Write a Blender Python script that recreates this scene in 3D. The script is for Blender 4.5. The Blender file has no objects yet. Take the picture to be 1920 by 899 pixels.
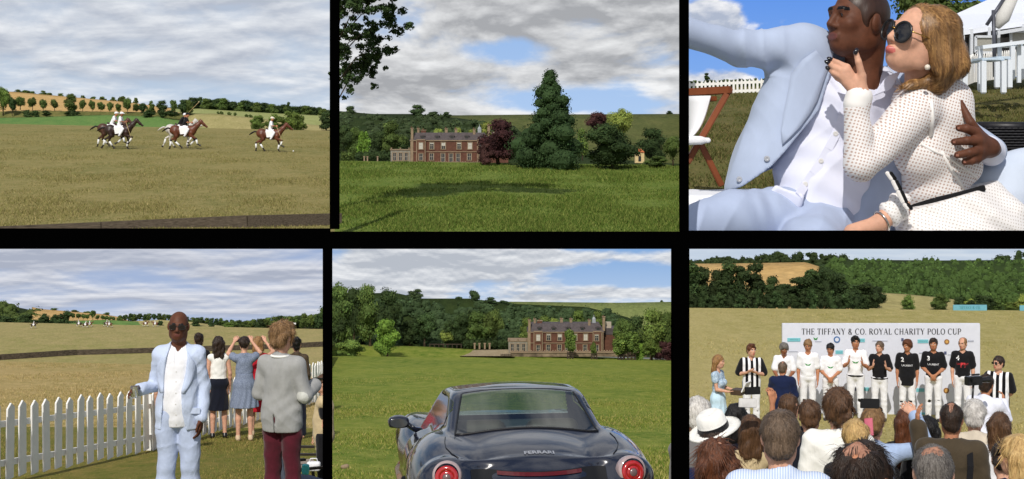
# Six polo-day scenes standing in six bays of one black display: three bays in a low front row,
# three in a high back row. Everything below is real geometry; one sun and one sky light it.
import bpy, bmesh, math, random
import numpy as np
from mathutils import Vector, Matrix, Euler, Quaternion

S = bpy.context.scene
COL = S.collection
F = 2800.0          # focal length of the camera in pixels of a 1920-wide picture
YH = 230.0          # height of the camera's eye level in that picture

# ---------------------------------------------------------------- camera, world, sun
cam = bpy.data.cameras.new('camera')
cam.sensor_width = 36.0
cam.lens = 36.0 * F / 1920.0
cam.shift_y = -(449.5 - YH) / 1920.0
cam.clip_start = 0.5
cam.clip_end = 5000
camo = bpy.data.objects.new('camera', cam)
camo.rotation_euler = (math.pi / 2, 0, 0)
COL.objects.link(camo)
S.camera = camo

SUN_EL, SUN_AZ = math.radians(44), math.radians(12)     # sun behind the camera, a little to its left
W = bpy.data.worlds.new('World')
S.world = W
W.use_nodes = True
nt = W.node_tree
nt.nodes.clear()
sky_n = nt.nodes.new('ShaderNodeTexSky')
sky_n.sky_type = 'NISHITA'
sky_n.sun_disc = False
sky_n.sun_elevation = SUN_EL
sky_n.sun_rotation = math.pi + SUN_AZ
bg = nt.nodes.new('ShaderNodeBackground')
bg.inputs['Strength'].default_value = 0.085
tc = nt.nodes.new('ShaderNodeTexCoord')
mp = nt.nodes.new('ShaderNodeMapping')
mp.inputs['Scale'].default_value = (1.0, 1.0, 2.2)
nz = nt.nodes.new('ShaderNodeTexNoise')
nz.inputs['Scale'].default_value = 2.3
nz.inputs['Detail'].default_value = 7
nz.inputs['Roughness'].default_value = .58
cr = nt.nodes.new('ShaderNodeValToRGB')
cr.color_ramp.elements[0].position = .44
cr.color_ramp.elements[1].position = .60
mx = nt.nodes.new('ShaderNodeMixRGB')
mx.inputs[2].default_value = (7.5, 7.6, 7.9, 1)
out = nt.nodes.new('ShaderNodeOutputWorld')
L = nt.links.new
L(tc.outputs['Generated'], mp.inputs[0]); L(mp.outputs[0], nz.inputs['Vector'])
L(nz.outputs['Fac'], cr.inputs[0]); L(cr.outputs[0], mx.inputs[0])
L(sky_n.outputs[0], mx.inputs[1]); L(mx.outputs[0], bg.inputs[0]); L(bg.outputs[0], out.inputs[0])

sun = bpy.data.lights.new('sun', 'SUN')
sun.energy = 3.3
sun.angle = math.radians(.6)
sun.color = (1.0, .955, .88)
suno = bpy.data.objects.new('sun', sun)
COL.objects.link(suno)
sd = Vector((math.sin(SUN_AZ) * math.cos(SUN_EL), math.cos(SUN_AZ) * math.cos(SUN_EL), -math.sin(SUN_EL)))
suno.rotation_euler = sd.to_track_quat('-Z', 'Y').to_euler()
S.view_settings.view_transform = 'Standard'
S.view_settings.look = 'None'
S.view_settings.exposure = 0
S.view_settings.gamma = 1
S.render.engine = 'CYCLES'
S.cycles.max_bounces = 6
S.cycles.transparent_max_bounces = 8
S.cycles.use_denoising = True

# ---------------------------------------------------------------- helpers
def P(x, y, D):
    """the place at depth D seen at picture position x, y (in 1920 x 899)"""
    return Vector(((x - 960) / F * D, D, -(y - YH) / F * D))

def srgb(r, g, b):
    f = lambda c: (c / 12.92 if c <= .04045 else ((c + .055) / 1.055) ** 2.4)
    return (f(r / 255), f(g / 255), f(b / 255), 1)

def tag(o, label=None, cat=None, group=None, kind=None):
    if label: o['label'] = label
    if cat: o['category'] = cat
    if group: o['group'] = group
    if kind: o['kind'] = kind
    return o

def empty(name, loc=(0, 0, 0), rz=0, sc=1):
    o = bpy.data.objects.new(name, None)
    o.empty_display_size = .1
    o.location = loc
    o.rotation_euler = (0, 0, rz)
    o.scale = (sc, sc, sc)
    COL.objects.link(o)
    return o

def link(name, me, parent=None, mats=None, smooth=True):
    if mats is not None and not me.materials:
        for m in (mats if isinstance(mats, (list, tuple)) else [mats]):
            me.materials.append(m)
    o = bpy.data.objects.new(name, me)
    COL.objects.link(o)
    if parent: o.parent = parent
    return o

def set_smooth(me, on=True):
    me.polygons.foreach_set('use_smooth', [on] * len(me.polygons))

def mesh_np(name, v, f, smooth=True):
    """mesh from numpy verts (n,3) and quads / tris (m,k)"""
    me = bpy.data.meshes.new(name)
    v = np.asarray(v, np.float32); f = np.asarray(f, np.int32)
    me.vertices.add(len(v)); me.vertices.foreach_set('co', v.ravel())
    k = f.shape[1]
    me.loops.add(f.size); me.loops.foreach_set('vertex_index', f.ravel())
    me.polygons.add(len(f))
    me.polygons.foreach_set('loop_start', np.arange(0, f.size, k, dtype=np.int32))
    me.polygons.foreach_set('use_smooth', np.full(len(f), smooth))
    me.update(calc_edges=True)
    return me

def copy_tree(o, parent=None):
    c = o.copy()
    COL.objects.link(c)
    if parent:
        c.parent = parent
    for ch in o.children:
        copy_tree(ch, c)
    return c

class MB:
    """collects boxes, tubes and sheets into one mesh"""
    def __init__(s): s.v = []; s.f = []; s.mi = []
    def add(s, verts, faces, mi=0):
        n = len(s.v); s.v += [tuple(p) for p in verts]
        s.f += [tuple(i + n for i in q) for q in faces]; s.mi += [mi] * len(faces)
    def box(s, c, d, M=None, mi=0):
        x, y, z = d[0] / 2, d[1] / 2, d[2] / 2
        vs = [Vector(c) + (M @ Vector(p) if M else Vector(p)) for p in
              [(-x, -y, -z), (x, -y, -z), (x, y, -z), (-x, y, -z), (-x, -y, z), (x, -y, z), (x, y, z), (-x, y, z)]]
        s.add(vs, [(0, 3, 2, 1), (4, 5, 6, 7), (0, 1, 5, 4), (1, 2, 6, 5), (2, 3, 7, 6), (3, 0, 4, 7)], mi)
    def bar(s, a, b, w, h, up=(0, 0, 1), mi=0):
        a, b = Vector(a), Vector(b); d = (b - a); l = d.length; d.normalize()
        u = Vector(up); sx = d.cross(u)
        if sx.length < 1e-5: sx = d.cross(Vector((1, 0, 0)))
        sx.normalize(); u = sx.cross(d)
        M = Matrix((sx, d, u)).transposed()
        s.box((a + b) / 2, (w, l, h), M, mi)
    def tube(s, pts, rad, n=8, cap=True, mi=0):
        pts = [Vector(p) for p in pts]
        if not isinstance(rad, (list, tuple)): rad = [rad] * len(pts)
        rings = []; ref = None
        for i, p in enumerate(pts):
            d = (pts[min(i + 1, len(pts) - 1)] - pts[max(i - 1, 0)]).normalized()
            if ref is None:
                ref = d.cross(Vector((0, 0, 1)))
                if ref.length < .1: ref = d.cross(Vector((1, 0, 0)))
            ref = (ref - d * ref.dot(d)).normalized(); q = d.cross(ref)
            rings.append([p + (ref * math.cos(t) + q * math.sin(t)) * rad[i] for t in [2 * math.pi * k / n for k in range(n)]])
        vs = [p for r in rings for p in r]
        fs = [(i * n + k, i * n + (k + 1) % n, (i + 1) * n + (k + 1) % n, (i + 1) * n + k) for i in range(len(pts) - 1) for k in range(n)]
        if cap:
            fs += [tuple(range(n - 1, -1, -1)), tuple((len(pts) - 1) * n + k for k in range(n))]
        s.add(vs, fs, mi)
    def lathe(s, prof, c=(0, 0, 0), n=16, M=None, mi=0):
        vs = []
        for r, z in prof:
            for k in range(n):
                t = 2 * math.pi * k / n; p = Vector((r * math.cos(t), r * math.sin(t), z))
                vs.append(Vector(c) + (M @ p if M else p))
        fs = [(i * n + k, i * n + (k + 1) % n, (i + 1) * n + (k + 1) % n, (i + 1) * n + k) for i in range(len(prof) - 1) for k in range(n)]
        s.add(vs, fs, mi)
    def prism(s, poly, y0, y1, M=None, c=(0, 0, 0), mi=0):
        """outline in x, z given a thickness along y"""
        n = len(poly); vs = [(p[0], y0, p[1]) for p in poly] + [(p[0], y1, p[1]) for p in poly]
        if M: vs = [Vector(c) + M @ Vector(p) for p in vs]
        else: vs = [Vector(c) + Vector(p) for p in vs]
        s.add(vs, [tuple(range(n)), tuple(range(2 * n - 1, n - 1, -1))] + [(i, i + n, (i + 1) % n + n, (i + 1) % n) for i in range(n)], mi)
    def mesh(s, name, mats=None, smooth=False, bevel=0):
        me = bpy.data.meshes.new(name)
        me.from_pydata([tuple(p) for p in s.v], [], s.f)
        if mats is not None:
            for m in (mats if isinstance(mats, (list, tuple)) else [mats]): me.materials.append(m)
        me.polygons.foreach_set('material_index', s.mi)
        bm = bmesh.new(); bm.from_mesh(me)
        bmesh.ops.recalc_face_normals(bm, faces=bm.faces)
        if bevel:
            bmesh.ops.bevel(bm, geom=[e for e in bm.edges if len(e.link_faces) == 2 and e.calc_face_angle(0) > .6], offset=bevel, segments=2, affect='EDGES', clamp_overlap=True)
        bm.to_mesh(me); bm.free()
        if smooth: set_smooth(me)
        return me
    def obj(s, name, mats, parent=None, smooth=False, bevel=0):
        return link(name, s.mesh(name, mats, smooth, bevel), parent)

# ---------------------------------------------------------------- materials
MATS = {}
def mat(name, color, rough=.7, spec=.3, var=.12, vscale=8.0, bump=0.0, bscale=40.0, stretch=(1, 1, 1), color2=None,
        metal=0.0, coat=0.0, sheen=0.0, attr=False, alpha=1.0, trans=0.0, coords='Object', emit=None, emit_s=1.0, objvar=0.0, sss=0.0):
    if name in MATS: return MATS[name]
    m = bpy.data.materials.new(name); m.use_nodes = True
    t = m.node_tree; b = t.nodes['Principled BSDF']; l = t.links.new
    c = color if len(color) == 4 else (*color, 1)
    b.inputs['Roughness'].default_value = rough
    b.inputs['Specular IOR Level'].default_value = spec
    b.inputs['Metallic'].default_value = metal
    b.inputs['Coat Weight'].default_value = coat
    b.inputs['Coat Roughness'].default_value = .04
    b.inputs['Sheen Weight'].default_value = sheen
    b.inputs['Alpha'].default_value = alpha
    if sss:
        b.inputs['Subsurface Weight'].default_value = sss
        b.inputs['Subsurface Radius'].default_value = (.02, .008, .004)
    if trans: b.inputs['Transmission Weight'].default_value = trans
    if emit:
        b.inputs['Emission Color'].default_value = (*emit[:3], 1); b.inputs['Emission Strength'].default_value = emit_s
    src = t.nodes.new('ShaderNodeTexCoord'); mpn = t.nodes.new('ShaderNodeMapping')
    mpn.inputs['Scale'].default_value = stretch
    l(src.outputs[coords], mpn.inputs[0])
    base = t.nodes.new('ShaderNodeMixRGB'); base.blend_type = 'MIX'
    c2 = color2 if color2 else tuple(max(0, x * (1 - 2.2 * var)) for x in c[:3])
    c1 = c[:3] if color2 else tuple(min(1, x * (1 + .9 * var)) for x in c[:3])
    base.inputs[1].default_value = (*c1[:3], 1); base.inputs[2].default_value = (*c2[:3], 1)
    n1 = t.nodes.new('ShaderNodeTexNoise'); n1.inputs['Scale'].default_value = vscale; n1.inputs['Detail'].default_value = 5
    n1.inputs['Roughness'].default_value = .6
    l(mpn.outputs[0], n1.inputs['Vector'])
    rmp = t.nodes.new('ShaderNodeMapRange'); rmp.inputs[1].default_value = .32; rmp.inputs[2].default_value = .68
    l(n1.outputs['Fac'], rmp.inputs[0]); l(rmp.outputs[0], base.inputs[0])
    last = base.outputs[0]
    if attr:
        a = t.nodes.new('ShaderNodeAttribute'); a.attribute_name = 'tint'
        mul = t.nodes.new('ShaderNodeMixRGB'); mul.blend_type = 'MULTIPLY'; mul.inputs[0].default_value = 1
        l(last, mul.inputs[1]); l(a.outputs['Color'], mul.inputs[2]); last = mul.outputs[0]
    if objvar:
        oi = t.nodes.new('ShaderNodeObjectInfo'); hs = t.nodes.new('ShaderNodeHueSaturation')
        r1 = t.nodes.new('ShaderNodeMapRange'); r1.inputs[3].default_value = 1 - objvar; r1.inputs[4].default_value = 1 + objvar
        r2 = t.nodes.new('ShaderNodeMapRange'); r2.inputs[3].default_value = .5 - objvar * .08; r2.inputs[4].default_value = .5 + objvar * .08
        l(oi.outputs['Random'], r1.inputs[0]); l(oi.outputs['Random'], r2.inputs[0])
        l(r1.outputs[0], hs.inputs['Value']); l(r2.outputs[0], hs.inputs['Hue']); l(last, hs.inputs['Color']); last = hs.outputs[0]
    l(last, b.inputs['Base Color'])
    if bump:
        n2 = t.nodes.new('ShaderNodeTexNoise'); n2.inputs['Scale'].default_value = bscale; n2.inputs['Detail'].default_value = 4
        l(mpn.outputs[0], n2.inputs['Vector'])
        bp = t.nodes.new('ShaderNodeBump'); bp.inputs['Strength'].default_value = bump; bp.inputs['Distance'].default_value = .02
        l(n2.outputs['Fac'], bp.inputs['Height']); l(bp.outputs[0], b.inputs['Normal'])
    MATS[name] = m
    return m

def ground_mat(name, c1, c2, c3, s=1.0, patch=.12, bump=.5, patch_thr=(.42, .62), stripes=None):
    """grass: two broad tones in patches, a fine-grained third tone, rough relief"""
    m = bpy.data.materials.new(name); m.use_nodes = True
    t = m.node_tree; b = t.nodes['Principled BSDF']; l = t.links.new
    b.inputs['Roughness'].default_value = .95; b.inputs['Specular IOR Level'].default_value = .08
    tcn = t.nodes.new('ShaderNodeTexCoord')
    def noise(scale, det=6, rough=.6, vec=None, st=(1, 1, 1)):
        mpp = t.nodes.new('ShaderNodeMapping'); mpp.inputs['Scale'].default_value = st
        l(tcn.outputs['Object'], mpp.inputs[0])
        n = t.nodes.new('ShaderNodeTexNoise'); n.inputs['Scale'].default_value = scale
        n.inputs['Detail'].default_value = det; n.inputs['Roughness'].default_value = rough
        l(mpp.outputs[0], n.inputs['Vector']); return n.outputs['Fac']
    def rng(x, a, c):
        r = t.nodes.new('ShaderNodeMapRange'); r.inputs[1].default_value = a; r.inputs[2].default_value = c
        l(x, r.inputs[0]); return r.outputs[0]
    def mix(f, a, c):
        x = t.nodes.new('ShaderNodeMixRGB'); l(f, x.inputs[0])
        for k, q in ((1, a), (2, c)):
            if isinstance(q, tuple): x.inputs[k].default_value = (*q[:3], 1)
            else: l(q, x.inputs[k])
        return x.outputs[0]
    pa = rng(noise(patch / s, 5, .62, st=(1, .45, 1)), *patch_thr)
    fine = rng(noise(2.2 / s, 8, .72, st=(1, .5, 1)), .38, .66)
    col = mix(pa, c1, c2)
    col = mix(fine, col, c3)
    gr = rng(noise(14 / s, 4, .7), .3, .75)
    hs = t.nodes.new('ShaderNodeHueSaturation')
    mr = t.nodes.new('ShaderNodeMapRange'); mr.inputs[3].default_value = .72; mr.inputs[4].default_value = 1.22
    l(gr, mr.inputs[0]); l(mr.outputs[0], hs.inputs['Value']); l(col, hs.inputs['Color'])
    l(hs.outputs[0], b.inputs['Base Color'])
    bp = t.nodes.new('ShaderNodeBump'); bp.inputs['Strength'].default_value = bump; bp.inputs['Distance'].default_value = .12 * s
    l(noise(7 / s, 8, .7), bp.inputs['Height']); l(bp.outputs[0], b.inputs['Normal'])
    MATS[name] = m
    return m

BLACK = mat('black_paint', (.0006, .0006, .0006), rough=1, spec=0, var=0)

# ---------------------------------------------------------------- the black display wall and posts
def display_wall():
    D = 100.0
    def bx(x0, x1, y0, y1):
        a, b2 = P(x0, y1, D), P(x1, y0, D)
        m.box(((a.x + b2.x) / 2, D, (a.z + b2.z) / 2), (b2.x - a.x, .5, b2.z - a.z))
    m = MB()
    bx(-400, 619, 429, 466.6); bx(619, 1291, 435, 466.6); bx(1291, 2320, 433, 466.6)
    m2 = [(619, 636, -6, 429.5), (1274, 1291, -6, 434)]
    for q in m2: bx(*q)
    tag(m.obj('wall', BLACK), kind='structure')
    for x0, x1, D0 in ((606, 622.3, 10.2), (1260, 1290.6, 4.6)):
        m = MB(); a, b2 = P(x0, 2300, D0), P(x1, 462, D0)
        m.box(((a.x + b2.x) / 2, D0, (a.z + b2.z) / 2), (b2.x - a.x, .06, b2.z - a.z))
        nm = 'black partition post standing between the fence picture and the car picture' if x0 < 700 else 'black partition post standing between the car picture and the prize-giving picture'
        tag(m.obj('partition_post', BLACK), nm, 'post')
display_wall()

# ---------------------------------------------------------------- skies
def sky(name, x0, x1, y0, y1, D, low, high, cloud_lit, cloud_dark, cover, blobs=(), scale=(3, 3), soft=.16, persp=0.0, relief=2.2, gain=1.0, bend=0.0, seed=0):
    """a great curved backdrop of sky: clear sky from low to high colour, with fractal clouds shaded from above"""
    nx, ny = 24, 12
    vs, uv, fs = [], [], []
    for j in range(ny + 1):
        for i in range(nx + 1):
            u, v = i / nx, j / ny
            x = x0 + (x1 - x0) * u; y = y1 + (y0 - y1) * v
            p = P(x, y, D)
            vs.append(p); uv.append((u, v))
    for j in range(ny):
        for i in range(nx):
            a = j * (nx + 1) + i; fs.append((a, a + 1, a + nx + 2, a + nx + 1))
    me = bpy.data.meshes.new(name); me.from_pydata([tuple(p) for p in vs], [], fs)
    ul = me.uv_layers.new(name='uv')
    for lp in me.loops: ul.data[lp.index].uv = uv[lp.vertex_index]
    m = bpy.data.materials.new(name); m.use_nodes = True; t = m.node_tree; t.nodes.clear(); l = t.links.new
    o = t.nodes.new('ShaderNodeOutputMaterial'); e = t.nodes.new('ShaderNodeEmission'); l(e.outputs[0], o.inputs[0])
    e.inputs[1].default_value = gain
    uvn = t.nodes.new('ShaderNodeUVMap'); sp = t.nodes.new('ShaderNodeSeparateXYZ'); l(uvn.outputs[0], sp.inputs[0])
    def mth(op, a, b2=None, clamp=False):
        n = t.nodes.new('ShaderNodeMath'); n.operation = op; n.use_clamp = clamp
        for k, q in enumerate((a, b2)):
            if q is None: continue
            if isinstance(q, (int, float)): n.inputs[k].default_value = q
            else: l(q, n.inputs[k])
        return n.outputs[0]
    U, V = sp.outputs[0], sp.outputs[1]
    def field(dv):
        v = mth('ADD', V, dv) if dv else V
        if persp:
            den = mth('ADD', v, persp)
            vv = mth('MULTIPLY', mth('LOGARITHM', den, 2.718), scale[1])
            uu = mth('MULTIPLY', mth('DIVIDE', mth('SUBTRACT', U, .5), mth('POWER', den, .35)), scale[0])
        else:
            vv = mth('MULTIPLY', v, scale[1]); uu = mth('MULTIPLY', U, scale[0])
        c = t.nodes.new('ShaderNodeCombineXYZ'); l(uu, c.inputs[0]); l(vv, c.inputs[1]); c.inputs[2].default_value = seed
        n = t.nodes.new('ShaderNodeTexNoise'); n.inputs['Scale'].default_value = 1.0; n.inputs['Detail'].default_value = 9
        n.inputs['Roughness'].default_value = .56; n.inputs['Distortion'].default_value = .15
        l(c.outputs[0], n.inputs['Vector'])
        return n.outputs['Fac']
    n0 = field(0); n1 = field(.035)
    den = mth('ADD', n0, cover - .5)
    for (bu, bv, ru, rv, am) in blobs:
        du = mth('DIVIDE', mth('SUBTRACT', U, bu), ru); dv = mth('DIVIDE', mth('SUBTRACT', V, bv), rv)
        r2 = mth('ADD', mth('MULTIPLY', du, du), mth('MULTIPLY', dv, dv))
        g = mth('POWER', 2.718, mth('MULTIPLY', r2, -1.0))
        den = mth('ADD', den, mth('MULTIPLY', g, am))
    r = t.nodes.new('ShaderNodeMapRange'); r.interpolation_type = 'SMOOTHSTEP'
    r.inputs[1].default_value = .5 - soft / 2; r.inputs[2].default_value = .5 + soft / 2; l(den, r.inputs[0])
    lit = mth('ADD', mth('MULTIPLY', mth('SUBTRACT', n0, n1), relief * 4), .55)
    thick = mth('MULTIPLY', mth('SUBTRACT', den, .5), 1.6)
    lit = mth('SUBTRACT', lit, thick, True)
    def mixc(f, a, b2):
        x = t.nodes.new('ShaderNodeMixRGB'); l(f, x.inputs[0])
        for k, q in ((1, a), (2, b2)):
            if isinstance(q, tuple): x.inputs[k].default_value = (*q[:3], 1)
            else: l(q, x.inputs[k])
        return x.outputs[0]
    clear = mixc(V, low, high)
    cl = mixc(lit, cloud_dark, cloud_lit)
    l(mixc(r.outputs[0], clear, cl), e.inputs[0])
    me.materials.append(m)
    tag(link('sky', me), kind='structure')
    return m

# polo field: high grey overcast in long streaks, paler and bluer above the hills
sky('polo_sky', -250, 627, -120, 262, 480, srgb(176, 194, 214), srgb(168, 183, 205), srgb(226, 229, 233), srgb(172, 179, 192), .60,
    blobs=((.5, .12, 1.4, .16, -.16),), scale=(3.0, 4.8), soft=.3, persp=.42, relief=1.2, gain=1.14, seed=3.1)
# house: big soft cumulus with blue openings low on the right
sky('house_sky', 629, 1282, -120, 330, 262, srgb(178, 203, 234), srgb(120, 160, 214), srgb(232, 233, 234), srgb(160, 162, 166), .59,
    blobs=((.62, .30, .16, .055, -.24), (.86, .30, .14, .07, -.28), (.46, .52, .10, .05, -.2), (.74, .43, .25, .05, .12), (.5, .9, .8, .2, .15), (.9, .19, .25, .03, .12)),
    scale=(2.6, 4.4), soft=.2, persp=.5, relief=1.3, gain=1.12, seed=7.7)
# couple: deep blue with white cumulus at the left
sky('couple_sky', 1279, 2200, -160, 300, 430, srgb(150, 190, 240), srgb(58, 128, 232), srgb(248, 248, 250), srgb(176, 186, 206), .22,
    blobs=((.09, .56, .10, .12, .42), (.08, .33, .14, .05, .36), (.21, .57, .03, .04, .2), (.05, .28, .2, .03, .2)), scale=(5.5, 5.0), soft=.14, relief=1.8, seed=1.3)
# fence: blue-violet streaky clouds
sky('fence_sky', -120, 614, 467.2, 640, 95, srgb(180, 195, 222), srgb(156, 176, 212), srgb(230, 232, 239), srgb(172, 179, 196), .53,
    blobs=((.2, .9, .35, .2, .12), (.85, .72, .18, .13, .16), (.55, .2, .9, .15, -.06)), scale=(2.8, 4.8), soft=.28, persp=.4, relief=1.3, seed=5.2)
# car: bright cloud bank at the left, blue at the right with low cumulus
sky('car_sky', 614, 1278, 467.2, 640, 97.5, srgb(206, 223, 241), srgb(132, 172, 222), srgb(238, 240, 243), srgb(184, 190, 200), .46,
    blobs=((.18, .8, .36, .32, .32), (.88, .53, .16, .07, .34), (.62, .47, .10, .04, .25), (.82, .92, .25, .08, .2), (.72, .70, .12, .08, -.12)), scale=(4.2, 4.2), soft=.2, persp=.4, relief=1.8, seed=9.4)
# prize-giving: pale flat sky over the wooded crest
sky('prize_sky', 1270, 2060, 467.2, 620, 90, srgb(206, 218, 230), srgb(186, 202, 222), srgb(222, 230, 238), srgb(196, 208, 222), .5,
    scale=(4, 8), soft=.4, relief=.6, seed=2.0)

# ---------------------------------------------------------------- grounds
class Ground:
    """a lawn or field: heights follow (depth, picture height) pairs along its middle, with a slight cross fall"""
    def __init__(s, name, prof, xr, tilt, xc, m, amp=.03, seed=0, nx=60, ny=90):
        s.D = np.array([p[0] for p in prof], float)
        s.zz = np.array([-(p[1] - YH) * p[0] / F for p in prof])
        s.tilt = tilt if isinstance(tilt, tuple) else (tilt, tilt)
        s.xc, s.amp, s.seed = xc, amp, seed
        xs = np.linspace(xr[0], xr[1], nx + 1)
        t = np.linspace(0, 1, ny + 1)
        Ds = s.D[0] * (s.D[-1] / s.D[0]) ** t
        X, DD = np.meshgrid(xs, Ds)
        Z = s.height(X, DD)
        v = np.stack([(X - 960) / F * DD, DD, Z], -1).reshape(-1, 3)
        i = np.arange(ny)[:, None] * (nx + 1) + np.arange(nx)[None, :]
        f = np.stack([i, i + 1, i + nx + 2, i + nx + 1], -1).reshape(-1, 4)
        tag(link(name, mesh_np(name, v, f), None, m), kind='structure')
    def height(s, x, D):
        D = np.asarray(D, float); x = np.asarray(x, float)
        z = np.interp(D, s.D, s.zz)
        tl = s.tilt[0] + (s.tilt[1] - s.tilt[0]) * np.clip((D - s.D[0]) / (s.D[-1] - s.D[0]), 0, 1)
        z = z - tl * (x - s.xc) * D / F
        X = (x - 960) / F * D
        w = np.clip((D - s.D[0]) / (s.D[-1] - s.D[0]), 0, 1)
        k = s.amp * D / 40
        return z + k * (np.sin(X * 2.1 * 40 / D / 3 + s.seed) * np.sin(D * .9 * 40 / D / 3 + 1.3 * s.seed)) * (1 - w)
    def z(s, x, D): return float(s.height(x, D))
    def at(s, x, D): return Vector(((x - 960) / F * D, D, s.z(x, D)))

M_dry = ground_mat('dry_polo_turf', srgb(136, 128, 78), srgb(112, 113, 62), srgb(153, 140, 92), s=2.2, patch=.16)
M_tan = ground_mat('mown_field_turf', srgb(160, 150, 98), srgb(146, 143, 84), srgb(174, 158, 108), s=1.6)
M_strip = ground_mat('parched_turf', srgb(172, 150, 98), srgb(146, 134, 76), srgb(192, 168, 116), s=.8)
M_fgrass = ground_mat('lawn_by_fence', srgb(122, 116, 58), srgb(146, 128, 72), srgb(98, 106, 44), s=.5)
M_house = ground_mat('park_grass_far', srgb(98, 117, 48), srgb(82, 105, 40), srgb(118, 130, 62), s=3.0, patch=.2)
M_car = ground_mat('park_grass', srgb(118, 132, 50), srgb(88, 114, 38), srgb(144, 148, 70), s=.9, patch=.35)
M_couple = ground_mat('worn_lawn', srgb(92, 92, 50), srgb(78, 84, 42), srgb(112, 102, 64), s=3.5, bump=.4)
M_prize = ground_mat('polo_turf', srgb(170, 158, 102), srgb(156, 148, 88), srgb(182, 168, 114), s=1.2)

G1 = Ground('polo_field', [(101, 433), (200, 280), (332, 239)], (-260, 627.5), 13 / 619, 310, M_dry, seed=1)
G2 = Ground('park_lawn', [(101, 440), (180, 306)], (627.5, 1282), 8 / 638, 955, M_house, amp=.05, seed=2)
G3 = Ground('marquee_lawn', [(101, 560), (119, 540), (127, 400), (150, 300), (280, 176), (330, 160)], (1282.5, 2250), -.03, 1400, M_couple, amp=.02, seed=3)
G4 = Ground('fence_lawn', [(9.0, 1150), (12, 1000), (16.9, 908), (23.9, 822), (26, 802)], (-140, 614), .004, 300, M_fgrass, amp=.03, seed=4)
G4b = Ground('parched_strip', [(26, 802), (36, 737), (56.6, 684)], (-140, 614), (.004, 13 / 606), 300, M_strip, amp=.0, seed=4)
G4c = Ground('mown_field', [(56.6, 684), (76, 611)], (-140, 614), 13 / 606, 300, M_tan, amp=.0, seed=4)
G5 = Ground('park_grass', [(8.0, 1350), (11.2, 1115), (17.3, 899), (40, 752), (80, 672)], (614, 1276), 9 / 638, 940, M_car, amp=.05, seed=5, ny=140)
G6 = Ground('show_field', [(4.0, 2080), (7, 1480), (12, 1090), (16, 990), (20, 925), (33, 790), (62, 580)], (1276, 2080), 5 / 630, 1600, M_prize, amp=.0, seed=6)
# ---------------------------------------------------------------- hills and strips of farmland
def ribbon(name, D0, bot, D1, top, m, kind='structure', nx=60, nv=8, bulge=0.0, rough=0.0, seed=0):
    """land rising from its near edge (depth D0, outline bot) to its crest (depth D1, outline top)"""
    x0, x1 = max(bot[0][0], top[0][0]), min(bot[-1][0], top[-1][0])
    xs = np.linspace(x0, x1, nx + 1)
    yb = np.interp(xs, [p[0] for p in bot], [p[1] for p in bot]); yt = np.interp(xs, [p[0] for p in top], [p[1] for p in top])
    rg = np.random.default_rng(seed)
    v = []
    for j in range(nv + 2):
        t = min(j / nv, 1.0); D = D0 + (D1 - D0) * t
        if j > nv: D = D1 + (D1 - D0) * .3
        zb = -(yb - YH) * D0 / F; zt = -(yt - YH) * D1 / F
        z = zb + (zt - zb) * (t ** (1 + bulge))
        if 0 < j <= nv: z = z + rg.normal(0, 1, len(xs)) * rough
        if j > nv: z = z - abs(D1 - D0) * .3
        v.append(np.stack([(xs - 960) / F * D, np.full_like(xs, D), z], -1))
    v = np.concatenate(v)
    n = nv + 1
    i = np.arange(n)[:, None] * (nx + 1) + np.arange(nx)[None, :]
    f = np.stack([i, i + 1, i + nx + 2, i + nx + 1], -1).reshape(-1, 4)
    return tag(link(name, mesh_np(name, v, f), None, m), kind=kind)

M_gold = ground_mat('ripe_corn', srgb(194, 158, 102), srgb(184, 148, 92), srgb(204, 170, 114), s=6, bump=.2)
M_green = ground_mat('green_crop', srgb(88, 124, 66), srgb(98, 130, 68), srgb(110, 136, 74), s=6, bump=.2)
M_olive = ground_mat('stubble', srgb(160, 150, 100), srgb(148, 142, 90), srgb(172, 160, 110), s=6, bump=.2)
M_pale = ground_mat('pale_pasture', srgb(150, 156, 98), srgb(140, 146, 86), srgb(160, 164, 108), s=6, bump=.2)
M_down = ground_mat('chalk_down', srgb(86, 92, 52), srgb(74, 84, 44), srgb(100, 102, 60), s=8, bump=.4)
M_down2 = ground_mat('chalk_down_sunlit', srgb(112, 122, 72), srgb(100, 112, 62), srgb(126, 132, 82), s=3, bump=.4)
M_wfloor = ground_mat('woodland_floor', srgb(44, 58, 30), srgb(36, 50, 26), srgb(54, 66, 34), s=5, bump=.5)
M_plant = ground_mat('plantation_floor', srgb(52, 68, 34), srgb(44, 60, 30), srgb(62, 78, 40), s=3, bump=.5)
M_gravel = ground_mat('gravel', srgb(158, 142, 114), srgb(146, 130, 104), srgb(170, 154, 126), s=1, bump=.2)
M_bank = ground_mat('rough_bank', srgb(92, 98, 52), srgb(70, 82, 40), srgb(128, 122, 72), s=6, bump=.5)  # rough hedge bank in its own mixed olive tones

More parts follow.
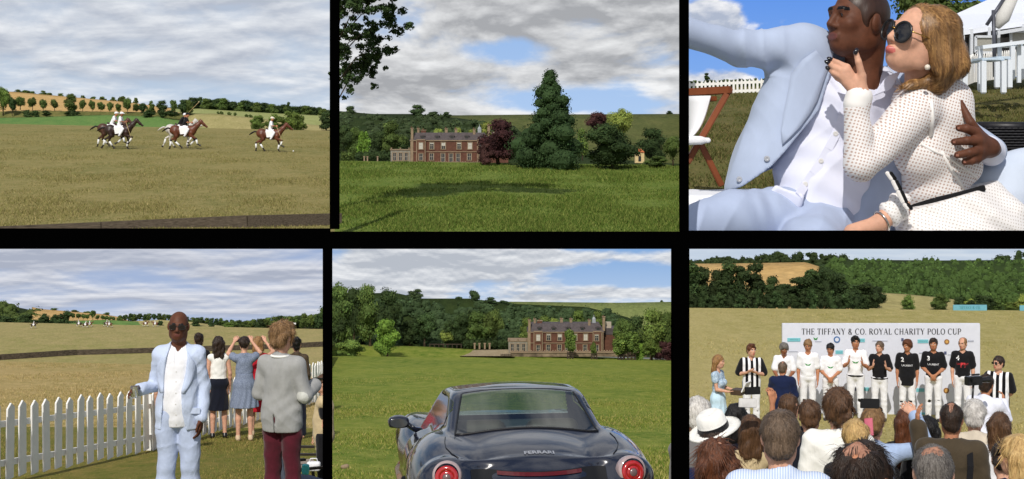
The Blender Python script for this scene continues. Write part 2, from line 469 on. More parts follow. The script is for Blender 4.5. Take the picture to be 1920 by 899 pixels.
# polo field: green crop, rough bank, ripe corn, pasture, stubble
ribbon('crop_strip', 333, [(-120, 233), (0, 233), (400, 242)], 348, [(-120, 224), (60, 220), (200, 216), (300, 219), (400, 237)], M_green)
ribbon('bank', 349, [(-120, 226), (60, 222), (200, 218), (300, 221), (400, 238)], 354, [(-120, 212), (60, 208), (300, 211), (400, 214)], M_bank)
ribbon('corn_field', 355, [(-120, 212), (60, 208), (300, 212), (340, 214)], 420, [(-120, 168), (18, 172), (120, 181), (240, 192), (300, 200), (340, 206)], M_gold)
ribbon('stubble_field', 335, [(320, 241), (420, 242.5), (627, 247)], 352, [(320, 228), (366, 214), (400, 213), (500, 224), (560, 232), (627, 238)], M_olive)
ribbon('pasture', 356, [(320, 216), (372, 214), (500, 226), (560, 236), (627, 240)], 400, [(320, 205), (372, 204), (500, 212), (627, 218)], M_pale)
ribbon('ridge', 405, [(250, 214), (380, 206), (627, 222)], 440, [(250, 205), (330, 201), (400, 196), (500, 198), (627, 208)], M_wfloor)
# house: wooded slope and the bare down behind it
ribbon('wooded_hill', 200, [(629, 305), (1282, 310)], 236, [(629, 208), (700, 214), (780, 214), (860, 222), (960, 236), (1100, 262), (1282, 300)], M_wfloor, bulge=.1)
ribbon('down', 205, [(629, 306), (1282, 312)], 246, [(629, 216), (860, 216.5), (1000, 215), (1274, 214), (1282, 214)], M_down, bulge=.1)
# couple: low far hedge land is planted further down
# fence: wooded hills and corn behind the mown field
ribbon('wooded_hill', 77.5, [(-60, 607), (614, 620)], 84, [(-60, 566), (0, 570), (70, 584), (130, 600), (300, 602), (430, 606), (520, 600), (614, 597)], M_wfloor)
ribbon('corn_field', 78.5, [(60, 601), (240, 603)], 84, [(60, 576), (80, 580), (130, 584), (190, 589), (232, 596), (240, 601)], M_gold)
ribbon('crop_strip', 77, [(110, 608.5), (300, 612)], 78, [(110, 603), (200, 600), (300, 606)], M_green)
ribbon('stubble_field', 77, [(240, 611), (420, 615)], 78.2, [(240, 603), (300, 600), (360, 604), (420, 612)], M_olive)
# car: lawn dipping away, drive, wooded slope, down
ribbon('far_lawn', 81, [(614, 673), (1276, 684)], 86, [(614, 645), (700, 647), (790, 650), (900, 656), (980, 664), (1276, 676)], M_car)
ribbon('drive', 82.5, [(862, 668), (964, 668)], 85.5, [(862, 667), (874, 660), (890, 656.5), (952, 655.5), (964, 660)], M_gravel)
ribbon('wooded_hill', 88.5, [(614, 660), (1276, 672)], 93, [(614, 552), (740, 549), (790, 560), (880, 560), (960, 570), (1100, 576), (1180, 596), (1276, 650)], M_wfloor, bulge=.1)
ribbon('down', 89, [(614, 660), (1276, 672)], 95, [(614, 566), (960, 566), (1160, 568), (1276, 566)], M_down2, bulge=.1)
# prize-giving: corn, plantation slope, pale lower field
ribbon('corn_field', 66, [(1276, 580), (1600, 582)], 78, [(1276, 495), (1400, 494), (1510, 492), (1536, 500), (1560, 524), (1600, 574)], M_gold)
ribbon('stubble_field', 63, [(1630, 581), (1790, 582.5)], 67, [(1630, 548), (1700, 552), (1760, 558), (1790, 562)], M_olive)
ribbon('plantation_hill', 67.5, [(1480, 585), (2080, 586)], 80, [(1480, 520), (1520, 500), (1580, 488), (1700, 489), (1870, 488), (2080, 490)], M_plant)
ribbon('far_ridge', 80.5, [(1276, 500), (2080, 500)], 84, [(1276, 492), (1340, 489), (1560, 487), (1860, 489.5), (2080, 486)], M_wfloor)

# ---------------------------------------------------------------- foliage
def leaf_mat(name, c, var=.35, objvar=.12):
    c2 = tuple(x * (1 - var) for x in c[:3])
    m = mat(name, tuple(x * (1 + var * .5) for x in c[:3]), rough=.75, spec=.12, color2=c2, vscale=1.7, attr=True, objvar=objvar)
    t = m.node_tree; b = t.nodes['Principled BSDF']
    src = b.inputs['Base Color'].links[0].from_socket
    tr = t.nodes.new('ShaderNodeBsdfTranslucent'); mixs = t.nodes.new('ShaderNodeMixShader'); mixs.inputs[0].default_value = .18
    o = [n for n in t.nodes if n.type == 'OUTPUT_MATERIAL'][0]
    t.links.new(src, tr.inputs[0]); t.links.new(b.outputs[0], mixs.inputs[1]); t.links.new(tr.outputs[0], mixs.inputs[2]); t.links.new(mixs.outputs[0], o.inputs[0])
    return m

LM = {
    'oak': leaf_mat('oak_leaves', srgb(92, 110, 56)), 'dark': leaf_mat('dark_leaves', srgb(66, 84, 48)),
    'mid': leaf_mat('green_leaves', srgb(108, 128, 62)), 'light': leaf_mat('pale_leaves', srgb(146, 158, 78)),
    'bright': leaf_mat('bright_leaves', srgb(126, 158, 66)), 'beech': leaf_mat('copper_beech_leaves', srgb(84, 56, 54)),
    'conifer': leaf_mat('conifer_needles', srgb(64, 88, 52)), 'wood': leaf_mat('wood_leaves', srgb(74, 92, 58)),
    'larch': leaf_mat('plantation_needles', srgb(88, 114, 58)), 'pine': leaf_mat('pine_needles', srgb(58, 72, 42)),
}
M_bark = mat('bark', srgb(84, 72, 58), rough=.9, spec=.1, var=.3, vscale=6, bump=.6, bscale=20, stretch=(1, 1, .2))

def leaves(lobes, n, size, seed=0, up=.3, core=.72, tint=(.55, 1.35), flat=1.0, shell=.45, gap=.18):
    """many small leaf sprays through the volume of the lobes, denser to the outside, with gaps between"""
    rg = np.random.default_rng(seed)
    L_ = np.array(lobes, float)
    w = (L_[:, 3] * L_[:, 4] * L_[:, 5]) ** (2 / 3); w /= w.sum()
    k = rg.choice(len(L_), n, p=w)
    d = rg.normal(size=(n, 3)); d /= np.linalg.norm(d, axis=1)[:, None]
    r = 1 - shell * rg.random(n) ** 1.6
    # gaps: drop sprays where a coarse pattern over the sphere is low
    ph = L_[k, 0] * 7.1 + L_[k, 2] * 5.3
    pat = np.sin(d[:, 0] * 5 + ph) + np.sin(d[:, 1] * 5 + 1.7 * ph) + np.sin(d[:, 2] * 5.5 + 2.3 * ph)
    keep = pat > -1.5 + gap * 3 * rg.random(n)
    r = r * (1 + .10 * np.clip(pat, -1.5, 1.5))
    c = L_[k, :3] + d * r[:, None] * L_[k, 3:6]
    nrm = d / L_[k, 3:6]; nrm /= np.linalg.norm(nrm, axis=1)[:, None]
    nrm = nrm + rg.normal(size=(n, 3)) * .55 + np.array([0, 0, up]); nrm /= np.linalg.norm(nrm, axis=1)[:, None]
    a = np.cross(nrm, rg.normal(size=(n, 3))); a /= np.linalg.norm(a, axis=1)[:, None]
    b = np.cross(nrm, a)
    s = size * (.6 + .8 * rg.random(n))
    A = a * s[:, None]; B = b * (s * .62)[:, None] * flat
    q = np.stack([c - A, c - B + nrm * (s * .12)[:, None], c + A, c + B + nrm * (s * .12)[:, None]], 1)
    lt = rg.uniform(tint[0], tint[1], len(L_))
    tv = lt[k] * rg.uniform(.72, 1.25, n)
    q = q[keep]; tv = tv[keep]
    v = q.reshape(-1, 3); f = np.arange(len(v)).reshape(-1, 4)
    # inner mass that closes the far side of each lobe
    cv, cf, ct = [], [], []
    if core:
        off = len(v)
        for (x, y, z, rx, ry, rz) in L_:
            th = np.linspace(0, np.pi, 6); p = np.linspace(0, 2 * np.pi, 9)[:-1]
            T, Q = np.meshgrid(th, p, indexing='ij')
            j = 1 + .15 * np.sin(3 * Q + x) * np.sin(T)
            pts = np.stack([x + rx * core * j * np.sin(T) * np.cos(Q), y + ry * core * j * np.sin(T) * np.sin(Q), z + rz * core * np.cos(T)], -1).reshape(-1, 3)
            i = np.arange(5)[:, None] * 8 + np.arange(8)[None, :]; i2 = np.arange(5)[:, None] * 8 + (np.arange(8)[None, :] + 1) % 8
            cv.append(pts); cf.append(np.stack([i, i + 8, i2 + 8, i2], -1).reshape(-1, 4) + off); off += len(pts); ct.append(np.full(len(pts), .8))
        v = np.concatenate([v] + cv); f = np.concatenate([f] + cf)
    me = mesh_np('foliage', v, f, smooth=False)
    t4 = np.repeat(tv, 4)
    if core: t4 = np.concatenate([t4] + ct)
    hue = np.repeat(rg.uniform(-.1, .1, len(tv)), 4)
    if core: hue = np.concatenate([hue, np.zeros(len(t4) - len(hue))])
    colr = np.stack([t4 * (1 + hue), t4, t4 * (1 - hue), np.ones_like(t4)], -1).astype(np.float32)
    ca = me.color_attributes.new('tint', 'FLOAT_COLOR', 'POINT'); ca.data.foreach_set('color', colr.ravel())
    return me

def lobes_round(rg, w=.5, h=1.0, z0=.22, n=9):
    L_ = []
    cz, rz = (z0 + h) / 2, (h - z0) / 2
    for i in range(n):
        d = rg.normal(size=3); d /= np.linalg.norm(d); s = rg.uniform(.32, .62)
        L_.append((d[0] * w * .55, d[1] * w * .55, cz + d[2] * rz * .58, w * s, w * s, rz * s * .95))
    L_.append((0, 0, cz, w * .72, w * .72, rz * .78))
    return L_

def lobes_oak(rg, w=.55, h=1.0, z0=.10, n=16):
    L_ = []
    for i in range(n):
        a = rg.uniform(0, 2 * np.pi); t = rg.uniform(0, 1)
        rr = w * .8 * math.sin(math.pi * (.18 + .72 * t)) * rg.uniform(.5, 1)
        s = rg.uniform(.22, .36)
        L_.append((rr * math.cos(a), rr * math.sin(a), z0 + (h - z0) * (.14 + .74 * t), w * s * 1.25, w * s * 1.25, s * .48))
    L_.append((0, 0, z0 + (h - z0) * .45, w * .55, w * .55, (h - z0) * .36))
    return L_

def lobes_conifer(rg, w=.40, h=1.0, z0=.03, n=44):
    L_ = [(0, 0, .95, .028, .028, .055), (0, 0, .87, .05, .05, .08), (0, 0, .76, .085, .085, .1)]
    for i in range(n):
        t = (i + .5) / n
        a = i * 2.399 + rg.uniform(-.4, .4)
        env = w * (1 + .16 * math.sin(t * 40) + .10 * math.sin(a * 2 + 1)) * (1 - t) ** .78 * (1.0 if t > .12 else .8) * rg.uniform(.55, 1.22)
        s = (.046 + .085 * (1 - t)) * rg.uniform(.75, 1.25)
        L_.append((env * .78 * math.cos(a), env * .78 * math.sin(a), z0 + (h - z0) * t * .96 + .01, s * 1.35, s * 1.35, s * 1.05))
        L_.append((env * .4 * math.cos(a), env * .4 * math.sin(a), z0 + (h - z0) * t * .96 + .02, s * 1.25, s * 1.25, s * 1.0))
    return L_

def lobes_pine(rg, w=.3, h=1.0, n=11):
    L_ = []
    for i in range(n):
        t = rg.uniform(.15, 1); a = rg.uniform(0, 6.28); rr = w * (1.05 - .7 * t) * rg.uniform(.2, .9)
        s = rg.uniform(.09, .15)
        L_.append((rr * math.cos(a), rr * math.sin(a), t * .92, s * 1.3, s * 1.3, s * .75))
    L_.append((0, 0, .35, w * .7, w * .7, .26)); L_.append((0, 0, .62, w * .45, w * .45, .2))
    return L_

def trunk_mesh(rg, h=.35, r=.035, limbs=4, reach=.22, top=.6):
    m = MB()
    pts = [(0, 0, -.02), (rg.uniform(-.01, .01), rg.uniform(-.01, .01), h * .5), (rg.uniform(-.02, .02), rg.uniform(-.02, .02), h), (rg.uniform(-.03, .03), rg.uniform(-.03, .03), top)]
    m.tube(pts, [r * 1.25, r, r * .8, r * .25], 7)
    for i in range(limbs):
        a = i * 6.28 / limbs + rg.uniform(-.5, .5); z = h * rg.uniform(.75, 1.1)
        m.tube([(0, 0, z), (reach * .5 * math.cos(a), reach * .5 * math.sin(a), z + .12), (reach * math.cos(a), reach * math.sin(a), z + .28)], [r * .55, r * .35, r * .12], 5)
    return m.mesh('trunk', M_bark, smooth=True)

PROTO = {}
def proto(kind, leafkey, var=0, n=2600, size=.035):
    key = (kind, leafkey, var, n)
    if key in PROTO: return PROTO[key]
    rg = np.random.default_rng(100 + var * 7 + len(kind))
    if kind == 'round': lb = lobes_round(rg); tr = trunk_mesh(rg, .3, .03)
    elif kind == 'oak': lb = lobes_oak(rg); tr = trunk_mesh(rg, .3, .035)
    elif kind == 'conifer': lb = lobes_conifer(rg); tr = trunk_mesh(rg, .3, .03, 0, top=.9)
    elif kind == 'pine': lb = lobes_pine(rg); tr = trunk_mesh(rg, .3, .022, 3, .12, .85)
    elif kind == 'bush': lb = [(x, y, z * .9, a, b, c) for (x, y, z, a, b, c) in lobes_oak(rg, .55, 1.0, -.1, 14)]; tr = trunk_mesh(rg, .2, .02, 3, .2, .5)
    elif kind == 'sapling': lb = [(x * .55, y * .55, z, a * .6, b * .6, c) for (x, y, z, a, b, c) in lobes_oak(rg, .5, 1.0, .22, 12)]; tr = trunk_mesh(rg, .3, .022, 3, .1, .8)
    cm = leaves(lb, n, size, seed=var * 13 + 5, shell=.5)
    cm.materials.append(LM[leafkey])
    zs = np.array([c[2] + c[5] for c in lb]).max(); xs = max(abs(c[0]) + c[3] for c in lb)
    PROTO[key] = (cm, tr, zs, xs)
    return PROTO[key]

TREE_N = [0]
def tree(x, ytop, ybase, width, D, kind='round', leafkey='oak', name=None, label=None, group=None, n=2600, size=.035, var=None, zb=None, depth=1.0):
    n = int(n * 1.9); size = size * .72
    """a tree whose foot, top and spread are given; a thing with trunk and crown"""
    TREE_N[0] += 1
    if var is None: var = TREE_N[0] % 3
    cm, tr, zs, xs = proto(kind, leafkey, var, n, size)
    p = P(x, ybase, D)
    h = (ybase - ytop) / F * D / zs
    sx = width / 2 / F * D / xs
    nm = name or {'round': 'round_tree', 'oak': 'broadleaf_tree', 'conifer': 'conifer_tree', 'pine': 'pine_tree', 'bush': 'bush', 'sapling': 'young_tree'}[kind]
    r = empty(nm, p, rz=(TREE_N[0] * 2.4) % 6.28)
    r.scale = (sx, sx * depth, h)
    tag(r, label, 'bush' if kind == 'bush' else 'tree', group)
    link('trunk', tr, r); link('crown', cm, r)
    return r

def wood(name, pts, leafkey, lobe_px, D, n=40, size=1.6, seed=0, squash=.9, zjit=.35, label=None, grow=1.0):
    """a wood that reads as one mass: crowns over a slope; pts = list of (x, y, depth) of crown tops"""
    rg = np.random.default_rng(seed); lb = []
    for (x, y, d) in pts:
        s = lobe_px * rg.uniform(.7, 1.3) / F * d
        p = P(x, y, d)
        lb.append((p.x, p.y, p.z - s * squash, s, s, s * squash * rg.uniform(.85, 1.3)))
        for q in range(2):
            s2 = s * rg.uniform(.45, .7)
            lb.append((p.x + rg.uniform(-1, 1) * s * .8, p.y - rg.uniform(0, 1) * s * .5, p.z - s * squash + rg.uniform(-.3, .8) * s * .8, s2, s2, s2 * squash))
    me = leaves(lb, n * len(pts), size / F * D, seed=seed, shell=.5, core=.8, tint=(.5, 1.4))
    me.materials.append(LM[leafkey])
    o = link(name, me); tag(o, label, None, None, 'stuff')
    return o

def crest_pts(rg, x0, x1, top, bot, D0, D1, n, jit=4):
    """n crown tops between a crest outline and a foot outline, nearer when lower"""
    r = []
    for i in range(n):
        x = rg.uniform(x0, x1); t = rg.random()
        yt = np.interp(x, [p[0] for p in top], [p[1] for p in top]); yb = np.interp(x, [p[0] for p in bot], [p[1] for p in bot])
        r.append((x, yt + (yb - yt) * t + rg.normal(0, jit * (1 - t) * .3), D1 + (D0 - D1) * t))
    return r

ORD = ['first', 'second', 'third', 'fourth', 'fifth', 'sixth', 'seventh', 'eighth', 'ninth', 'tenth', 'eleventh', 'twelfth', 'thirteenth', 'fourteenth', 'fifteenth']
# ---- polo field trees
g = 'round trees along the foot of the ripe corn field in the top left picture'
lb0 = 'small round dark tree in the row at the foot of the golden corn field'
for oi, (x, yt, yb, w) in enumerate(((38, 181, 206, 21), (61, 182.5, 207, 19), (81, 186, 209, 18), (102, 186, 209, 17), (155, 187, 210, 17), (173, 188, 211, 16), (189, 191, 212, 15), (206, 191.5, 213, 14), (222, 194, 214, 13), (255, 194, 214, 13))):
    tree(x, yt, yb, w, 354, 'round', 'oak', label=ORD[oi] + ' from the left of the small round trees at the foot of the corn field', group=g, n=900, size=.06)
tree(131, 175, 213, 33, 352, 'oak', 'oak', label='largest tree of the row under the corn field, standing among the small round ones', n=1800, size=.05)
tree(239, 183, 213, 19, 352, 'round', 'oak', label='taller round tree near the end of the row, behind the leading white-shirted pair of riders', n=1200, size=.05)
tree(6, 163, 216, 34, 351, 'oak', 'mid', label='big leafy tree cut by the edge of the top left picture', n=2200, size=.045)
tree(23, 182, 217, 18, 350, 'round', 'dark', label='dark tree tucked beside the big leafy tree at the edge of the polo picture', n=1200, size=.05)
g = 'trees on the skyline above the corn field'
for i, (x, yt, yb, w) in enumerate(((32, 168, 176, 22), (48, 169, 177, 20), (62, 171, 179, 16), (80, 170, 181, 14), (92, 174, 182, 16), (115, 175, 184, 18), (155, 179, 188, 12), (175, 181, 190, 16), (192, 181, 192, 18), (213, 182, 193, 16), (229, 180, 196, 18), (254, 183, 198, 12), (284, 189, 206, 12))):
    tree(x, yt, yb + 3, w, 424, 'oak', 'oak', label='small tree on the skyline above the golden corn field', group=g, n=500, size=.08)
g = 'trees of the belt beyond the middle of the polo field'
for i, (x, yt, yb, w) in enumerate(((268, 193, 216, 20), (283, 194, 216, 20), (304, 188, 216, 24), (325, 187, 217, 22), (342, 186, 216, 24), (355, 189, 216, 18))):
    tree(x, yt, yb, w, 353, 'oak', 'oak' if i % 2 else 'dark', label=ORD[i] + ' tree from the left in the belt behind the middle riders', group=g, n=1000, size=.055)
for i, (x, w) in enumerate(((275, 30), (305, 24), (322, 30))):
    tree(x, 207, 219, w, 347, 'bush', 'dark', label='low dark bush in front of the tree belt behind the middle riders', group='bushes before the tree belt', n=600, size=.07)
for x, yt, yb, w in ((50, 206, 220, 20), (66, 207, 219, 18), (88, 207, 218, 22), (136, 207, 219, 30)):
    tree(x, yt, yb, w, 348.5, 'bush', 'dark', label='low dark bush on the bank below the row of round trees', group='bushes on the bank under the corn field', n=600, size=.07)
rg = np.random.default_rng(5)
g = 'trees on the long wooded ridge at the right of the polo picture'
for i in range(26):
    x = 352 + i * 10.6 + rg.uniform(-2, 2)
    yt = np.interp(x, [350, 390, 430, 480, 560, 627], [185, 183, 187, 192, 198, 204]) + rg.uniform(-2.5, 2.5)
    tree(x, yt, yt + 26, 28 + rg.uniform(-3, 6), 402 + (i % 3) * 3, 'oak', 'dark' if i % 3 else 'oak', label='dark tree in the long wood along the ridge at the right of the polo picture', group=g, n=900, size=.055)
tree(541, 191, 212, 9, 401, 'pine', 'dark', label='thin tree standing up above the wood on the ridge', n=400, size=.08)
for i, (x, yt, yb, w) in enumerate(((484, 216, 243, 34), (512, 213, 244, 36), (544, 208, 244.5, 46), (564, 217, 245, 28))):
    tree(x, yt, yb, w, 333.5, 'bush', 'mid', label=ORD[i] + ' bush from the left in the green clump behind the lone rider', group='bushes of the clump behind the lone rider', n=1500, size=.045)
for x, yt, yb, w in ((612, 209, 247, 34), (628, 206, 247, 30)):
    tree(x, yt, yb, w, 336, 'oak', 'dark', label='dark tree at the edge of the polo field cut by the picture border', group='dark trees at the border of the polo picture', n=1400, size=.05)
for x, y in ((409, 214), (415, 214), (440, 216), (462, 219), (470, 220), (430, 215)):
    tree(x, y - 5, y + 1.5, 9, 352.5, 'bush', 'oak', label='little bush in the hedge between the pale fields', group='bushes of the hedge between the pale fields', n=250, size=.1)

# ---- house picture trees
rg = np.random.default_rng(11)
TOP2 = [(629, 208), (680, 212), (730, 214), (800, 213), (850, 218), (900, 224), (985, 232)]
wood('hanging_wood', crest_pts(rg, 632, 960, TOP2, [(629, 282), (985, 284)], 203, 233, 190, 5), 'wood', 13, 215, n=70, size=2.6, seed=21, label='dark wood covering the hillside behind the house')
for x, yt, yb, w in ((660, 198, 226, 32), (782, 196, 224, 34), (812, 209, 226, 32), (838, 209.5, 226, 22)):
    tree(x, yt, yb, w, 236, 'oak', 'wood', name='hilltop_tree', label='domed tree standing up out of the wood on the hilltop behind the house', group='domed hilltop trees of the house picture', n=1500, size=.045)
tree(1256, 208, 217, 16, 247, 'oak', 'dark', label='lone little tree on the bare skyline of the down', n=600, size=.07)
for i, (x, yt, yb, w, k) in enumerate(((644, 232, 300, 60, 'dark'), (664, 236, 300, 44, 'oak'), (737, 226, 300, 54, 'oak'), (712, 244, 300, 44, 'dark'), (752, 260, 302, 46, 'dark'))):
    tree(x, yt, yb, w, 194, 'oak', k, label=['dark tree at the left border of the house picture', 'rounded tree second from the left border, by the light green one', 'tallest dark tree between the light green tree and the stone wing', 'dark tree directly behind the light green tree', 'low dark tree overhanging the pale stone wing'][i], n=2600, size=.036)
tree(681, 246, 302, 28, 189, 'sapling', 'bright', name='broadleaf_tree', label='light green narrow tree among the dark trees left of the house', n=1800, size=.04)
g = 'light green trees behind the house roof'
for x, yt, yb, w in ((822, 240, 262, 30), (857, 237.5, 262, 24), (912, 228, 266, 40), (935, 236, 268, 30), (884, 242, 262, 22)):
    tree(x, yt, yb + 16, w, 197, 'oak', 'light', label='light green tree showing above the roof of the brick house', group=g, n=1300, size=.05)
tree(934, 222, 309, 84, 176, 'oak', 'beech', name='copper_beech', label='big copper beech standing between the house and the tall conifer', n=5200, size=.028)
tree(908, 268, 309, 40, 174, 'bush', 'beech', name='copper_beech', label='low spreading skirt of dark copper foliage before the house end', n=2200, size=.04)
tree(1031, 128, 312, 158, 170, 'conifer', 'conifer', label='very tall dark conifer, the highest tree in the house picture', n=15000, size=.015)
tree(1148, 230, 313, 118, 171, 'bush', 'dark', name='broadleaf_tree', label='broad dark green tree right of the tall conifer', n=6500, size=.027)
tree(1120, 209, 262, 52, 190, 'oak', 'beech', name='copper_beech', label='copper beech with only its dome showing above the broad dark tree', n=2600, size=.036)
tree(1165, 203, 270, 52, 185, 'round', 'light', label='yellow-green round tree behind the broad dark tree', n=2600, size=.036)
tree(1224, 239, 308, 64, 186, 'oak', 'dark', label='dark tree behind the little lodge with the orange roof', n=2600, size=.036)
tree(1262, 254, 310, 46, 178, 'oak', 'oak', label='leafy tree at the right border of the house picture', n=2600, size=.036)
tree(1232, 292, 313, 60, 175, 'bush', 'oak', label='low bushes spreading right of the little lodge', n=1500, size=.05)
tree(1092, 240, 300, 30, 188, 'oak', 'mid', label='green tree glimpsed between the conifer and the broad dark tree', n=1200, size=.05)

# tree whose boughs hang into the house picture; its trunk stands behind the post
def hanging_tree():
    D = 118.0; p = P(628, 424, D); s = D / F
    r = empty('overhanging_tree', p); tag(r, 'tree whose leafy boughs hang into the upper left corner of the house picture', 'tree')
    m = MB()
    m.tube([(0, 0, -.5), (-.05, 0, 8), (.1, 0, 14), (.4, .5, 22)], [.24, .22, .2, .1], 9)
    rg = np.random.default_rng(3); lb = []; up = []
    ends = [(690, 20), (715, 45), (700, 90), (668, 60), (655, 120), (676, 128), (645, 150), (690, -30), (725, 10), (655, 10), (650, 85), (720, -60), (660, -60), (760, -90), (700, -120), (800, -100), (660, -160), (760, -150), (820, -130), (880, -150), (930, -120), (720, -200), (840, -190)]
    for i, (x, y) in enumerate(ends):
        q = P(x, y, D) - p
        yo = rg.uniform(-4, 6)
        m.tube([(0, 0, max(6, q.z - 3.0)), (q.x * .5, yo * .5, q.z - .7), (q.x, yo, q.z)], [.07, .04, .012], 5)
        for k in range(17 if y > -20 else 5):
            sc = rg.uniform(.2, .42) * (1 if y > -20 else 4.2)
            dx = rg.normal(0, .75); 
            lx = q.x + dx * 1.25
            if lx - sc < .05: lx = .05 + sc
            (lb if y > -20 else up).append((lx, yo + rg.normal(0, .9), q.z + rg.normal(-.1, .65), sc * 1.1, sc, sc * .85))
    m.obj('trunk', M_bark, r, smooth=True)
    me = leaves(lb, 30000, .105, seed=4, core=0, shell=.98, gap=.6, up=.0, tint=(.55, 1.3)); link('crown', me, r, LM['dark'])
    me = leaves(up, 9000, .4, seed=6, core=0, shell=.95, gap=.2, tint=(.55, 1.3)); link('crown', me, r, LM['dark'])  # unseen upper crown, put above the view and enlarged to shade the lawn
hanging_tree()

# ---- fence picture trees
rg = np.random.default_rng(17)
wood('wood', crest_pts(rg, -40, 80, [(-40, 560), (10, 560), (50, 572), (80, 582)], [(-40, 604), (80, 606)], 77.6, 83, 46, 3), 'oak', 13, 80, n=90, size=2.4, seed=31, label='dark wood at the left end of the mown field in the fence picture')
g = 'bushy trees along the far edge of the mown field'
for i, (x, yt, yb, w) in enumerate(((86, 588, 609, 30), (104, 590, 609, 28), (122, 582, 609, 30), (10, 592, 607, 40), (50, 590, 608, 40))):
    tree(x, yt, yb, w, 77.2, 'bush', 'dark', label='dark bushy tree along the far edge of the mown field', group=g, n=900, size=.06)
g = 'tiny round trees under the far corn field'
for i, x in enumerate((137, 147, 156, 164, 183, 192, 199, 206, 213, 222)):
    tree(x, 587 + i * .9, 599 + i * .5, 10, 78.3, 'round', 'oak', label='tiny round tree in the row under the far corn field in the fence picture', group=g, n=350, size=.1)
tree(174, 582, 600, 15, 78.2, 'oak', 'oak', label='larger tree in the row of tiny round trees in the fence picture', n=600, size=.08)
for x, y in ((100, 580), (140, 583), (165, 586), (200, 588)):
    tree(x, y - 2, y + 4, 20, 84, 'bush', 'oak', label='low tree on the skyline of the far corn field in the fence picture', group='skyline trees over the far corn field', n=250, size=.1)
g = 'far trees of the belt behind the man in the light suit'
for i in range(24):
    x = 226 + i * 9; yt = np.interp(x, [226, 260, 300, 360, 430], [590, 588, 588, 594, 599]) + rg.uniform(-1.5, 1.5)
    tree(x, yt, yt + 15, 15, 79.5, 'oak', 'dark' if i % 3 else 'oak', label='far dark tree in the belt behind the man in the light suit', group=g, n=400, size=.09)
for x, yt, yb, w in ((368, 599, 613, 20), (300, 601, 611, 12), (396, 604, 614, 14)):
    tree(x, yt, yb, w, 77.1, 'bush', 'dark', label='low bush at the far edge of the field near the suited man', group='low bushes behind the suited man', n=400, size=.09)
g = 'trees at the far right of the mown field'
for i in range(20):
    x = 428 + i * 9.6; yt = np.interp(x, [428, 470, 520, 550, 575, 614], [604, 599, 592, 594, 588, 587]) + rg.uniform(-2, 2)
    tree(x, yt, 619, 24, 77.4 + (i % 3) * .5, 'oak', 'mid' if i % 4 == 0 else 'oak' if i % 2 else 'dark', label='tree of the long wood at the far right of the mown field', group=g, n=900, size=.06)

# ---- car picture trees
rg = np.random.default_rng(23)
TOP5 = [(614, 552), (745, 549), (790, 560), (840, 563), (890, 560), (930, 566), (960, 570), (1050, 574), (1110, 576), (1165, 582), (1180, 590)]
wood('hanging_wood', crest_pts(rg, 630, 1170, TOP5, [(614, 640), (1180, 640)], 88.6, 92.6, 300, 5), 'wood', 13, 90, n=70, size=2.5, seed=41, label='dark wood covering the hillside beyond the car')
for x, yt, yb, w in ((770, 545, 572, 34), (783, 541, 570, 24), (888, 544, 574, 30), (860, 556, 576, 26), (918, 557, 576, 32), (944, 563, 578, 24)):
    tree(x, yt, yb, w, 93, 'oak', 'wood', name='hilltop_tree', label='domed tree standing up on the wooded skyline of the car picture', group='domed hilltop trees of the car picture', n=1300, size=.05)
tree(1241, 563, 569, 8, 95.2, 'oak', 'dark', label='speck of a lone tree on the bare down in the car picture', n=250, size=.1)
for i, (x, yt, yb, w, k) in enumerate(((634, 531, 650, 66, 'oak'), (664, 536, 650, 60, 'dark'), (694, 530, 650, 66, 'oak'), (728, 540, 652, 56, 'dark'), (640, 592, 654, 70, 'dark'))):
    tree(x, yt, yb, w, 85.5, 'oak', k, label=['tall tree at the left border of the car picture', 'second tall dark tree from the left border', 'tallest of the big trees left of the wooded hill', 'big dark tree nearest the wooded slope', 'shorter dark tree below the tall ones at the left border'][i], n=3600, size=.032)
tree(726, 596, 672, 62, 81.2, 'oak', 'bright', label='small bright green tree standing alone on the lawn left of the car', n=3000, size=.036)
tree(656, 636, 673, 64, 81.1, 'bush', 'mid', label='rounded pale bush on the lawn at the left border of the car picture', n=3200, size=.04)
for i, (x, yt, yb, w, k) in enumerate(((796, 586, 652, 66, 'dark'), (862, 586, 652, 50, 'dark'), (896, 582, 654, 58, 'oak'), (924, 580, 654, 48, 'oak'), (838, 600, 650, 36, 'dark'), (768, 600, 650, 40, 'dark'), (838, 618, 650, 40, 'light'))):
    tree(x, yt, yb, w, 87, 'oak', k, label=['dome-shaped dark tree right of the small bright tree', 'dark tree left of the pair by the hedge', 'tall tree directly behind the clipped hedge', 'tree at the right of the pair behind the hedge', 'dark tree filling the gap left of the hedge', 'dark tree at the foot of the wooded slope behind the bright tree', 'pale low tree in a gap of the tree row left of the hedge'][i], n=2400, size=.038)
for i, (x, yt, yb, w) in enumerate(((986, 594, 640, 36), (1020, 592, 625, 34), (1040, 596, 625, 30), (1085, 581, 625, 38), (1118, 583, 625, 36))):
    tree(x, yt, yb + 14, w, 87.5, 'oak', 'mid' if i != 2 else 'light', label=['light green tree rising beside the pale stone wing in the car picture', 'round green tree above the left half of the roof in the car picture', 'pale tree over the middle of the roof in the car picture', 'tall round tree over the right half of the roof in the car picture', 'round tree above the right end of the roof in the car picture'][i], n=1800, size=.045)
for i, (x, yt, yb, w, k, kd) in enumerate(((1170, 596, 672, 50, 'oak', 'oak'), (1198, 590, 674, 56, 'dark', 'oak'), (1222, 578, 678, 60, 'mid', 'oak'), (1252, 582, 676, 44, 'oak', 'oak'))):
    tree(x, yt, yb, w, 82.3, kd, k, label=['leafy tree hiding the right end of the house in the car picture', 'dark tree behind the bright shrub in the car picture', 'tallest leafy tree right of the house in the car picture', 'tree at the right border of the car picture'][i], n=2800, size=.036)
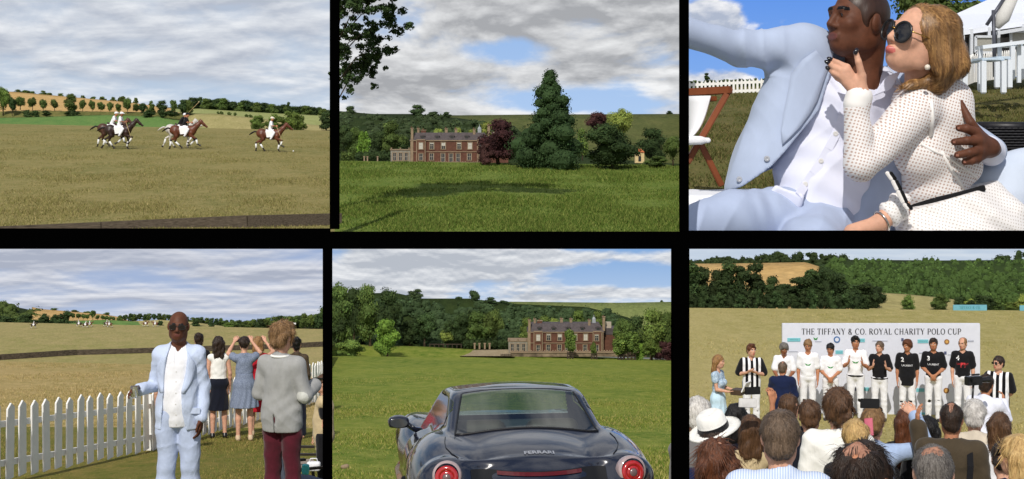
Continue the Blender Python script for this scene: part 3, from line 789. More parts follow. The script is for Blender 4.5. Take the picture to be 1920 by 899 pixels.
tree(1250, 640, 678, 56, 81.0, 'bush', 'beech', name='copper_beech', label='low dark copper shrub at the right border of the car picture', n=1800, size=.045)
tree(1202, 643, 678, 22, 80.6, 'bush', 'bright', label='bright green upright shrub right of the house in the car picture', n=1400, size=.05)
for i, (x, yt, yb, w) in enumerate(((1069, 618, 674, 22), (1114, 641, 675, 14), (1164, 622, 677, 36), (1184, 622, 677, 34), (1219, 630, 679, 30))):
    r = tree(x, yt, yb, w, 80.4, 'sapling', 'mid', label=['young tree in a guard before the middle of the house', 'smallest young tree in a guard before the right bay of the house', 'wide young tree in a guard right of the house', 'young tree in a dark wooden guard, second right of the house', 'young tree beside the bright shrub in the car picture'][i], n=1500, size=.05)
    q = P(x, yb, 80.4)
    if i < 4:
        gd = MB(); hh = .38 if i < 3 else .5; ww = .14 if i < 3 else .2
        for a in range(4):
            gd.box((ww * (a % 2 - .5) * 2, ww * (a // 2 - .5) * 2, hh / 2), (.05, .05, hh))
        for z in (.12, .26, hh - .04):
            for sx in (-1, 1): gd.box((sx * ww, 0, z), (.02, ww * 2, .03)); gd.box((0, sx * ww, z), (ww * 2, .02, .03))
        o = gd.obj('tree_guard', mat('old_timber', srgb(70, 58, 46), var=.3)); o.location = q
        tag(o, ['thin wooden guard round the young tree before the house middle', 'dark little guard round the smallest young tree', 'open wooden guard round the wide young tree', 'dark boarded guard right of the open one'][i], 'tree guard')

# ---- prize-giving picture trees
rg = np.random.default_rng(29)
wood('far_wood', crest_pts(rg, 1282, 1590, [(1282, 484), (1400, 478), (1470, 470), (1520, 468), (1590, 476)], [(1282, 491), (1590, 490)], 80.6, 83, 80, 2), 'dark', 8, 82, n=70, size=2.0, seed=51, label='dark wood along the skyline above the corn in the prize-giving picture')
wood('far_wood', crest_pts(rg, 1856, 2000, [(1856, 484), (1890, 470), (2000, 466)], [(1856, 489), (2000, 488)], 80.6, 83, 34, 2), 'dark', 8, 82, n=70, size=2.0, seed=52, label='dark wood on the skyline at the right border of the prize-giving picture')
wood('plantation', crest_pts(rg, 1500, 2010, [(1500, 506), (1530, 489), (1570, 481), (1700, 483), (2010, 482)], [(1500, 552), (1640, 546), (1760, 552), (2010, 556)], 68.2, 80, 620, 3), 'larch', 7.5, 74, n=46, size=2.0, seed=53, squash=1.5, label='green plantation covering the slope above the polo field')
g = 'tall ragged dark trees along the far edge of the polo field'
for i, (x, yt, w) in enumerate((q[0], q[1], q[2] * 1.3) for q in ((1296, 494, 38), (1318, 500, 34), (1340, 503, 40), (1364, 492, 36), (1388, 498, 40), (1418, 493, 38), (1446, 516, 34), (1472, 532, 36), (1500, 520, 40), (1522, 506, 38), (1548, 498, 42), (1574, 512, 40), (1600, 534, 36), (1624, 530, 38), (1648, 536, 34))):
    tree(x, yt, 580, w, 64 + (i % 3) * .4, 'pine' if i % 4 != 2 else 'oak', 'pine' if i % 3 else 'dark', label=ORD[i] + ' from the left of the tall ragged trees beyond the prize-giving field', group=g, n=2600, size=.036)
for i in range(22):
    tree(1284 + i * 17, 540 + (i * 37 % 14), 581, 34, 63.4, 'bush', 'pine' if i % 2 else 'dark', label='dark undergrowth bush below the ragged trees at the far edge of the prize-giving field', group='undergrowth below the ragged dark trees', n=900, size=.055)
for i, (x, yt, w, k) in enumerate(((1706, 553, 32, 'mid'), (1764, 550, 44, 'oak'), (1818, 560, 24, 'light'), (1868, 560, 34, 'oak'), (1896, 566, 30, 'mid'), (1916, 552, 34, 'light'), (1840, 552, 50, 'dark'), (1800, 556, 30, 'dark'))):
    tree(x, yt, 582, w, 62.9, 'bush', k, label=['pale bush standing alone before the lower stubble field', 'rounded dark green bush right of the stubble field', 'pale bush behind the blue advertising board', 'bush right of the blue advertising board', 'low bush second right of the blue board', 'pale bush at the right border above the blue board', 'dark bush behind the right half of the blue board', 'dark bush left of the blue advertising board'][i], n=1500, size=.05)
# ---------------------------------------------------------------- smooth bodies: blended tapered limbs, meshed as one skin
class Sdf:
    def __init__(s):
        s.p = []; s.M = Matrix.Identity(4); s.sc = 1.0; s.post = []
    def frame(s, M):
        s.M = M; s.sc = M.to_scale().x
    def _rot(s): return np.array(s.M.to_quaternion().to_matrix())
    def _pt(s, v): return np.array(s.M @ Vector(v))
    def cap(s, a, b, ra, rb=None, k=.02, sc=None, op='u'):
        rb = ra if rb is None else rb
        k = k * s.sc
        if sc is None:
            ra, rb = ra * s.sc, rb * s.sc
            A, B = s._pt(a), s._pt(b); lo = np.minimum(A, B) - max(ra, rb); hi = np.maximum(A, B) + max(ra, rb)
            s.p.append(('cap', op, k, lo, hi, A, B, ra, rb))
        else:
            sc = np.array(sc, float) ; c = (np.array(a) + np.array(b)) / 2
            R = s._rot(); t = s._pt(c)
            a = c + (np.array(a) - c) * s.sc; b = c + (np.array(b) - c) * s.sc; ra, rb = ra * s.sc, rb * s.sc
            e = np.abs(np.array(b) - np.array(a)) / 2 + max(ra, rb) * sc
            E_ = np.abs(R) @ e
            s.p.append(('scap', op, k, t - E_, t + E_, R, t, (np.array(a) - c) / sc, (np.array(b) - c) / sc, ra, rb, sc))
        return s
    def ell(s, c, r, k=.02, op='u', R=None):
        k = k * s.sc; Rm = s._rot() @ (np.array(R.to_3x3()) if R is not None else np.eye(3))
        t = s._pt(c); r = np.array(r, float) * s.sc; E_ = np.abs(Rm) @ r
        s.p.append(('ell', op, k, t - E_, t + E_, Rm, t, r)); return s
    def box(s, c, hs, rad=.01, k=.01, op='u', R=None):
        k = k * s.sc; rad = rad * s.sc; Rm = s._rot() @ (np.array(R.to_3x3()) if R is not None else np.eye(3))
        t = s._pt(c); hs = np.array(hs, float) * s.sc; E_ = np.abs(Rm) @ hs
        s.p.append(('box', op, k, t - E_, t + E_, Rm, t, hs - rad, rad)); return s
    def chain(s, pts, rads, k=.02, op='u'):
        for i in range(len(pts) - 1): s.cap(pts[i], pts[i + 1], rads[i], rads[i + 1], k, None, op)
        return s
    def cut(s, pt, n):
        """keep the side that n points away from"""
        n = np.array(n, float); n /= np.linalg.norm(n); pt = np.array(pt, float)
        s.post.append(lambda X, Y, Z, d: np.maximum(d, (X - pt[0]) * n[0] + (Y - pt[1]) * n[1] + (Z - pt[2]) * n[2])); return s
    def fn(s, f): s.post.append(f); return s
    def grid(s, h):
        U = [q for q in s.p if q[1] == 'u']
        lo = np.min([q[3] for q in U], 0) - 3 * h; hi = np.max([q[4] for q in U], 0) + 3 * h
        n = np.maximum(4, np.ceil((hi - lo) / h).astype(int) + 1)
        ax = [(lo[i] + h * np.arange(n[i])).astype(np.float32) for i in range(3)]
        d = np.full(n, .3, np.float32)
        for q in s.p:
            kind, op, k = q[0], q[1], max(q[2], 1e-4)
            m = k + 3 * h
            i0 = np.maximum(0, np.floor((q[3] - m - lo) / h).astype(int)); i1 = np.minimum(n, np.ceil((q[4] + m - lo) / h).astype(int) + 1)
            if np.any(i1 <= i0): continue
            sl = tuple(slice(i0[i], i1[i]) for i in range(3))
            X = ax[0][sl[0]][:, None, None]; Y = ax[1][sl[1]][None, :, None]; Z = ax[2][sl[2]][None, None, :]
            if kind == 'cap':
                A, B, ra, rb = q[5:9]; ab = B - A; L2 = float(ab @ ab) or 1e-9
                px, py, pz = X - A[0], Y - A[1], Z - A[2]
                t = np.clip((px * ab[0] + py * ab[1] + pz * ab[2]) / L2, 0, 1)
                e = np.sqrt((px - t * ab[0]) ** 2 + (py - t * ab[1]) ** 2 + (pz - t * ab[2]) ** 2) - (ra + (rb - ra) * t)
            else:
                R, t0 = q[5], q[6]
                px, py, pz = X - t0[0], Y - t0[1], Z - t0[2]
                lx = R[0, 0] * px + R[1, 0] * py + R[2, 0] * pz; ly = R[0, 1] * px + R[1, 1] * py + R[2, 1] * pz; lz = R[0, 2] * px + R[1, 2] * py + R[2, 2] * pz
                if kind == 'ell':
                    r = q[7]
                    k0 = np.sqrt((lx / r[0]) ** 2 + (ly / r[1]) ** 2 + (lz / r[2]) ** 2); k1 = np.sqrt((lx / r[0] ** 2) ** 2 + (ly / r[1] ** 2) ** 2 + (lz / r[2] ** 2) ** 2)
                    e = k0 * (k0 - 1) / np.maximum(k1, 1e-6)
                elif kind == 'scap':
                    A, B, ra, rb, sc = q[7:12]; ab = B - A; L2 = float(ab @ ab) or 1e-9
                    lx, ly, lz = lx / sc[0] - A[0], ly / sc[1] - A[1], lz / sc[2] - A[2]
                    t = np.clip((lx * ab[0] + ly * ab[1] + lz * ab[2]) / L2, 0, 1)
                    e = (np.sqrt((lx - t * ab[0]) ** 2 + (ly - t * ab[1]) ** 2 + (lz - t * ab[2]) ** 2) - (ra + (rb - ra) * t)) * sc.min()
                else:
                    hs, rad = q[7], q[8]
                    ax_, ay_, az_ = np.abs(lx) - hs[0], np.abs(ly) - hs[1], np.abs(lz) - hs[2]
                    e = np.sqrt(np.maximum(ax_, 0) ** 2 + np.maximum(ay_, 0) ** 2 + np.maximum(az_, 0) ** 2) + np.minimum(np.maximum(ax_, np.maximum(ay_, az_)), 0) - rad
            D = d[sl]
            if op == 'u':
                hh = np.clip(.5 + .5 * (e - D) / k, 0, 1)
                d[sl] = e * (1 - hh) + D * hh - k * hh * (1 - hh)
            else:
                hh = np.clip(.5 - .5 * (D + e) / k, 0, 1)
                d[sl] = D * (1 - hh) - e * hh + k * hh * (1 - hh)
        if s.post:
            X = ax[0][:, None, None]; Y = ax[1][None, :, None]; Z = ax[2][None, None, :]
            for f in s.post: d = f(X, Y, Z, d).astype(np.float32)
        # close the outside so no skin runs off the grid
        for i in range(3):
            sl = [slice(None)] * 3
            for e in (0, -1):
                sl[i] = e; d[tuple(sl)] = np.maximum(d[tuple(sl)], h)
        return lo, h, d
    def mesh(s, name, h, mats=None, mfn=None, smooth=1):
        lo, h, d = s.grid(h)
        v, f = surface_nets(d)
        for _ in range(smooth): v = relax(v, f)
        v = lo + v * h
        me = mesh_np(name, v, f)
        if mats:
            for m in (mats if isinstance(mats, (list, tuple)) else [mats]): me.materials.append(m)
        if mfn is not None:
            c = v[f].mean(1)
            me.polygons.foreach_set('material_index', np.asarray(mfn(c), np.int32))
        return me

def surface_nets(d):
    s = d < 0
    nx, ny, nz = d.shape
    c = np.zeros((nx - 1, ny - 1, nz - 1), np.int8)
    for i in (0, 1):
        for j in (0, 1):
            for k in (0, 1): c += s[i:nx - 1 + i, j:ny - 1 + j, k:nz - 1 + k]
    act = (c > 0) & (c < 8)
    I, J, K = np.nonzero(act)
    idx = np.full(act.shape, -1, np.int32); idx[I, J, K] = np.arange(len(I))
    acc = np.zeros((len(I), 3)); cnt = np.zeros(len(I))
    C = [(i, j, k) for i in (0, 1) for j in (0, 1) for k in (0, 1)]
    val = {q: d[I + q[0], J + q[1], K + q[2]] for q in C}
    for a in C:
        for ax in range(3):
            if a[ax] == 0:
                b = list(a); b[ax] = 1; b = tuple(b)
                va, vb = val[a], val[b]; m = (va < 0) != (vb < 0)
                t = np.where(m, va / np.where(m, va - vb, 1), 0)
                for x in range(3):
                    acc[:, x] += np.where(m, a[x] + (t if x == ax else 0), 0)
                cnt += m
    v = acc / cnt[:, None] + np.stack([I, J, K], 1)
    fs = []
    for ax in range(3):
        sa = [slice(None)] * 3; sb = [slice(None)] * 3
        sa[ax] = slice(0, -1); sb[ax] = slice(1, None)
        ch = s[tuple(sa)] != s[tuple(sb)]
        P_ = np.array(np.nonzero(ch)).T
        u, w = (ax + 1) % 3, (ax + 2) % 3
        ok = (P_[:, u] > 0) & (P_[:, w] > 0) & (P_[:, u] < d.shape[u] - 1) & (P_[:, w] < d.shape[w] - 1)
        P_ = P_[ok]
        if not len(P_): continue
        def at(du, dw):
            Q = P_.copy(); Q[:, u] += du; Q[:, w] += dw
            return idx[Q[:, 0], Q[:, 1], Q[:, 2]]
        q = np.stack([at(-1, -1), at(0, -1), at(0, 0), at(-1, 0)], 1)
        ins = s[P_[:, 0], P_[:, 1], P_[:, 2]]
        q[~ins] = q[~ins][:, ::-1]
        fs.append(q)
    return v, np.concatenate(fs)

def relax(v, f, w=.5):
    acc = np.zeros_like(v); cnt = np.zeros(len(v))
    for a in range(4):
        b = (a + 1) % 4
        np.add.at(acc, f[:, a], v[f[:, b]]); np.add.at(cnt, f[:, a], 1)
        np.add.at(acc, f[:, b], v[f[:, a]]); np.add.at(cnt, f[:, b], 1)
    m = acc / np.maximum(cnt, 1)[:, None]
    return v + (m - v) * w

def vnormals(v, f):
    n = np.cross(v[f[:, 2]] - v[f[:, 0]], v[f[:, 3]] - v[f[:, 1]])
    o = np.zeros_like(v)
    for a in range(4): np.add.at(o, f[:, a], n)
    return o / np.maximum(np.linalg.norm(o, axis=1), 1e-9)[:, None]

def T(loc=(0, 0, 0), rx=0, ry=0, rz=0):
    return Matrix.Translation(Vector(loc)) @ Euler((math.radians(rx), math.radians(ry), math.radians(rz)), 'XYZ').to_matrix().to_4x4()

def wrinkle(amp, f=(22, 22, 30), seed=0, band=None):
    """soft cloth folds"""
    def g(X, Y, Z, d):
        a = np.sin(f[0] * X + 9 * Z + 2.1 * np.sin(11 * Z + seed) + seed) * np.sin(f[2] * Z + 7 * Y + 1.7 * np.sin(13 * X + seed)) 
        b = np.sin(f[1] * Y - 14 * Z + 13 * X + seed * 2.3)
        w = (a + .5 * b) * amp * .75
        u = .6 * f[0] * X - .55 * f[2] * Z + .5 * f[1] * Y + 1.8 * np.sin(9 * Z + seed) + 1.3 * np.sin(12 * X + seed)
        w = w + (np.abs(np.sin(u)) ** .6 - .72) * amp * .9
        if band is not None: w = w * np.exp(-((Z - band[0]) / band[1]) ** 2)
        return d + w * (np.abs(d) < .05)
    return g

# ---------------------------------------------------------------- people
SKIN = {
    'fair': mat('fair_skin', srgb(212, 162, 136), rough=.58, spec=.22, var=.08, vscale=30, sss=.06),
    'tan': mat('tanned_skin', srgb(186, 128, 96), rough=.58, spec=.22, var=.1, vscale=30, sss=.06),
    'brown': mat('brown_skin', srgb(146, 92, 62), rough=.48, spec=.4, var=.1, vscale=30, sss=.04),
    'dark': mat('dark_skin', srgb(98, 60, 43), rough=.56, spec=.22, var=.14, vscale=25, sss=.03),
}
LIPS = {k: mat(k + '_lips', c, rough=.4, spec=.4, var=.05) for k, c in (('fair', srgb(190, 100, 92)), ('tan', srgb(160, 88, 72)), ('brown', srgb(128, 70, 58)), ('dark', srgb(104, 58, 50)))}
M_eye = mat('eye_white', srgb(232, 228, 222), rough=.2, spec=.5, var=0)
M_iris = mat('iris_dark', srgb(40, 28, 22), rough=.15, spec=.6, var=0)
M_glass = mat('dark_lens', (.012, .010, .010), rough=.06, spec=.8, var=0)
M_blackm = mat('black_plastic', (.012, .012, .013), rough=.3, spec=.5, var=.1)

def hair_mat(name, c, c2=None):
    m = mat('hair_' + name, c, rough=.42, spec=.35, var=.3, vscale=14, stretch=(6, 6, .8), color2=c2, bump=.5, bscale=26, attr=True)
    return m
HAIR = {
    'black': hair_mat('black', srgb(28, 24, 23), srgb(14, 12, 12)), 'dark': hair_mat('dark_brown', srgb(60, 44, 34), srgb(34, 25, 20)),
    'brown': hair_mat('brown', srgb(104, 74, 50), srgb(66, 46, 32)), 'chestnut': hair_mat('chestnut', srgb(112, 66, 40), srgb(66, 38, 24)),
    'sandy': hair_mat('sandy', srgb(158, 122, 82), srgb(108, 82, 54)), 'blond': hair_mat('blond', srgb(214, 182, 122), srgb(166, 130, 82)),
    'grey': hair_mat('grey', srgb(132, 126, 120), srgb(84, 78, 74)), 'greybrown': hair_mat('grey_brown', srgb(120, 100, 82), srgb(78, 64, 52)),
    'white': hair_mat('white', srgb(226, 222, 216), srgb(178, 172, 166)), 'crop': hair_mat('cropped', srgb(62, 41, 32), srgb(48, 32, 25)),
    'honey': hair_mat('honey', srgb(176, 134, 84), srgb(104, 72, 44)),
}

M_scalp = mat('scalp', srgb(178, 132, 110), rough=.6, spec=.2, color2=srgb(140, 100, 82), vscale=60)
def cloth(name, c, var=.06, bump=.5, bscale=20, rough=.85, **k):
    k.setdefault('stretch', (1, 1, .55))
    return mat('cloth_' + name, c, rough=rough, spec=.12, var=var, vscale=9, bump=bump, bscale=bscale, sheen=.15, **k)

CL = {
    'white': cloth('white', srgb(236, 236, 240), var=.02), 'white_jeans': cloth('white_jeans', srgb(232, 232, 236), var=.03),
    'black': cloth('black', srgb(24, 24, 27)), 'navy': cloth('navy', srgb(24, 34, 66)), 'dnavy': cloth('dark_navy', srgb(24, 27, 40)),
    'paleblue': cloth('pale_blue', srgb(186, 200, 228), var=.03), 'lightblue': cloth('light_blue', srgb(168, 188, 222)),
    'cream': cloth('cream', srgb(232, 224, 206)), 'beige': cloth('beige', srgb(206, 194, 176)), 'olive': cloth('brown_olive', srgb(72, 62, 48)),
    'grey': cloth('grey', srgb(110, 108, 108)), 'burgundy': cloth('burgundy', srgb(84, 28, 40)), 'skyblue': cloth('sky_blue_dress', srgb(196, 222, 238)),
    'red': cloth('red_skirt', srgb(176, 28, 44)), 'tanlinen': cloth('tan_linen', srgb(198, 178, 140)), 'offwhite': cloth('off_white', srgb(240, 238, 232), var=.02),
    'boots': mat('black_boots', srgb(18, 16, 16), rough=.35, spec=.5, var=.1), 'brownboots': mat('brown_boots', srgb(58, 34, 22), rough=.4, spec=.5, var=.15),
    'shoe': mat('dark_shoes', srgb(34, 28, 26), rough=.5, spec=.4), 'tanshoe': mat('tan_shoes', srgb(206, 182, 150), rough=.7), 'lilacwhite': cloth('cool_white', srgb(226, 228, 242), var=.02),
}
def stripe_mat(name, c1, c2, freq, axis=0, duty=.5, soft=.02, rough=.85, coords='Object', mix2=None):
    m = bpy.data.materials.new(name); m.use_nodes = True; t = m.node_tree; b = t.nodes['Principled BSDF']; l = t.links.new
    b.inputs['Roughness'].default_value = rough; b.inputs['Specular IOR Level'].default_value = .12
    tcn = t.nodes.new('ShaderNodeTexCoord'); sp = t.nodes.new('ShaderNodeSeparateXYZ'); l(tcn.outputs[coords], sp.inputs[0])
    mu = t.nodes.new('ShaderNodeMath'); mu.operation = 'MULTIPLY'; mu.inputs[1].default_value = freq; l(sp.outputs[axis], mu.inputs[0])
    ad = t.nodes.new('ShaderNodeMath'); ad.operation = 'ADD'; ad.inputs[1].default_value = 100.0 + duty / 2; l(mu.outputs[0], ad.inputs[0])
    fr = t.nodes.new('ShaderNodeMath'); fr.operation = 'FRACT'; l(ad.outputs[0], fr.inputs[0])
    r = t.nodes.new('ShaderNodeMapRange'); r.inputs[1].default_value = duty - soft; r.inputs[2].default_value = duty + soft; l(fr.outputs[0], r.inputs[0])
    x = t.nodes.new('ShaderNodeMixRGB'); x.inputs[1].default_value = (*c1[:3], 1); x.inputs[2].default_value = (*c2[:3], 1); l(r.outputs[0], x.inputs[0])
    l(x.outputs[0], b.inputs['Base Color']); MATS[name] = m
    return m
CL['umpire'] = stripe_mat('umpire_stripes', srgb(20, 20, 23), srgb(236, 236, 240), 1 / .105, 0, .52)
CL['seersucker'] = stripe_mat('blue_pinstripe', srgb(172, 192, 226), srgb(220, 227, 240), 1 / .012, 0, .5, .25)
CL['greystripe'] = cloth('grey_linen', srgb(160, 160, 158), var=.07, bump=.3)
CL['speckle'] = mat('speckled_print', srgb(86, 96, 118), rough=.85, spec=.1, color2=srgb(150, 160, 180), vscale=90)
CL['floral'] = mat('pale_floral_print', srgb(206, 222, 232), rough=.85, spec=.1, color2=srgb(120, 146, 176), vscale=38)

J0 = dict(neck=(0, .02, 1.47), head=(0, -.012, 1.657), sh=(.172, .015, 1.43), hip=(.088, 0, .94))
HEAD_R = {}

def head_sdf(F, M, fem=False, ears=True, neck=True, jaw=1.0):
    F.frame(M)
    w = .94 if fem else 1.0
    F.ell((0, .014, .034), (.076 * w, .096, .088), .02)
    F.ell((0, -.026, -.03), (.062 * w, .067, .086), .03)
    F.ell((0, -.042, -.083), (.04 * w * jaw, .043, .032), .03)
    for s in (-1, 1):
        F.ell((s * .056 * w, .008, -.055), (.017, .035, .04), .03)
        F.ell((s * .04 * w, -.062, -.016), (.024, .022, .02), .02)
        F.ell((s * .031 * w, -.1, .010), (.018, .016, .0105), .012, 's')
        F.ell((s * .031 * w, -.0775, .010), (.0135, .0125, .0105), .004)
        if ears: F.ell((s * .0785 * w, .018, -.002), (.011, .024, .034), .006, R=Euler((0, 0, s * .35)).to_matrix())
    F.cap((-.034 * w, -.086, .030), (.034 * w, -.086, .030), .011, .011, .016)
    F.cap((0, -.090, .018), (0, -.108, -.022), .0085, .0125, .012)
    for s in (-1, 1): F.ell((s * .0125, -.094, -.028), (.0105, .012, .0085), .008)
    F.cap((-.021 * w, -.087, -.0555), (.021 * w, -.087, -.0555), .0062, .0062, .008)
    F.cap((-.012, -.091, -.055), (.012, -.091, -.055), .006, .006, .008)
    F.cap((-.019 * w, -.087, -.067), (.019 * w, -.087, -.067), .0075, .0075, .008)
    F.cap((-.02, -.098, -.0612), (.02, -.098, -.0612), .0028, .0028, .004, op='s')
    F.frame(Matrix.Identity(4))

def face_mfn(M, body_idx=0, fem=False):
    Mi = np.array(M.inverted()); w = .94 if fem else 1.0
    def g(c):
        q = c @ Mi[:3, :3].T + Mi[:3, 3]
        m = np.full(len(c), body_idx, np.int32)
        x, y, z = np.abs(q[:, 0]), q[:, 1], q[:, 2]
        near = (np.linalg.norm(q, axis=1) < .16)
        lips = near & (y < -.082) & (x < .024) & (z < -.049) & (z > -.0755) & (((x / .026) ** 2 + ((z + .0615) / .0135) ** 2) < 1)
        m[lips] = 1
        eye = near & (y < -.078) & (((x - .031 * w) / .0135) ** 2 + ((z - .010) / .0062) ** 2 < 1)
        m[eye] = 2
        ir = near & (y < -.078) & (((x - .031 * w) ** 2 + (z - .010) ** 2) < .0058 ** 2)
        m[ir] = 3
        br = near & (y < -.07) & (np.abs(z - (.033 - .12 * (x - .03) ** 2 * 30)) < (.0058 if not fem else .004)) & (x > .012) & (x < .054)
        m[br] = 4
        return m
    return g

def hand_sdf(F, wr, d, n, side, curl=.5, sc=1.0, thumb=.5, spread=.12, h=.006):
    """wr wrist, d way the hand points, n way the palm faces, side +1 if the thumb lies along d x n"""
    wr = Vector(wr); d = Vector(d).normalized(); n = Vector(n); n = (n - d * n.dot(d)).normalized(); a = d.cross(n) * side
    R_ = max(.0088 * sc, .8 * h)
    for i, (off, ln) in enumerate(((.028, .94), (.0095, 1.04), (-.0095, .97), (-.027, .78))):
        k0 = wr + d * .012 + a * off * .55 * sc
        k1 = wr + (d * (.088 if i < 3 else .08) + a * off) * sc
        F.cap(k0, k1, .0135 * sc, .0115 * sc, .014)
        di = (d + a * (off / .028) * spread).normalized(); p = k1
        for j, L_ in enumerate((.043, .027, .022)):
            ang = curl * (.55, .9, .7)[j]
            di = (di * math.cos(ang) + n * math.sin(ang)).normalized()
            q = p + di * L_ * ln * sc
            F.cap(p, q, R_ * (1 - .08 * j), R_ * (.93 - .08 * j), .003); p = q
    t0 = wr + (d * .022 + a * .02) * sc; t1 = wr + (d * .052 + a * (.045 + .012 * (1 - thumb)) + n * .012 * thumb) * sc
    t2 = t1 + (d * .032 + a * (.016 - .026 * thumb) + n * .012 * thumb) * sc; t3 = t2 + (d * .026 + n * .008 * thumb - a * .010 * thumb) * sc
    F.cap(t0, t1, .0155 * sc, .0118 * sc, .014); F.cap(t1, t2, R_ * 1.2, R_ * 1.08, .004); F.cap(t2, t3, R_ * 1.08, R_ * .9, .003)

class Person:
    """one figure: joints in metres for a 1.78 m adult facing -Y, clothes grown round the same joints"""
    def __init__(s, lean=0, roll=0, twist=0, hyaw=0, hpitch=0, hroll=0, arms=None, legs=None, fem=False, w=1.0, belly=0.0, shw=1.0, headfwd=0.0):
        s.fem, s.w, s.belly, s.skin = fem, w, belly, 'fair'
        s.TM = T((0, 0, .98)) @ T(rx=lean, ry=roll, rz=twist) @ T((0, 0, -.98))
        k = (.88 if fem else 1.0) * shw
        s.sh = {sd: s.TM @ Vector((sg * J0['sh'][0] * k, .015, 1.43 if not fem else 1.42)) for sd, sg in (('r', -1), ('l', 1))}
        s.neck = s.TM @ Vector((0, .02, 1.46))
        hc = s.TM @ Vector((0, -.012 - headfwd, 1.657))
        base = s.TM.to_3x3().to_4x4()
        s.HM = Matrix.Translation(hc) @ T(rx=hpitch, ry=hroll, rz=hyaw)
        s.hc = hc
        arms = arms or {}
        s.arm = {}
        for sd, sg in (('r', -1), ('l', 1)):
            a = arms.get(sd, {})
            e = s.sh[sd] + Vector(a.get('e', (sg * .045, .02, -.285)))
            wv = e + Vector(a.get('w', (sg * .0, -.06, -.245)))
            d = Vector(a.get('d', tuple(wv - e))).normalized()
            n = Vector(a.get('n', (-sg, 0, 0)))
            s.arm[sd] = dict(e=e, w=wv, d=d, n=n, curl=a.get('curl', .45), thumb=a.get('thumb', .5), ts=a.get('ts'))
        legs = legs or {}
        s.leg = {}
        for sd, sg in (('r', -1), ('l', 1)):
            q = legs.get(sd, {})
            hp = Vector((sg * .088 * (1.05 if fem else 1), 0, .94))
            kn = Vector(q.get('k', (sg * .098, -.012, .50))); an = Vector(q.get('a', (sg * .105, .02, .085)))
            to = Vector(q.get('t', (sg * .125, -.125, .03)))
            s.leg[sd] = (hp, kn, an, to)
    # --- grown shapes
    def torso(s, F, e=0.0, low=True, k=.05):
        F.frame(s.TM); w = s.w
        if s.fem:
            F.cap((0, .0, 1.20), (0, .012, 1.34), .112 + e, .104 + e, k, (1.16 * w, .86, 1))
            for sg in (-1, 1): F.ell((sg * .07, -.085, 1.265), (.058 + e * .6, .052 + e * .6, .06 + e * .6), .03)
            F.cap((-.135, .015, 1.415), (.135, .015, 1.415), .048 + e, .048 + e, k)
            F.ell((0, 0, 1.10), (.122 * w + e, .094 + e, .13), k)
        else:
            F.cap((0, .0, 1.20), (0, .01, 1.35), .126 + e, .122 + e, k, (1.22 * w, .90, 1))
            F.cap((-.152 * w, .015, 1.41), (.152 * w, .015, 1.41), .058 + e, .058 + e, k)
            F.ell((0, -.005 - s.belly * .5, 1.09), (.152 * w + e, .112 + e + s.belly, .15), k)
        for sg in (-1, 1): F.cap((0, .028, 1.475), (sg * .13, .02, 1.425), .042 + e * .7, .038 + e * .7, .04)
        F.frame(Matrix.Identity(4))
        if low: F.ell((0, .008, .965), ((.172 if s.fem else .162) * w + e, .122 + e, .125 + e), k)
    def arms_(s, F, e=0.0, part='all', k=.03, sides='rl', h=.01, upper=1.0, flare=0.0):
        f = .84 if s.fem else 1.0
        for sd in sides:
            A = s.arm[sd]; sh = s.sh[sd]
            if part == 'upper':
                q = sh.lerp(A['e'], upper)
                F.cap(sh, q, .055 * f + e, .047 * f + e + flare, k)
            elif part == 'long':
                q = A['e'].lerp(A['w'], .96)
                F.cap(sh, A['e'], .053 * f + e, .043 * f + e, k); F.cap(A['e'], q, .043 * f + e, .031 * f + e + flare, .02)
            else:
                F.cap(sh, A['e'], .05 * f + e, .040 * f + e, k)
                m = A['e'].lerp(A['w'], .3)
                F.cap(A['e'], m, .038 * f, .040 * f, .02); F.cap(m, A['w'], .040 * f, .026 * f, .02)
                d, n = A['d'], A['n']; sg = -1 if sd == 'r' else 1
                ts = A['ts'] if A['ts'] is not None else (1 if d.cross(n).dot(Vector((0, -1, .0))) > 0 else -1)
                hand_sdf(F, A['w'], d, n, ts, A['curl'], .93 if s.fem else 1.03, A['thumb'], h=h)
    def legs_(s, F, e=0.0, k=.03, foot=True, flare=0.0, down=1.0, sides='rl'):
        for sd in sides:
            hp, kn, an, to = s.leg[sd]
            F.cap(hp, kn, .086 + e, .056 + e, k)
            F.cap(kn, kn.lerp(an, .3), .053 + e, .055 + e + flare * .3, .02); F.cap(kn.lerp(an, .3), kn.lerp(an, down), .055 + e + flare * .3, (.037 if down == 1 else .045) + e + flare, .02)
            if foot:
                F.cap(an, an + Vector((0, .025, -.045)), .036, .034, .02); F.cap(an + Vector((0, -.01, -.03)), to, .036, .028, .02)

    def body(s, h, skin, head_h=None, hairless=False, legs=True, arms='all', neck_r=.054):
        F = Sdf()
        s.torso(F, -.012)
        F.cap(s.neck + Vector((0, .01, -.05)), s.hc + Vector((0, .022, -.075)), neck_r * (1.0 if not s.fem else .84) + .004, neck_r * (.98 if not s.fem else .82), .03)
        head_sdf(F, s.HM, s.fem)
        s.arms_(F, 0, arms, h=h)
        if legs: s.legs_(F, -.006)
        mats = [SKIN[skin], LIPS[skin], M_eye, M_iris, HAIR['dark']]
        return F.mesh('body', h, mats, face_mfn(s.HM, 0, s.fem))

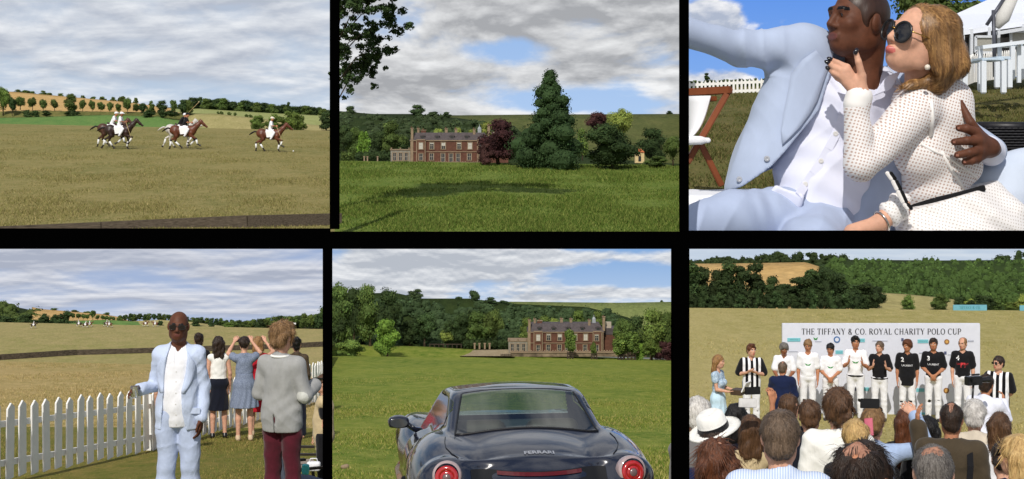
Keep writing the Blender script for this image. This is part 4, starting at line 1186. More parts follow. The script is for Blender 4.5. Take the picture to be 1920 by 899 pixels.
def hair_mesh(P_, style, h, seed=0, strands=0, slen=.03, swid=.0025, amp=.006, parent=None, color='brown', length=.25, wave=0.0):
    F = Sdf(); M = P_.HM; F.frame(M)
    if style in ('short', 'crop', 'balding', 'tonsure', 'quiff', 'curly'):
        e = {'crop': .003, 'short': .014, 'balding': .006, 'tonsure': .008, 'quiff': .016, 'curly': .026}[style]
        F.ell((0, .019, .036), (.077 + e, .097 + e, .087 + e), .02)
        F.ell((0, .07, -.03), (.056 + e, .042 + e, .055), .02)
        for sg in (-1, 1): F.ell((sg * (.066 + e * .5), .0, .012), (.012 + e * .5, .03, .04), .015)
        if style == 'quiff': F.ell((0, -.05, .118), (.055, .04, .03), .03)
        if style == 'curly': F.ell((0, -.04, .10), (.07, .055, .045), .03)
        F.ell((0, -.125, -.045), (.115, .115, .108), .01, 's')          # face
        F.ell((0, .02, -.16), (.2, .2, .085), .01, 's')                 # nape
        for sg in (-1, 1): F.ell((sg * .09, .012, -.008), (.022, .028, .036), .006, 's')
        if style == 'balding':
            F.ell((0, -.075, .105), (.07, .07, .07), .012, 's')
    elif style == 'long':
        F.ell((0, .02, .038), (.088, .108, .096), .02)
        n = length
        for x in (-.055, -.02, .02, .055): F.cap((x, .075, .0), (x * 1.15, .085, -n), .042, .03, .03)
        for sg in (-1, 1): F.cap((sg * .075, .02, .02), (sg * .085, .035, -n * .85), .03, .022, .03)
        F.ell((0, -.13, -.05), (.1, .11, .115), .01, 's')
    elif style == 'bob':
        F.ell((0, .02, .038), (.09, .11, .097), .02)
        for x in (-.05, 0, .05): F.cap((x, .07, .0), (x, .075, -.13), .05, .04, .03)
        for sg in (-1, 1): F.cap((sg * .078, .0, .02), (sg * .082, .01, -.13), .03, .03, .03)
        F.ell((0, -.13, -.04), (.095, .11, .125), .01, 's')
    elif style == 'bun':
        F.ell((0, .02, .036), (.083, .103, .094), .02); F.ell((0, .085, .10), (.05, .048, .045), .02); F.ell((0, .06, -.04), (.06, .05, .05), .02)
        F.ell((0, -.125, -.05), (.105, .112, .112), .01, 's')
    elif style == 'updo':
        F.ell((0, .02, .036), (.09, .11, .10), .02); F.ell((0, .08, .03), (.075, .06, .07), .03)
        F.ell((0, -.125, -.05), (.105, .112, .112), .01, 's')
    F.frame(Matrix.Identity(4))
    if amp:
        Mi = np.array(M.inverted())
        def g(X, Y, Z, d):
            x = X - M.translation.x; y = Y - M.translation.y; z = Z - M.translation.z
            a = np.sin(70 * x + 20 * z + 3 * np.sin(40 * y + seed) + seed) + np.sin(64 * y - 18 * z + seed * 1.7 + 2 * np.sin(50 * x)) + .7 * np.sin(55 * z + 40 * x + seed)
            return d + a * amp * .5
        F.fn(g)
    lo, hh, d = F.grid(h)
    v, f = surface_nets(d); v = relax(v, f); v = lo + v * hh
    nv0 = len(v)
    tint = np.ones(nv0)
    bald = np.zeros(nv0, bool)
    if style in ('tonsure', 'balding'):
        Mi = np.array(M.inverted()); q = v @ Mi[:3, :3].T + Mi[:3, 3]
        c_ = (0, .06, .115) if style == 'tonsure' else (0, -.01, .13)
        rr = np.sqrt(((q[:, 0]) / 1.0) ** 2 + ((q[:, 1] - c_[1]) / 1.15) ** 2 + ((q[:, 2] - c_[2]) / 1.1) ** 2)
        bald = rr + .012 * np.sin(90 * q[:, 0] + seed) + .012 * np.sin(80 * q[:, 1] - seed) < (.034 if style == 'tonsure' else .054)
    nf0 = len(f)
    if strands:
        rg = np.random.default_rng(seed + 1)
        nn = vnormals(v, f)
        k = rg.integers(0, nv0, strands)
        k = k[~bald[k] | (rg.random(strands) < .65)]; strands = len(k)
        Mi = np.array(M.inverted())
        q = v[k] @ Mi[:3, :3].T + Mi[:3, 3]
        whorl = np.array([.01, .055, .12])
        fl = q - whorl; fl[:, 2] -= .05 + .6 * np.maximum(0, .03 - q[:, 2]) * 3
        R = np.array(M)[:3, :3]; fl = fl @ R.T
        N = nn[k]
        fl = fl - N * np.sum(fl * N, 1)[:, None]; fl /= np.maximum(np.linalg.norm(fl, axis=1), 1e-6)[:, None]
        fl = fl + rg.normal(size=fl.shape) * (.10 + wave * .45)
        fl = fl - N * np.sum(fl * N, 1)[:, None] * .8
        sd = np.cross(N, fl); sd /= np.maximum(np.linalg.norm(sd, axis=1), 1e-6)[:, None]
        L_ = slen * rg.uniform(.6, 1.3, strands)[:, None]; w_ = swid * .75 * rg.uniform(.6, 1.3, strands)[:, None]
        p0 = v[k] - N * .003; p1 = v[k] + fl * L_ * .5 + N * (.003 + .003 * rg.random((strands, 1)) - L_ ** 2 * 1.25); p2 = v[k] + fl * L_ + N * (.001 + wave * .010 * rg.random((strands, 1)) - L_ ** 2 * 5)
        sv = np.stack([p0 - sd * w_, p0 + sd * w_, p1 + sd * w_, p1 - sd * w_, p2 + sd * w_ * .3, p2 - sd * w_ * .3], 1).reshape(-1, 3)
        b = nv0 + 6 * np.arange(strands)[:, None]
        sf = np.concatenate([b + np.array([[0, 1, 2, 3]]), b + np.array([[3, 2, 4, 5]])])
        v = np.concatenate([v, sv]); f = np.concatenate([f, sf])
        tint = np.concatenate([tint, np.repeat(rg.uniform(.72, 1.35, strands), 6)])
    me = mesh_np('hair', v, f)
    ca = me.color_attributes.new('tint', 'FLOAT_COLOR', 'POINT')
    ca.data.foreach_set('color', np.stack([tint, tint, tint, np.ones_like(tint)], -1).astype(np.float32).ravel())
    me.materials.append(HAIR[color]); me.materials.append(M_scalp)
    if bald.any():
        mi = np.zeros(len(f), np.int32); mi[:nf0] = bald[f[:nf0]].mean(1) > .5
        me.polygons.foreach_set('material_index', mi)
    return link('hair', me, parent)

def sunglasses(P_, parent, round_=False, sc=1.0, mt=None, clear=False):
    M = P_.HM; m = MB(); w = .94 if P_.fem else 1.0
    fm = mt or M_blackm
    for sg in (-1, 1):
        c = M @ Vector((sg * .034 * w, -.1, .008)); rx, rz = (.029, .029) if round_ else (.031, .021)
        n = 14
        R3 = M.to_3x3()
        ring = [(rx * sc * math.cos(t) * (1 if round_ else (1 - .12 * math.sin(t))), rz * sc * math.sin(t)) for t in [2 * math.pi * i / n for i in range(n)]]
        fv = [c + R3 @ Vector((x, .012 * abs(sg * .034 + x) * 8 * (x * sg > 0) * .3, z)) for x, z in ring]; bv = [p + R3 @ Vector((0, .004, 0)) for p in fv]
        m.add(fv + bv, [tuple(range(n)), tuple(range(2 * n - 1, n - 1, -1))] + [(i, (i + 1) % n, (i + 1) % n + n, i + n) for i in range(n)])
        m.tube([p for p in fv] + [fv[0]], .0025 * sc, 5, cap=False, mi=1)
        m.bar(M @ Vector((sg * .062 * w, -.096, .014)), M @ Vector((sg * .079 * w, .012, .014)), .003, .004, mi=1)
    m.bar(M @ Vector((-.008, -.106, .012)), M @ Vector((.008, -.106, .012)), .003, .004, mi=1)
    return m.obj('sunglasses', [M_glass if not clear else fm, fm], parent, smooth=False)

def shirt(P_, h, m, parent, sleeve='short', hem=.93, e=.012, name='shirt', wr=.004, collar=True, vneck=.0, seed=0, flare=0.0, up=.62, mfn=None, loose=0.0):
    F = Sdf(); P_.torso(F, e)
    if hem < .93: F.cap((0, .004, 1.0), (0, .004, hem - .08), .142 * P_.w + e, .140 * P_.w + e + loose, .05, (1.12, .86, 1))
    if sleeve == 'short': P_.arms_(F, e + .006, 'upper', upper=up, flare=.012)
    elif sleeve == 'long': P_.arms_(F, e, 'long', flare=.006)
    F.fn(wrinkle(wr, seed=seed))
    F.cut((0, 0, hem), (0, 0, -1))
    if collar:
        n = P_.neck; nh = P_.hc
        c = n + (nh - n) * .12
        F.cap(n + Vector((0, .005, -.02)), c + Vector((0, .012, .012)), .073, .064, .02)
    # neck hole
    F.p.append(F.p[-1]); F.p.pop()
    G = P_.TM
    F.frame(G)
    F.cap((0, .012, 1.47), (0, .0, 1.62), .054 if not P_.fem else .06, .07, .006, op='s')
    if vneck: F.cap((0, -.08, 1.47), (0, -.13, 1.47 - vneck), .04, .012, .008, op='s')
    F.frame(Matrix.Identity(4))
    ml = m if isinstance(m, list) else [m]
    return link(name, F.mesh(name, h, ml, mfn), parent)

def trousers(P_, h, m, parent, e=.012, top=1.0, flare=.01, name='trousers', wr=.004, down=.98, seed=3, baggy=0):
    F = Sdf(); F.ell((0, .008, .965), (.165 * P_.w + e, .123 + e, .12 + e), .04)
    P_.legs_(F, e + baggy, foot=False, flare=flare, down=down)
    F.fn(wrinkle(wr, (18, 20, 16), seed=seed)); F.cut((0, 0, top), (0, 0, 1))
    return link(name, F.mesh(name, h, m), parent)

def boots(P_, h, m, parent, top=.5, name='boot', low=False):
    for sd in 'rl':
        F = Sdf(); hp, kn, an, to = P_.leg[sd]
        if not low:
            F.cap(kn + Vector((0, -.005, .0)), an, .066, .046, .02)
            F.cut((0, 0, kn.z - (.5 - top) + .03), (0, 0, 1))
        F.cap(an, an + Vector((0, .025, -.045)), .042, .04, .02); F.cap(an + Vector((0, -.01, -.035)), to, .041, .032, .02)
        link(name, F.mesh(name, h, m), parent)

def skirt(P_, h, m, parent, top=1.08, hem=.55, r0=.13, r1=.2, name='skirt', pleat=.006, n=14, sq=.82, seed=0, cx=0, cy=.005):
    F = Sdf(); F.cap((cx, cy, top), (cx, cy, hem), r0, r1, .02, (1, sq, 1))
    F.ell((cx, .01, .97), (.178 * P_.w, .13, .12), .05)
    def g(X, Y, Z, d):
        a = np.arctan2(Y, X); w = np.clip((top - Z) / (top - hem), 0, 1)
        return d + pleat * w * np.sin(n * a + 3 * np.sin(5 * Z) + seed)
    F.fn(g); F.cut((0, 0, top), (0, 0, 1)); F.cut((0, 0, hem), (0, 0, -1))
    return link(name, F.mesh(name, h, m), parent)

def jacket(P_, h, m, parent, hem=.78, e=.026, open_=0.0, name='jacket', wr=.005, seed=1, lapels=None, vent=False, sleeve='long', collar=True, mfn=None):
    F = Sdf(); P_.torso(F, e)
    F.cap((0, .006, 1.02), (0, .006, hem + .04), .148 * P_.w + e, .160 * P_.w + e, .06, (1.14, .88, 1))
    if sleeve: P_.arms_(F, e, 'long', flare=.01)
    F.fn(wrinkle(wr, (20, 24, 26), seed=seed))
    F.cut((0, 0, hem), (0, 0, -1))
    F.frame(P_.TM)
    if collar: F.cap((0, .035, 1.45), (0, .03, 1.49), .078, .07, .02)
    F.cap((0, .012, 1.46), (0, -.01, 1.62), .06, .075, .006, op='s')
    F.cap((0, -.1, 1.50), (0, -.17, 1.16 if not open_ else 1.2), .055, .018 + open_, .008, op='s')
    if open_:
        F.cap((0, -.17, 1.2), (.0, -.19, hem - .05), .02 + open_, .05 + open_, .008, op='s')
    F.frame(Matrix.Identity(4))
    if vent:
        F.box((0, .2, hem), (.004, .08, .18), .001, .002, 's')
    ml = m if isinstance(m, list) else [m]
    return link(name, F.mesh(name, h, ml, mfn), parent)

def phone(loc, R, label, lit=None, sc=1.0, white=False, screen=True):
    r = empty('phone', loc); r.rotation_euler = R; r.scale = (sc,) * 3
    tag(r, label, 'phone')
    m = MB(); m.box((0, 0, 0), (.142, .008, .071)); m.obj('case', mat('phone_white', srgb(230, 228, 226), rough=.3) if white else M_blackm, r, bevel=.004)
    m = MB(); m.box((0, .0052, 0), (.118, .0016, .062)); m.obj('screen', mat('phone_screen', srgb(70, 74, 66), rough=.12, spec=.6), r)
    return r
# ---------------------------------------------------------------- lettering
def stroke_font():
    """a slim serif capital alphabet made of strokes: (x0, y0, x1, y1, weight) in a box one unit high"""
    K, k, V = .15, .05, .045
    def ser(x, y, w=.11): return (x - w, y, x + w, y, V)
    def arc(cx, cy, rx, ry, a0, a1, n=10, heavy=K, light=k):
        o = []
        for i in range(n):
            t0, t1 = math.radians(a0 + (a1 - a0) * i / n), math.radians(a0 + (a1 - a0) * (i + 1) / n)
            tm = (t0 + t1) / 2; o.append((cx + rx * math.cos(t0), cy + ry * math.sin(t0), cx + rx * math.cos(t1), cy + ry * math.sin(t1), light + (heavy - light) * abs(math.cos(tm)) ** 1.5))
        return o
    g = {}
    st = lambda x: [(x, 0, x, 1, K), ser(x, .02), ser(x, .98)]
    g['I'] = (.34, st(.17)); g['T'] = (.8, [(.4, 0, .4, 1, K), ser(.4, .02, .16), (.04, .98, .76, .98, k), (.05, .98, .05, .76, k), (.75, .98, .75, .76, k)])
    g['H'] = (.9, st(.17) + st(.73) + [(.17, .5, .73, .5, k)]); g['E'] = (.7, [(.17, 0, .17, 1, K), (.04, .98, .62, .98, k), (.04, .02, .64, .02, k), (.17, .52, .5, .52, k), (.62, .98, .62, .8, k), (.64, .02, .64, .22, k), (.5, .42, .5, .62, k)])
    g['F'] = (.66, [(.17, 0, .17, 1, K), ser(.17, .02), (.04, .98, .62, .98, k), (.17, .52, .5, .52, k), (.62, .98, .62, .8, k), (.5, .42, .5, .62, k)])
    g['A'] = (.88, [(.1, 0, .44, 1, k), (.44, 1, .76, 0, K), (.2, .34, .66, .34, k), ser(.1, .02, .1), ser(.76, .02, .12)])
    g['N'] = (.9, [(.15, 0, .15, 1, k), (.15, 1, .74, 0, K), (.74, 0, .74, 1, k), ser(.15, .02), ser(.74, .98), (.04, .98, .18, .98, V)])
    g['Y'] = (.84, [(.1, 1, .42, .48, K), (.74, 1, .42, .48, k), (.42, 0, .42, .48, K), ser(.42, .02), ser(.1, .98), ser(.72, .98, .1)])
    g['C'] = (.86, arc(.46, .5, .38, .49, 50, 310, 14) + [(.72, .96, .72, .72, k)]); g['O'] = (.94, arc(.47, .5, .38, .49, 0, 360, 18))
    g['R'] = (.86, [(.17, 0, .17, 1, K), ser(.17, .02), (.06, .98, .4, .98, k), (.17, .5, .4, .5, k)] + arc(.4, .74, .24, .24, -90, 90, 7) + [(.38, .5, .74, 0, K), ser(.76, .02, .08)])
    g['P'] = (.74, [(.17, 0, .17, 1, K), ser(.17, .02), (.06, .98, .4, .98, k), (.17, .46, .4, .46, k)] + arc(.4, .72, .26, .26, -90, 90, 7))
    g['L'] = (.68, [(.17, 0, .17, 1, K), ser(.17, .98), (.04, .02, .62, .02, k), (.62, .02, .62, .24, k)])
    g['U'] = (.88, [(.16, .3, .16, 1, K), (.72, .3, .72, 1, k), ser(.16, .98), ser(.72, .98)] + arc(.44, .3, .28, .29, 180, 360, 8))
    g['.'] = (.26, [(.12, 0, .12, .12, .13)]); g['&'] = (.9, arc(.4, .26, .27, .25, 60, 320, 10) + arc(.38, .76, .18, .22, 0, 360, 10) + [(.26, .62, .76, .02, .11), (.6, .16, .78, .44, k)]); g[' '] = (.34, [])
    return g
GLYPH = stroke_font()
def serif_text(s, h, m, name, parent, x0, z0, width, y):
    """lettering laid flat against a board whose face looks along -Y"""
    adv = sum(GLYPH[c][0] + .1 for c in s); sx = width / adv; x = x0
    for c in s:
        mb = MB(); i = 0
        for (a, b, c2, d, w) in GLYPH[c][1]:
            pa, pb = Vector((x + a * sx, 0, z0 + b * h)), Vector((x + c2 * sx, 0, z0 + d * h)); dv = pb - pa
            nrm = Vector((-dv.z, 0, dv.x)).normalized() * w * h * .5 if dv.length > 1e-6 else Vector((0, 0, 0))
            yy = Vector((0, y - .0002 * i, 0)); i += 1
            mb.add([pa + nrm + yy, pa - nrm + yy, pb - nrm + yy, pb + nrm + yy], [(0, 1, 2, 3)])
        x += (GLYPH[c][0] + .1) * sx
        if i: mb.obj('letter', m, parent)

def text_mesh(s, size, name='lettering', bold=0.0, sub=0):
    cu = bpy.data.curves.new(name, 'FONT'); cu.body = s; cu.size = size; cu.align_x = 'CENTER'; cu.align_y = 'CENTER'; cu.offset = bold; cu.resolution_u = 2
    o = bpy.data.objects.new(name, cu); COL.objects.link(o)
    dg = bpy.context.evaluated_depsgraph_get(); me = bpy.data.meshes.new_from_object(o.evaluated_get(dg)); bpy.data.objects.remove(o)
    me.materials.clear()
    return me

from mathutils.bvhtree import BVHTree
def decal(me, target, x, z, m, parent, name='lettering', ydir=1, off=.004, sx=1.0):
    """print pressed onto the front (or back) of a garment"""
    tm = target.data
    bv = BVHTree.FromPolygons([v.co.copy() for v in tm.vertices], [tuple(p.vertices) for p in tm.polygons])
    for v in me.vertices:
        px, pz = x + v.co.x * sx * ydir, z + v.co.y
        hit = bv.ray_cast(Vector((px, -1 * ydir, pz)), Vector((0, ydir, 0)))
        v.co = (hit[0] + Vector((0, -off * ydir, 0))) if hit[0] else Vector((px, -.15 * ydir, pz))
    me.materials.append(m); me.update()
    return link(name, me, parent)

INK = mat('print_black', srgb(30, 30, 34), rough=.6, var=0); INKW = mat('print_white', srgb(235, 235, 238), rough=.7, var=0)
TEAL = mat('print_teal', srgb(120, 188, 196), rough=.6, var=0); GREENP = mat('print_green', srgb(60, 140, 70), rough=.6, var=0)
BLUEP = mat('print_blue', srgb(70, 110, 160), rough=.6, var=0); BROWNP = mat('print_brown', srgb(140, 96, 50), rough=.6, var=0); REDP = mat('print_red', srgb(200, 50, 56), rough=.6, var=0)
BANW = mat('board_white', srgb(216, 218, 228), rough=.5, spec=.3, var=.02)

# ---------------------------------------------------------------- backdrop board
def backdrop_board():
    D = 34.0; a = P(1467, 788, D); b = P(1838, 607, D); w, hh = b.x - a.x, b.z - a.z; px = D / F
    r = empty('sponsor_board', (a.x, D, a.z)); tag(r, 'tall white sponsor board with a line of capitals standing behind the polo players', 'sponsor board')
    m = MB(); m.box((w / 2, .05, hh / 2), (w, .09, hh)); m.obj('panel', BANW, r, bevel=.008)
    m = MB()
    for x in (.3, w - .3): m.bar((x, .1, hh * .9), (x, 1.2, 0), .05, .05)
    m.obj('brace', mat('steel_grey', srgb(120, 122, 126), metal=.6, rough=.4), r)
    serif_text('THE TIFFANY & CO. ROYAL CHARITY POLO CUP', 11.0 * px, INK, 'lettering', r, (1503 - 1467) * px, (788 - 627.5) * px, 300 * px, -.003)
    def zx(v): return (1440 + v / 4.571 - 1467) * px
    def zz(v): return (788 - (590 + v / 4.571)) * px
    def rect(cx, cy, ww, h2, mt, nm='logo'):
        q = MB(); q.box((zx(cx), .0, zz(cy)), (ww / 4.571 * px, .012, h2 / 4.571 * px)); return q.obj(nm, mt, r)
    def disc(cx, cy, rad, mt, inner=None):
        q = MB(); n = 16; R_ = rad / 4.571 * px
        q.prism([(zx(cx) + R_ * math.cos(2 * math.pi * i / n), zz(cy) + R_ * math.sin(2 * math.pi * i / n)) for i in range(n)], -.008, .0)
        o = q.obj('emblem', mt, r)
        if inner:
            q = MB()
            q.prism([(zx(cx) + R_ * .6 * math.cos(2 * math.pi * i / n), zz(cy) + R_ * .6 * math.sin(2 * math.pi * i / n)) for i in range(n)], -.011, -.0085)
            q.obj('emblem_centre', inner, o)
    def small(cx, cy, txt, ht, mt, wd=None):
        me = text_mesh(txt, ht / 4.571 * px * 1.3, 'small_print'); me.materials.append(mt)
        o = link('small_print', me, r); o.rotation_euler = (math.pi / 2, 0, 0); o.location = (zx(cx), -.0095, zz(cy))
    for cx, cy, ww in ((222, 217, 112), (800, 222, 60), (1328, 230, 92), (610, 323, 64), (1306, 648, 70), (1310, 855, 70), (830, 640, 70), (700, 790, 60)):
        rect(cx, cy, ww, 30, TEAL); small(cx, cy, 'TIFFANY & CO.', 8 if ww > 80 else 6, mat('print_deep_teal', srgb(60, 130, 140), var=0))
    disc(590, 215, 28, BLUEP, BANW); disc(1532, 234, 22, BROWNP, mat('print_gold', srgb(206, 160, 90), var=0)); disc(1528, 652, 24, BROWNP, mat('print_gold', srgb(206, 160, 90), var=0))
    def wings(cx, cy, s):
        q = MB(); k = px / 4.571
        for sg in (-1, 1):
            q.prism([(zx(cx), zz(cy + .6 * s)), (zx(cx + sg * .5 * s), zz(cy + .6 * s)), (zx(cx + sg * s), zz(cy - .5 * s)), (zx(cx + sg * .35 * s), zz(cy - .2 * s)), (zx(cx), zz(cy + .1 * s))][::sg], -.006, 0)
        q.obj('emblem', GREENP, r)
    wings(408, 206, 20)
    for cx, cy, ww in ((430, 232, 56), (960, 226, 130), (1738, 232, 48), (215, 318, 80), (1330, 330, 70), (1560, 345, 40)): rect(cx, cy, ww, 5, mat('print_pale_grey', srgb(170, 174, 186), var=0), 'small_print')
    for cx, cy in ((1152, 216), (1520, 330), (755, 640)): rect(cx, cy, 20, 26, mat('print_slate', srgb(84, 90, 120), var=0))
    for cx, cy, tx in ((1738, 226, 'JETCITY'),): small(cx, cy, tx, 11, mat('print_slate', srgb(84, 90, 120), var=0))
backdrop_board()
for x0, x1, y0, y1, lb in ((1787, 1850, 572, 583.5, 'blue advertising board with white words at the far edge of the prize-giving field'), (1912, 1990, 573, 584, 'blue advertising board cut by the right border of the prize-giving picture')):
    D = 61.8; a = P(x0, y1 - 1, D); b = P(x1, y0, D); w, hh = b.x - a.x, b.z - a.z
    r = empty('advertising_board', a); tag(r, lb, 'advertising board')
    m = MB(); m.box((w / 2, 0, hh / 2), (w, .06, hh)); m.obj('panel', mat('board_teal', srgb(112, 172, 190), rough=.6, var=.04), r)
    serif_text('TIFFANY & CO.', hh * .48, mat('print_deep_teal', srgb(60, 130, 140), var=0), 'lettering', r, w * .18, hh * .27, w * .64, -.034)
    m = MB()
    for q in (.15, .85): m.bar((w * q, .03, hh * .8), (w * q, .35, 0), .03, .03)
    m.obj('leg', CL['grey'], r)
# low plank at the far side of the crowd
def plank_edge(pts, h, th, label, name='timber_edging', M_=None):
    M_ = M_ or mat('weathered_plank', srgb(96, 86, 74), rough=.85, spec=.1, var=.25, vscale=3, stretch=(.3, 4, 6), bump=.4, bscale=12)
    r = empty(name, pts[0]); tag(r, label, 'plank edging'); o = Vector(pts[0])
    for i in range(len(pts) - 1):
        m = MB(); a, b = Vector(pts[i]) - o, Vector(pts[i + 1]) - o; d = (b - a).normalized() * .012
        m.bar(a + d + Vector((0, 0, h / 2 + (i % 2) * .006)), b - d + Vector((0, 0, h / 2 + (i % 2) * .012)), th, h); m.obj('plank', M_, r, bevel=.006)
    return r
plank_edge([G6.at(1868, 24) + Vector((0, 0, -.02)), G6.at(1930, 24.3) + Vector((0, 0, -.02)), G6.at(1990, 24.5)], .12, .06, 'low grey plank edging on the grass behind the crowd at the right')

# ---------------------------------------------------------------- figures of the prize-giving
def stand(x, D, G, H, label, yaw=0, group=None, z=None, sc=1.0, name='person', cat='person'):
    p = G.at(x, D) if z is None else z
    ang = math.atan2(x - 960, F)
    r = empty(name, p, rz=math.radians(yaw) - ang, sc=H / 1.78 * sc)
    return tag(r, label, cat, group)

ARM_FRONT = lambda: {'r': dict(e=(-.06, .0, -.275), w=(.165, -.17, -.13), d=(.55, -.15, -.75), n=(.3, 1, 0)), 'l': dict(e=(.06, .0, -.275), w=(-.165, -.19, -.12), d=(-.55, -.1, -.75), n=(-.3, 1, 0))}
ARM_CLAP = lambda: {'r': dict(e=(-.07, -.05, -.27), w=(.09, -.2, .09), d=(.1, -.25, .9), n=(1, .2, 0), curl=.1), 'l': dict(e=(.07, -.05, -.27), w=(-.09, -.2, .07), d=(-.1, -.25, .9), n=(-1, .2, 0), curl=.1)}
ARM_BACK = lambda: {'r': dict(e=(-.06, .05, -.27), w=(.13, .14, -.16)), 'l': dict(e=(.06, .05, -.27), w=(-.13, .14, -.16))}
HP = .0125
def player(x, H, label, colr, skin, hair, hcol, pose, num=None, yaw=0, D=33.0, untuck=False, belt=False, w=1.0, crest=None, seed=0, vneck=.08):
    r = stand(x, D, G6, H, label, yaw, 'polo players lined up before the white board')
    p = Person(w=w * .93, shw=.95, **pose); p.skin = skin
    link('body', p.body(HP, skin, legs=False), r)
    hair_mesh(p, hair, HP * .8, seed, 260, .035, .006, parent=r, color=hcol)
    sh = shirt(p, HP, CL[colr], r, hem=.80 if untuck else .945, e=.011, vneck=vneck, seed=seed, wr=.006, up=.8)
    if untuck is False and belt:
        F_ = Sdf(); F_.ell((0, .008, .965), (.186 * w, .147, .14), .02); F_.cut((0, 0, .985), (0, 0, 1)); F_.cut((0, 0, .945), (0, 0, -1)); link('belt', F_.mesh('belt', HP, CL['boots']), r)
    trousers(p, HP, CL['white_jeans'], r, flare=.004, seed=seed)
    boots(p, HP, CL['boots'], r, .47)
    if num: decal(text_mesh(num, .13, 'number', .004), sh, -.1, 1.36, INKW, r, 'number')
    if crest == 'w':
        m = MB()
        for sg in (-1, 1): m.add([(0, -.02, 0), (sg * .035, -.02, 0), (sg * .075, .028, 0), (sg * .025, .012, 0), (0, .0, 0)][::sg], [(0, 1, 2, 3, 4)])
        decal(m.mesh('emblem'), sh, 0, 1.25, GREENP, r, 'emblem')
    if crest in ('line', 'red'):
        decal(text_mesh('LAURENT', .055, 'lettering'), sh, 0, 1.24, INKW if crest == 'line' else REDP, r, 'lettering')
    if crest == 'red':
        m = MB(); m.add([(-.06, -.05, 0), (.03, -.05, 0), (.03, .05, 0), (-.06, .05, 0)], [(0, 1, 2, 3)]); decal(m.mesh('emblem'), sh, .02, 1.22, REDP, r, 'emblem')
    return r, p
player(1470, 1.74, 'polo player in white with curly grey hair, bowing behind the navy suit', 'white', 'brown', 'curly', 'grey', dict(lean=10, hpitch=18, hyaw=12, arms={'l': dict(e=(.05, -.05, -.27), w=(-.1, -.2, -.1)), 'r': dict(e=(-.05, -.05, -.27), w=(.08, -.2, -.12))}), crest='w', seed=1, D=32.6)
player(1515, 1.79, 'fair-haired polo player in white shirt looking down, arms hanging, left of the line', 'white', 'tan', 'short', 'sandy', dict(hpitch=22, hyaw=-8), crest='w', seed=2)
player(1557, 1.71, 'dark-haired polo player in white shirt with hands clasped and a black wrist band', 'white', 'tan', 'short', 'black', dict(hpitch=16, hyaw=-14, arms=ARM_FRONT()), crest='w', seed=3)
player(1604, 1.875, 'tall dark-haired polo player in white shirt and black belt, clapping', 'white', 'tan', 'quiff', 'black', dict(hyaw=10, hpitch=4, arms=ARM_CLAP()), belt=True, seed=4, crest='w')
player(1649, 1.765, 'grey-haired polo player in black shirt, clapping, with a red patch on his trousers', 'black', 'fair', 'short', 'greybrown', dict(hyaw=-28, arms=ARM_CLAP()), belt=True, seed=5, vneck=.1)
player(1701, 1.80, 'bearded polo player in a loose black shirt marked 2', 'black', 'tan', 'curly', 'chestnut', dict(hyaw=-30, hpitch=8), '2', untuck=True, w=1.1, crest='line', seed=6)
player(1750, 1.84, 'polo player in black shirt marked 3 with hands clasped in front', 'black', 'tan', 'quiff', 'dark', dict(arms=ARM_FRONT()), '3', crest='line', seed=7)
player(1805, 1.86, 'balding tall polo player in black shirt marked 4 at the right end of the line', 'black', 'fair', 'balding', 'sandy', dict(hyaw=-22, hpitch=6), '4', crest='red', seed=8)
# red patch, wrist band, beard
def umpire(x, D, H, label, hair, hcol, pose, yaw, glasses=False, seed=0):
    r = stand(x, D, G6, H, label, yaw, 'umpires in black and white stripes')
    p = Person(**pose); link('body', p.body(HP, 'fair', legs=False), r)
    hair_mesh(p, hair, .010, seed, 260, .035, .006, parent=r, color=hcol)
    sh = shirt(p, HP, [CL['umpire'], CL['black']], r, hem=.86, e=.018, vneck=.09, seed=seed, up=.85, mfn=lambda c: (np.abs(c[:, 0]) > .185).astype(int))
    trousers(p, HP, CL['white_jeans'], r, seed=seed); boots(p, HP, CL['brownboots'], r, .47)
    if glasses: sunglasses(p, r)
umpire(1409, 30, 1.75, 'brown-haired umpire in black and white striped shirt, hands together, left of the players', 'quiff', 'chestnut', dict(hyaw=22, arms={'r': dict(e=(-.09, .0, -.26), w=(.15, -.19, .06), d=(.8, -.2, .3), n=(0, .6, 1)), 'l': dict(e=(.09, .0, -.26), w=(-.15, -.19, .04), d=(-.8, -.2, .3), n=(0, .6, 1))}), 6, seed=11)
umpire(1872, 25.3, 1.69, 'umpire in striped shirt and dark glasses with hands behind his back at the right', 'short', 'dark', dict(hyaw=-34, arms=ARM_BACK()), -8, True, seed=12)

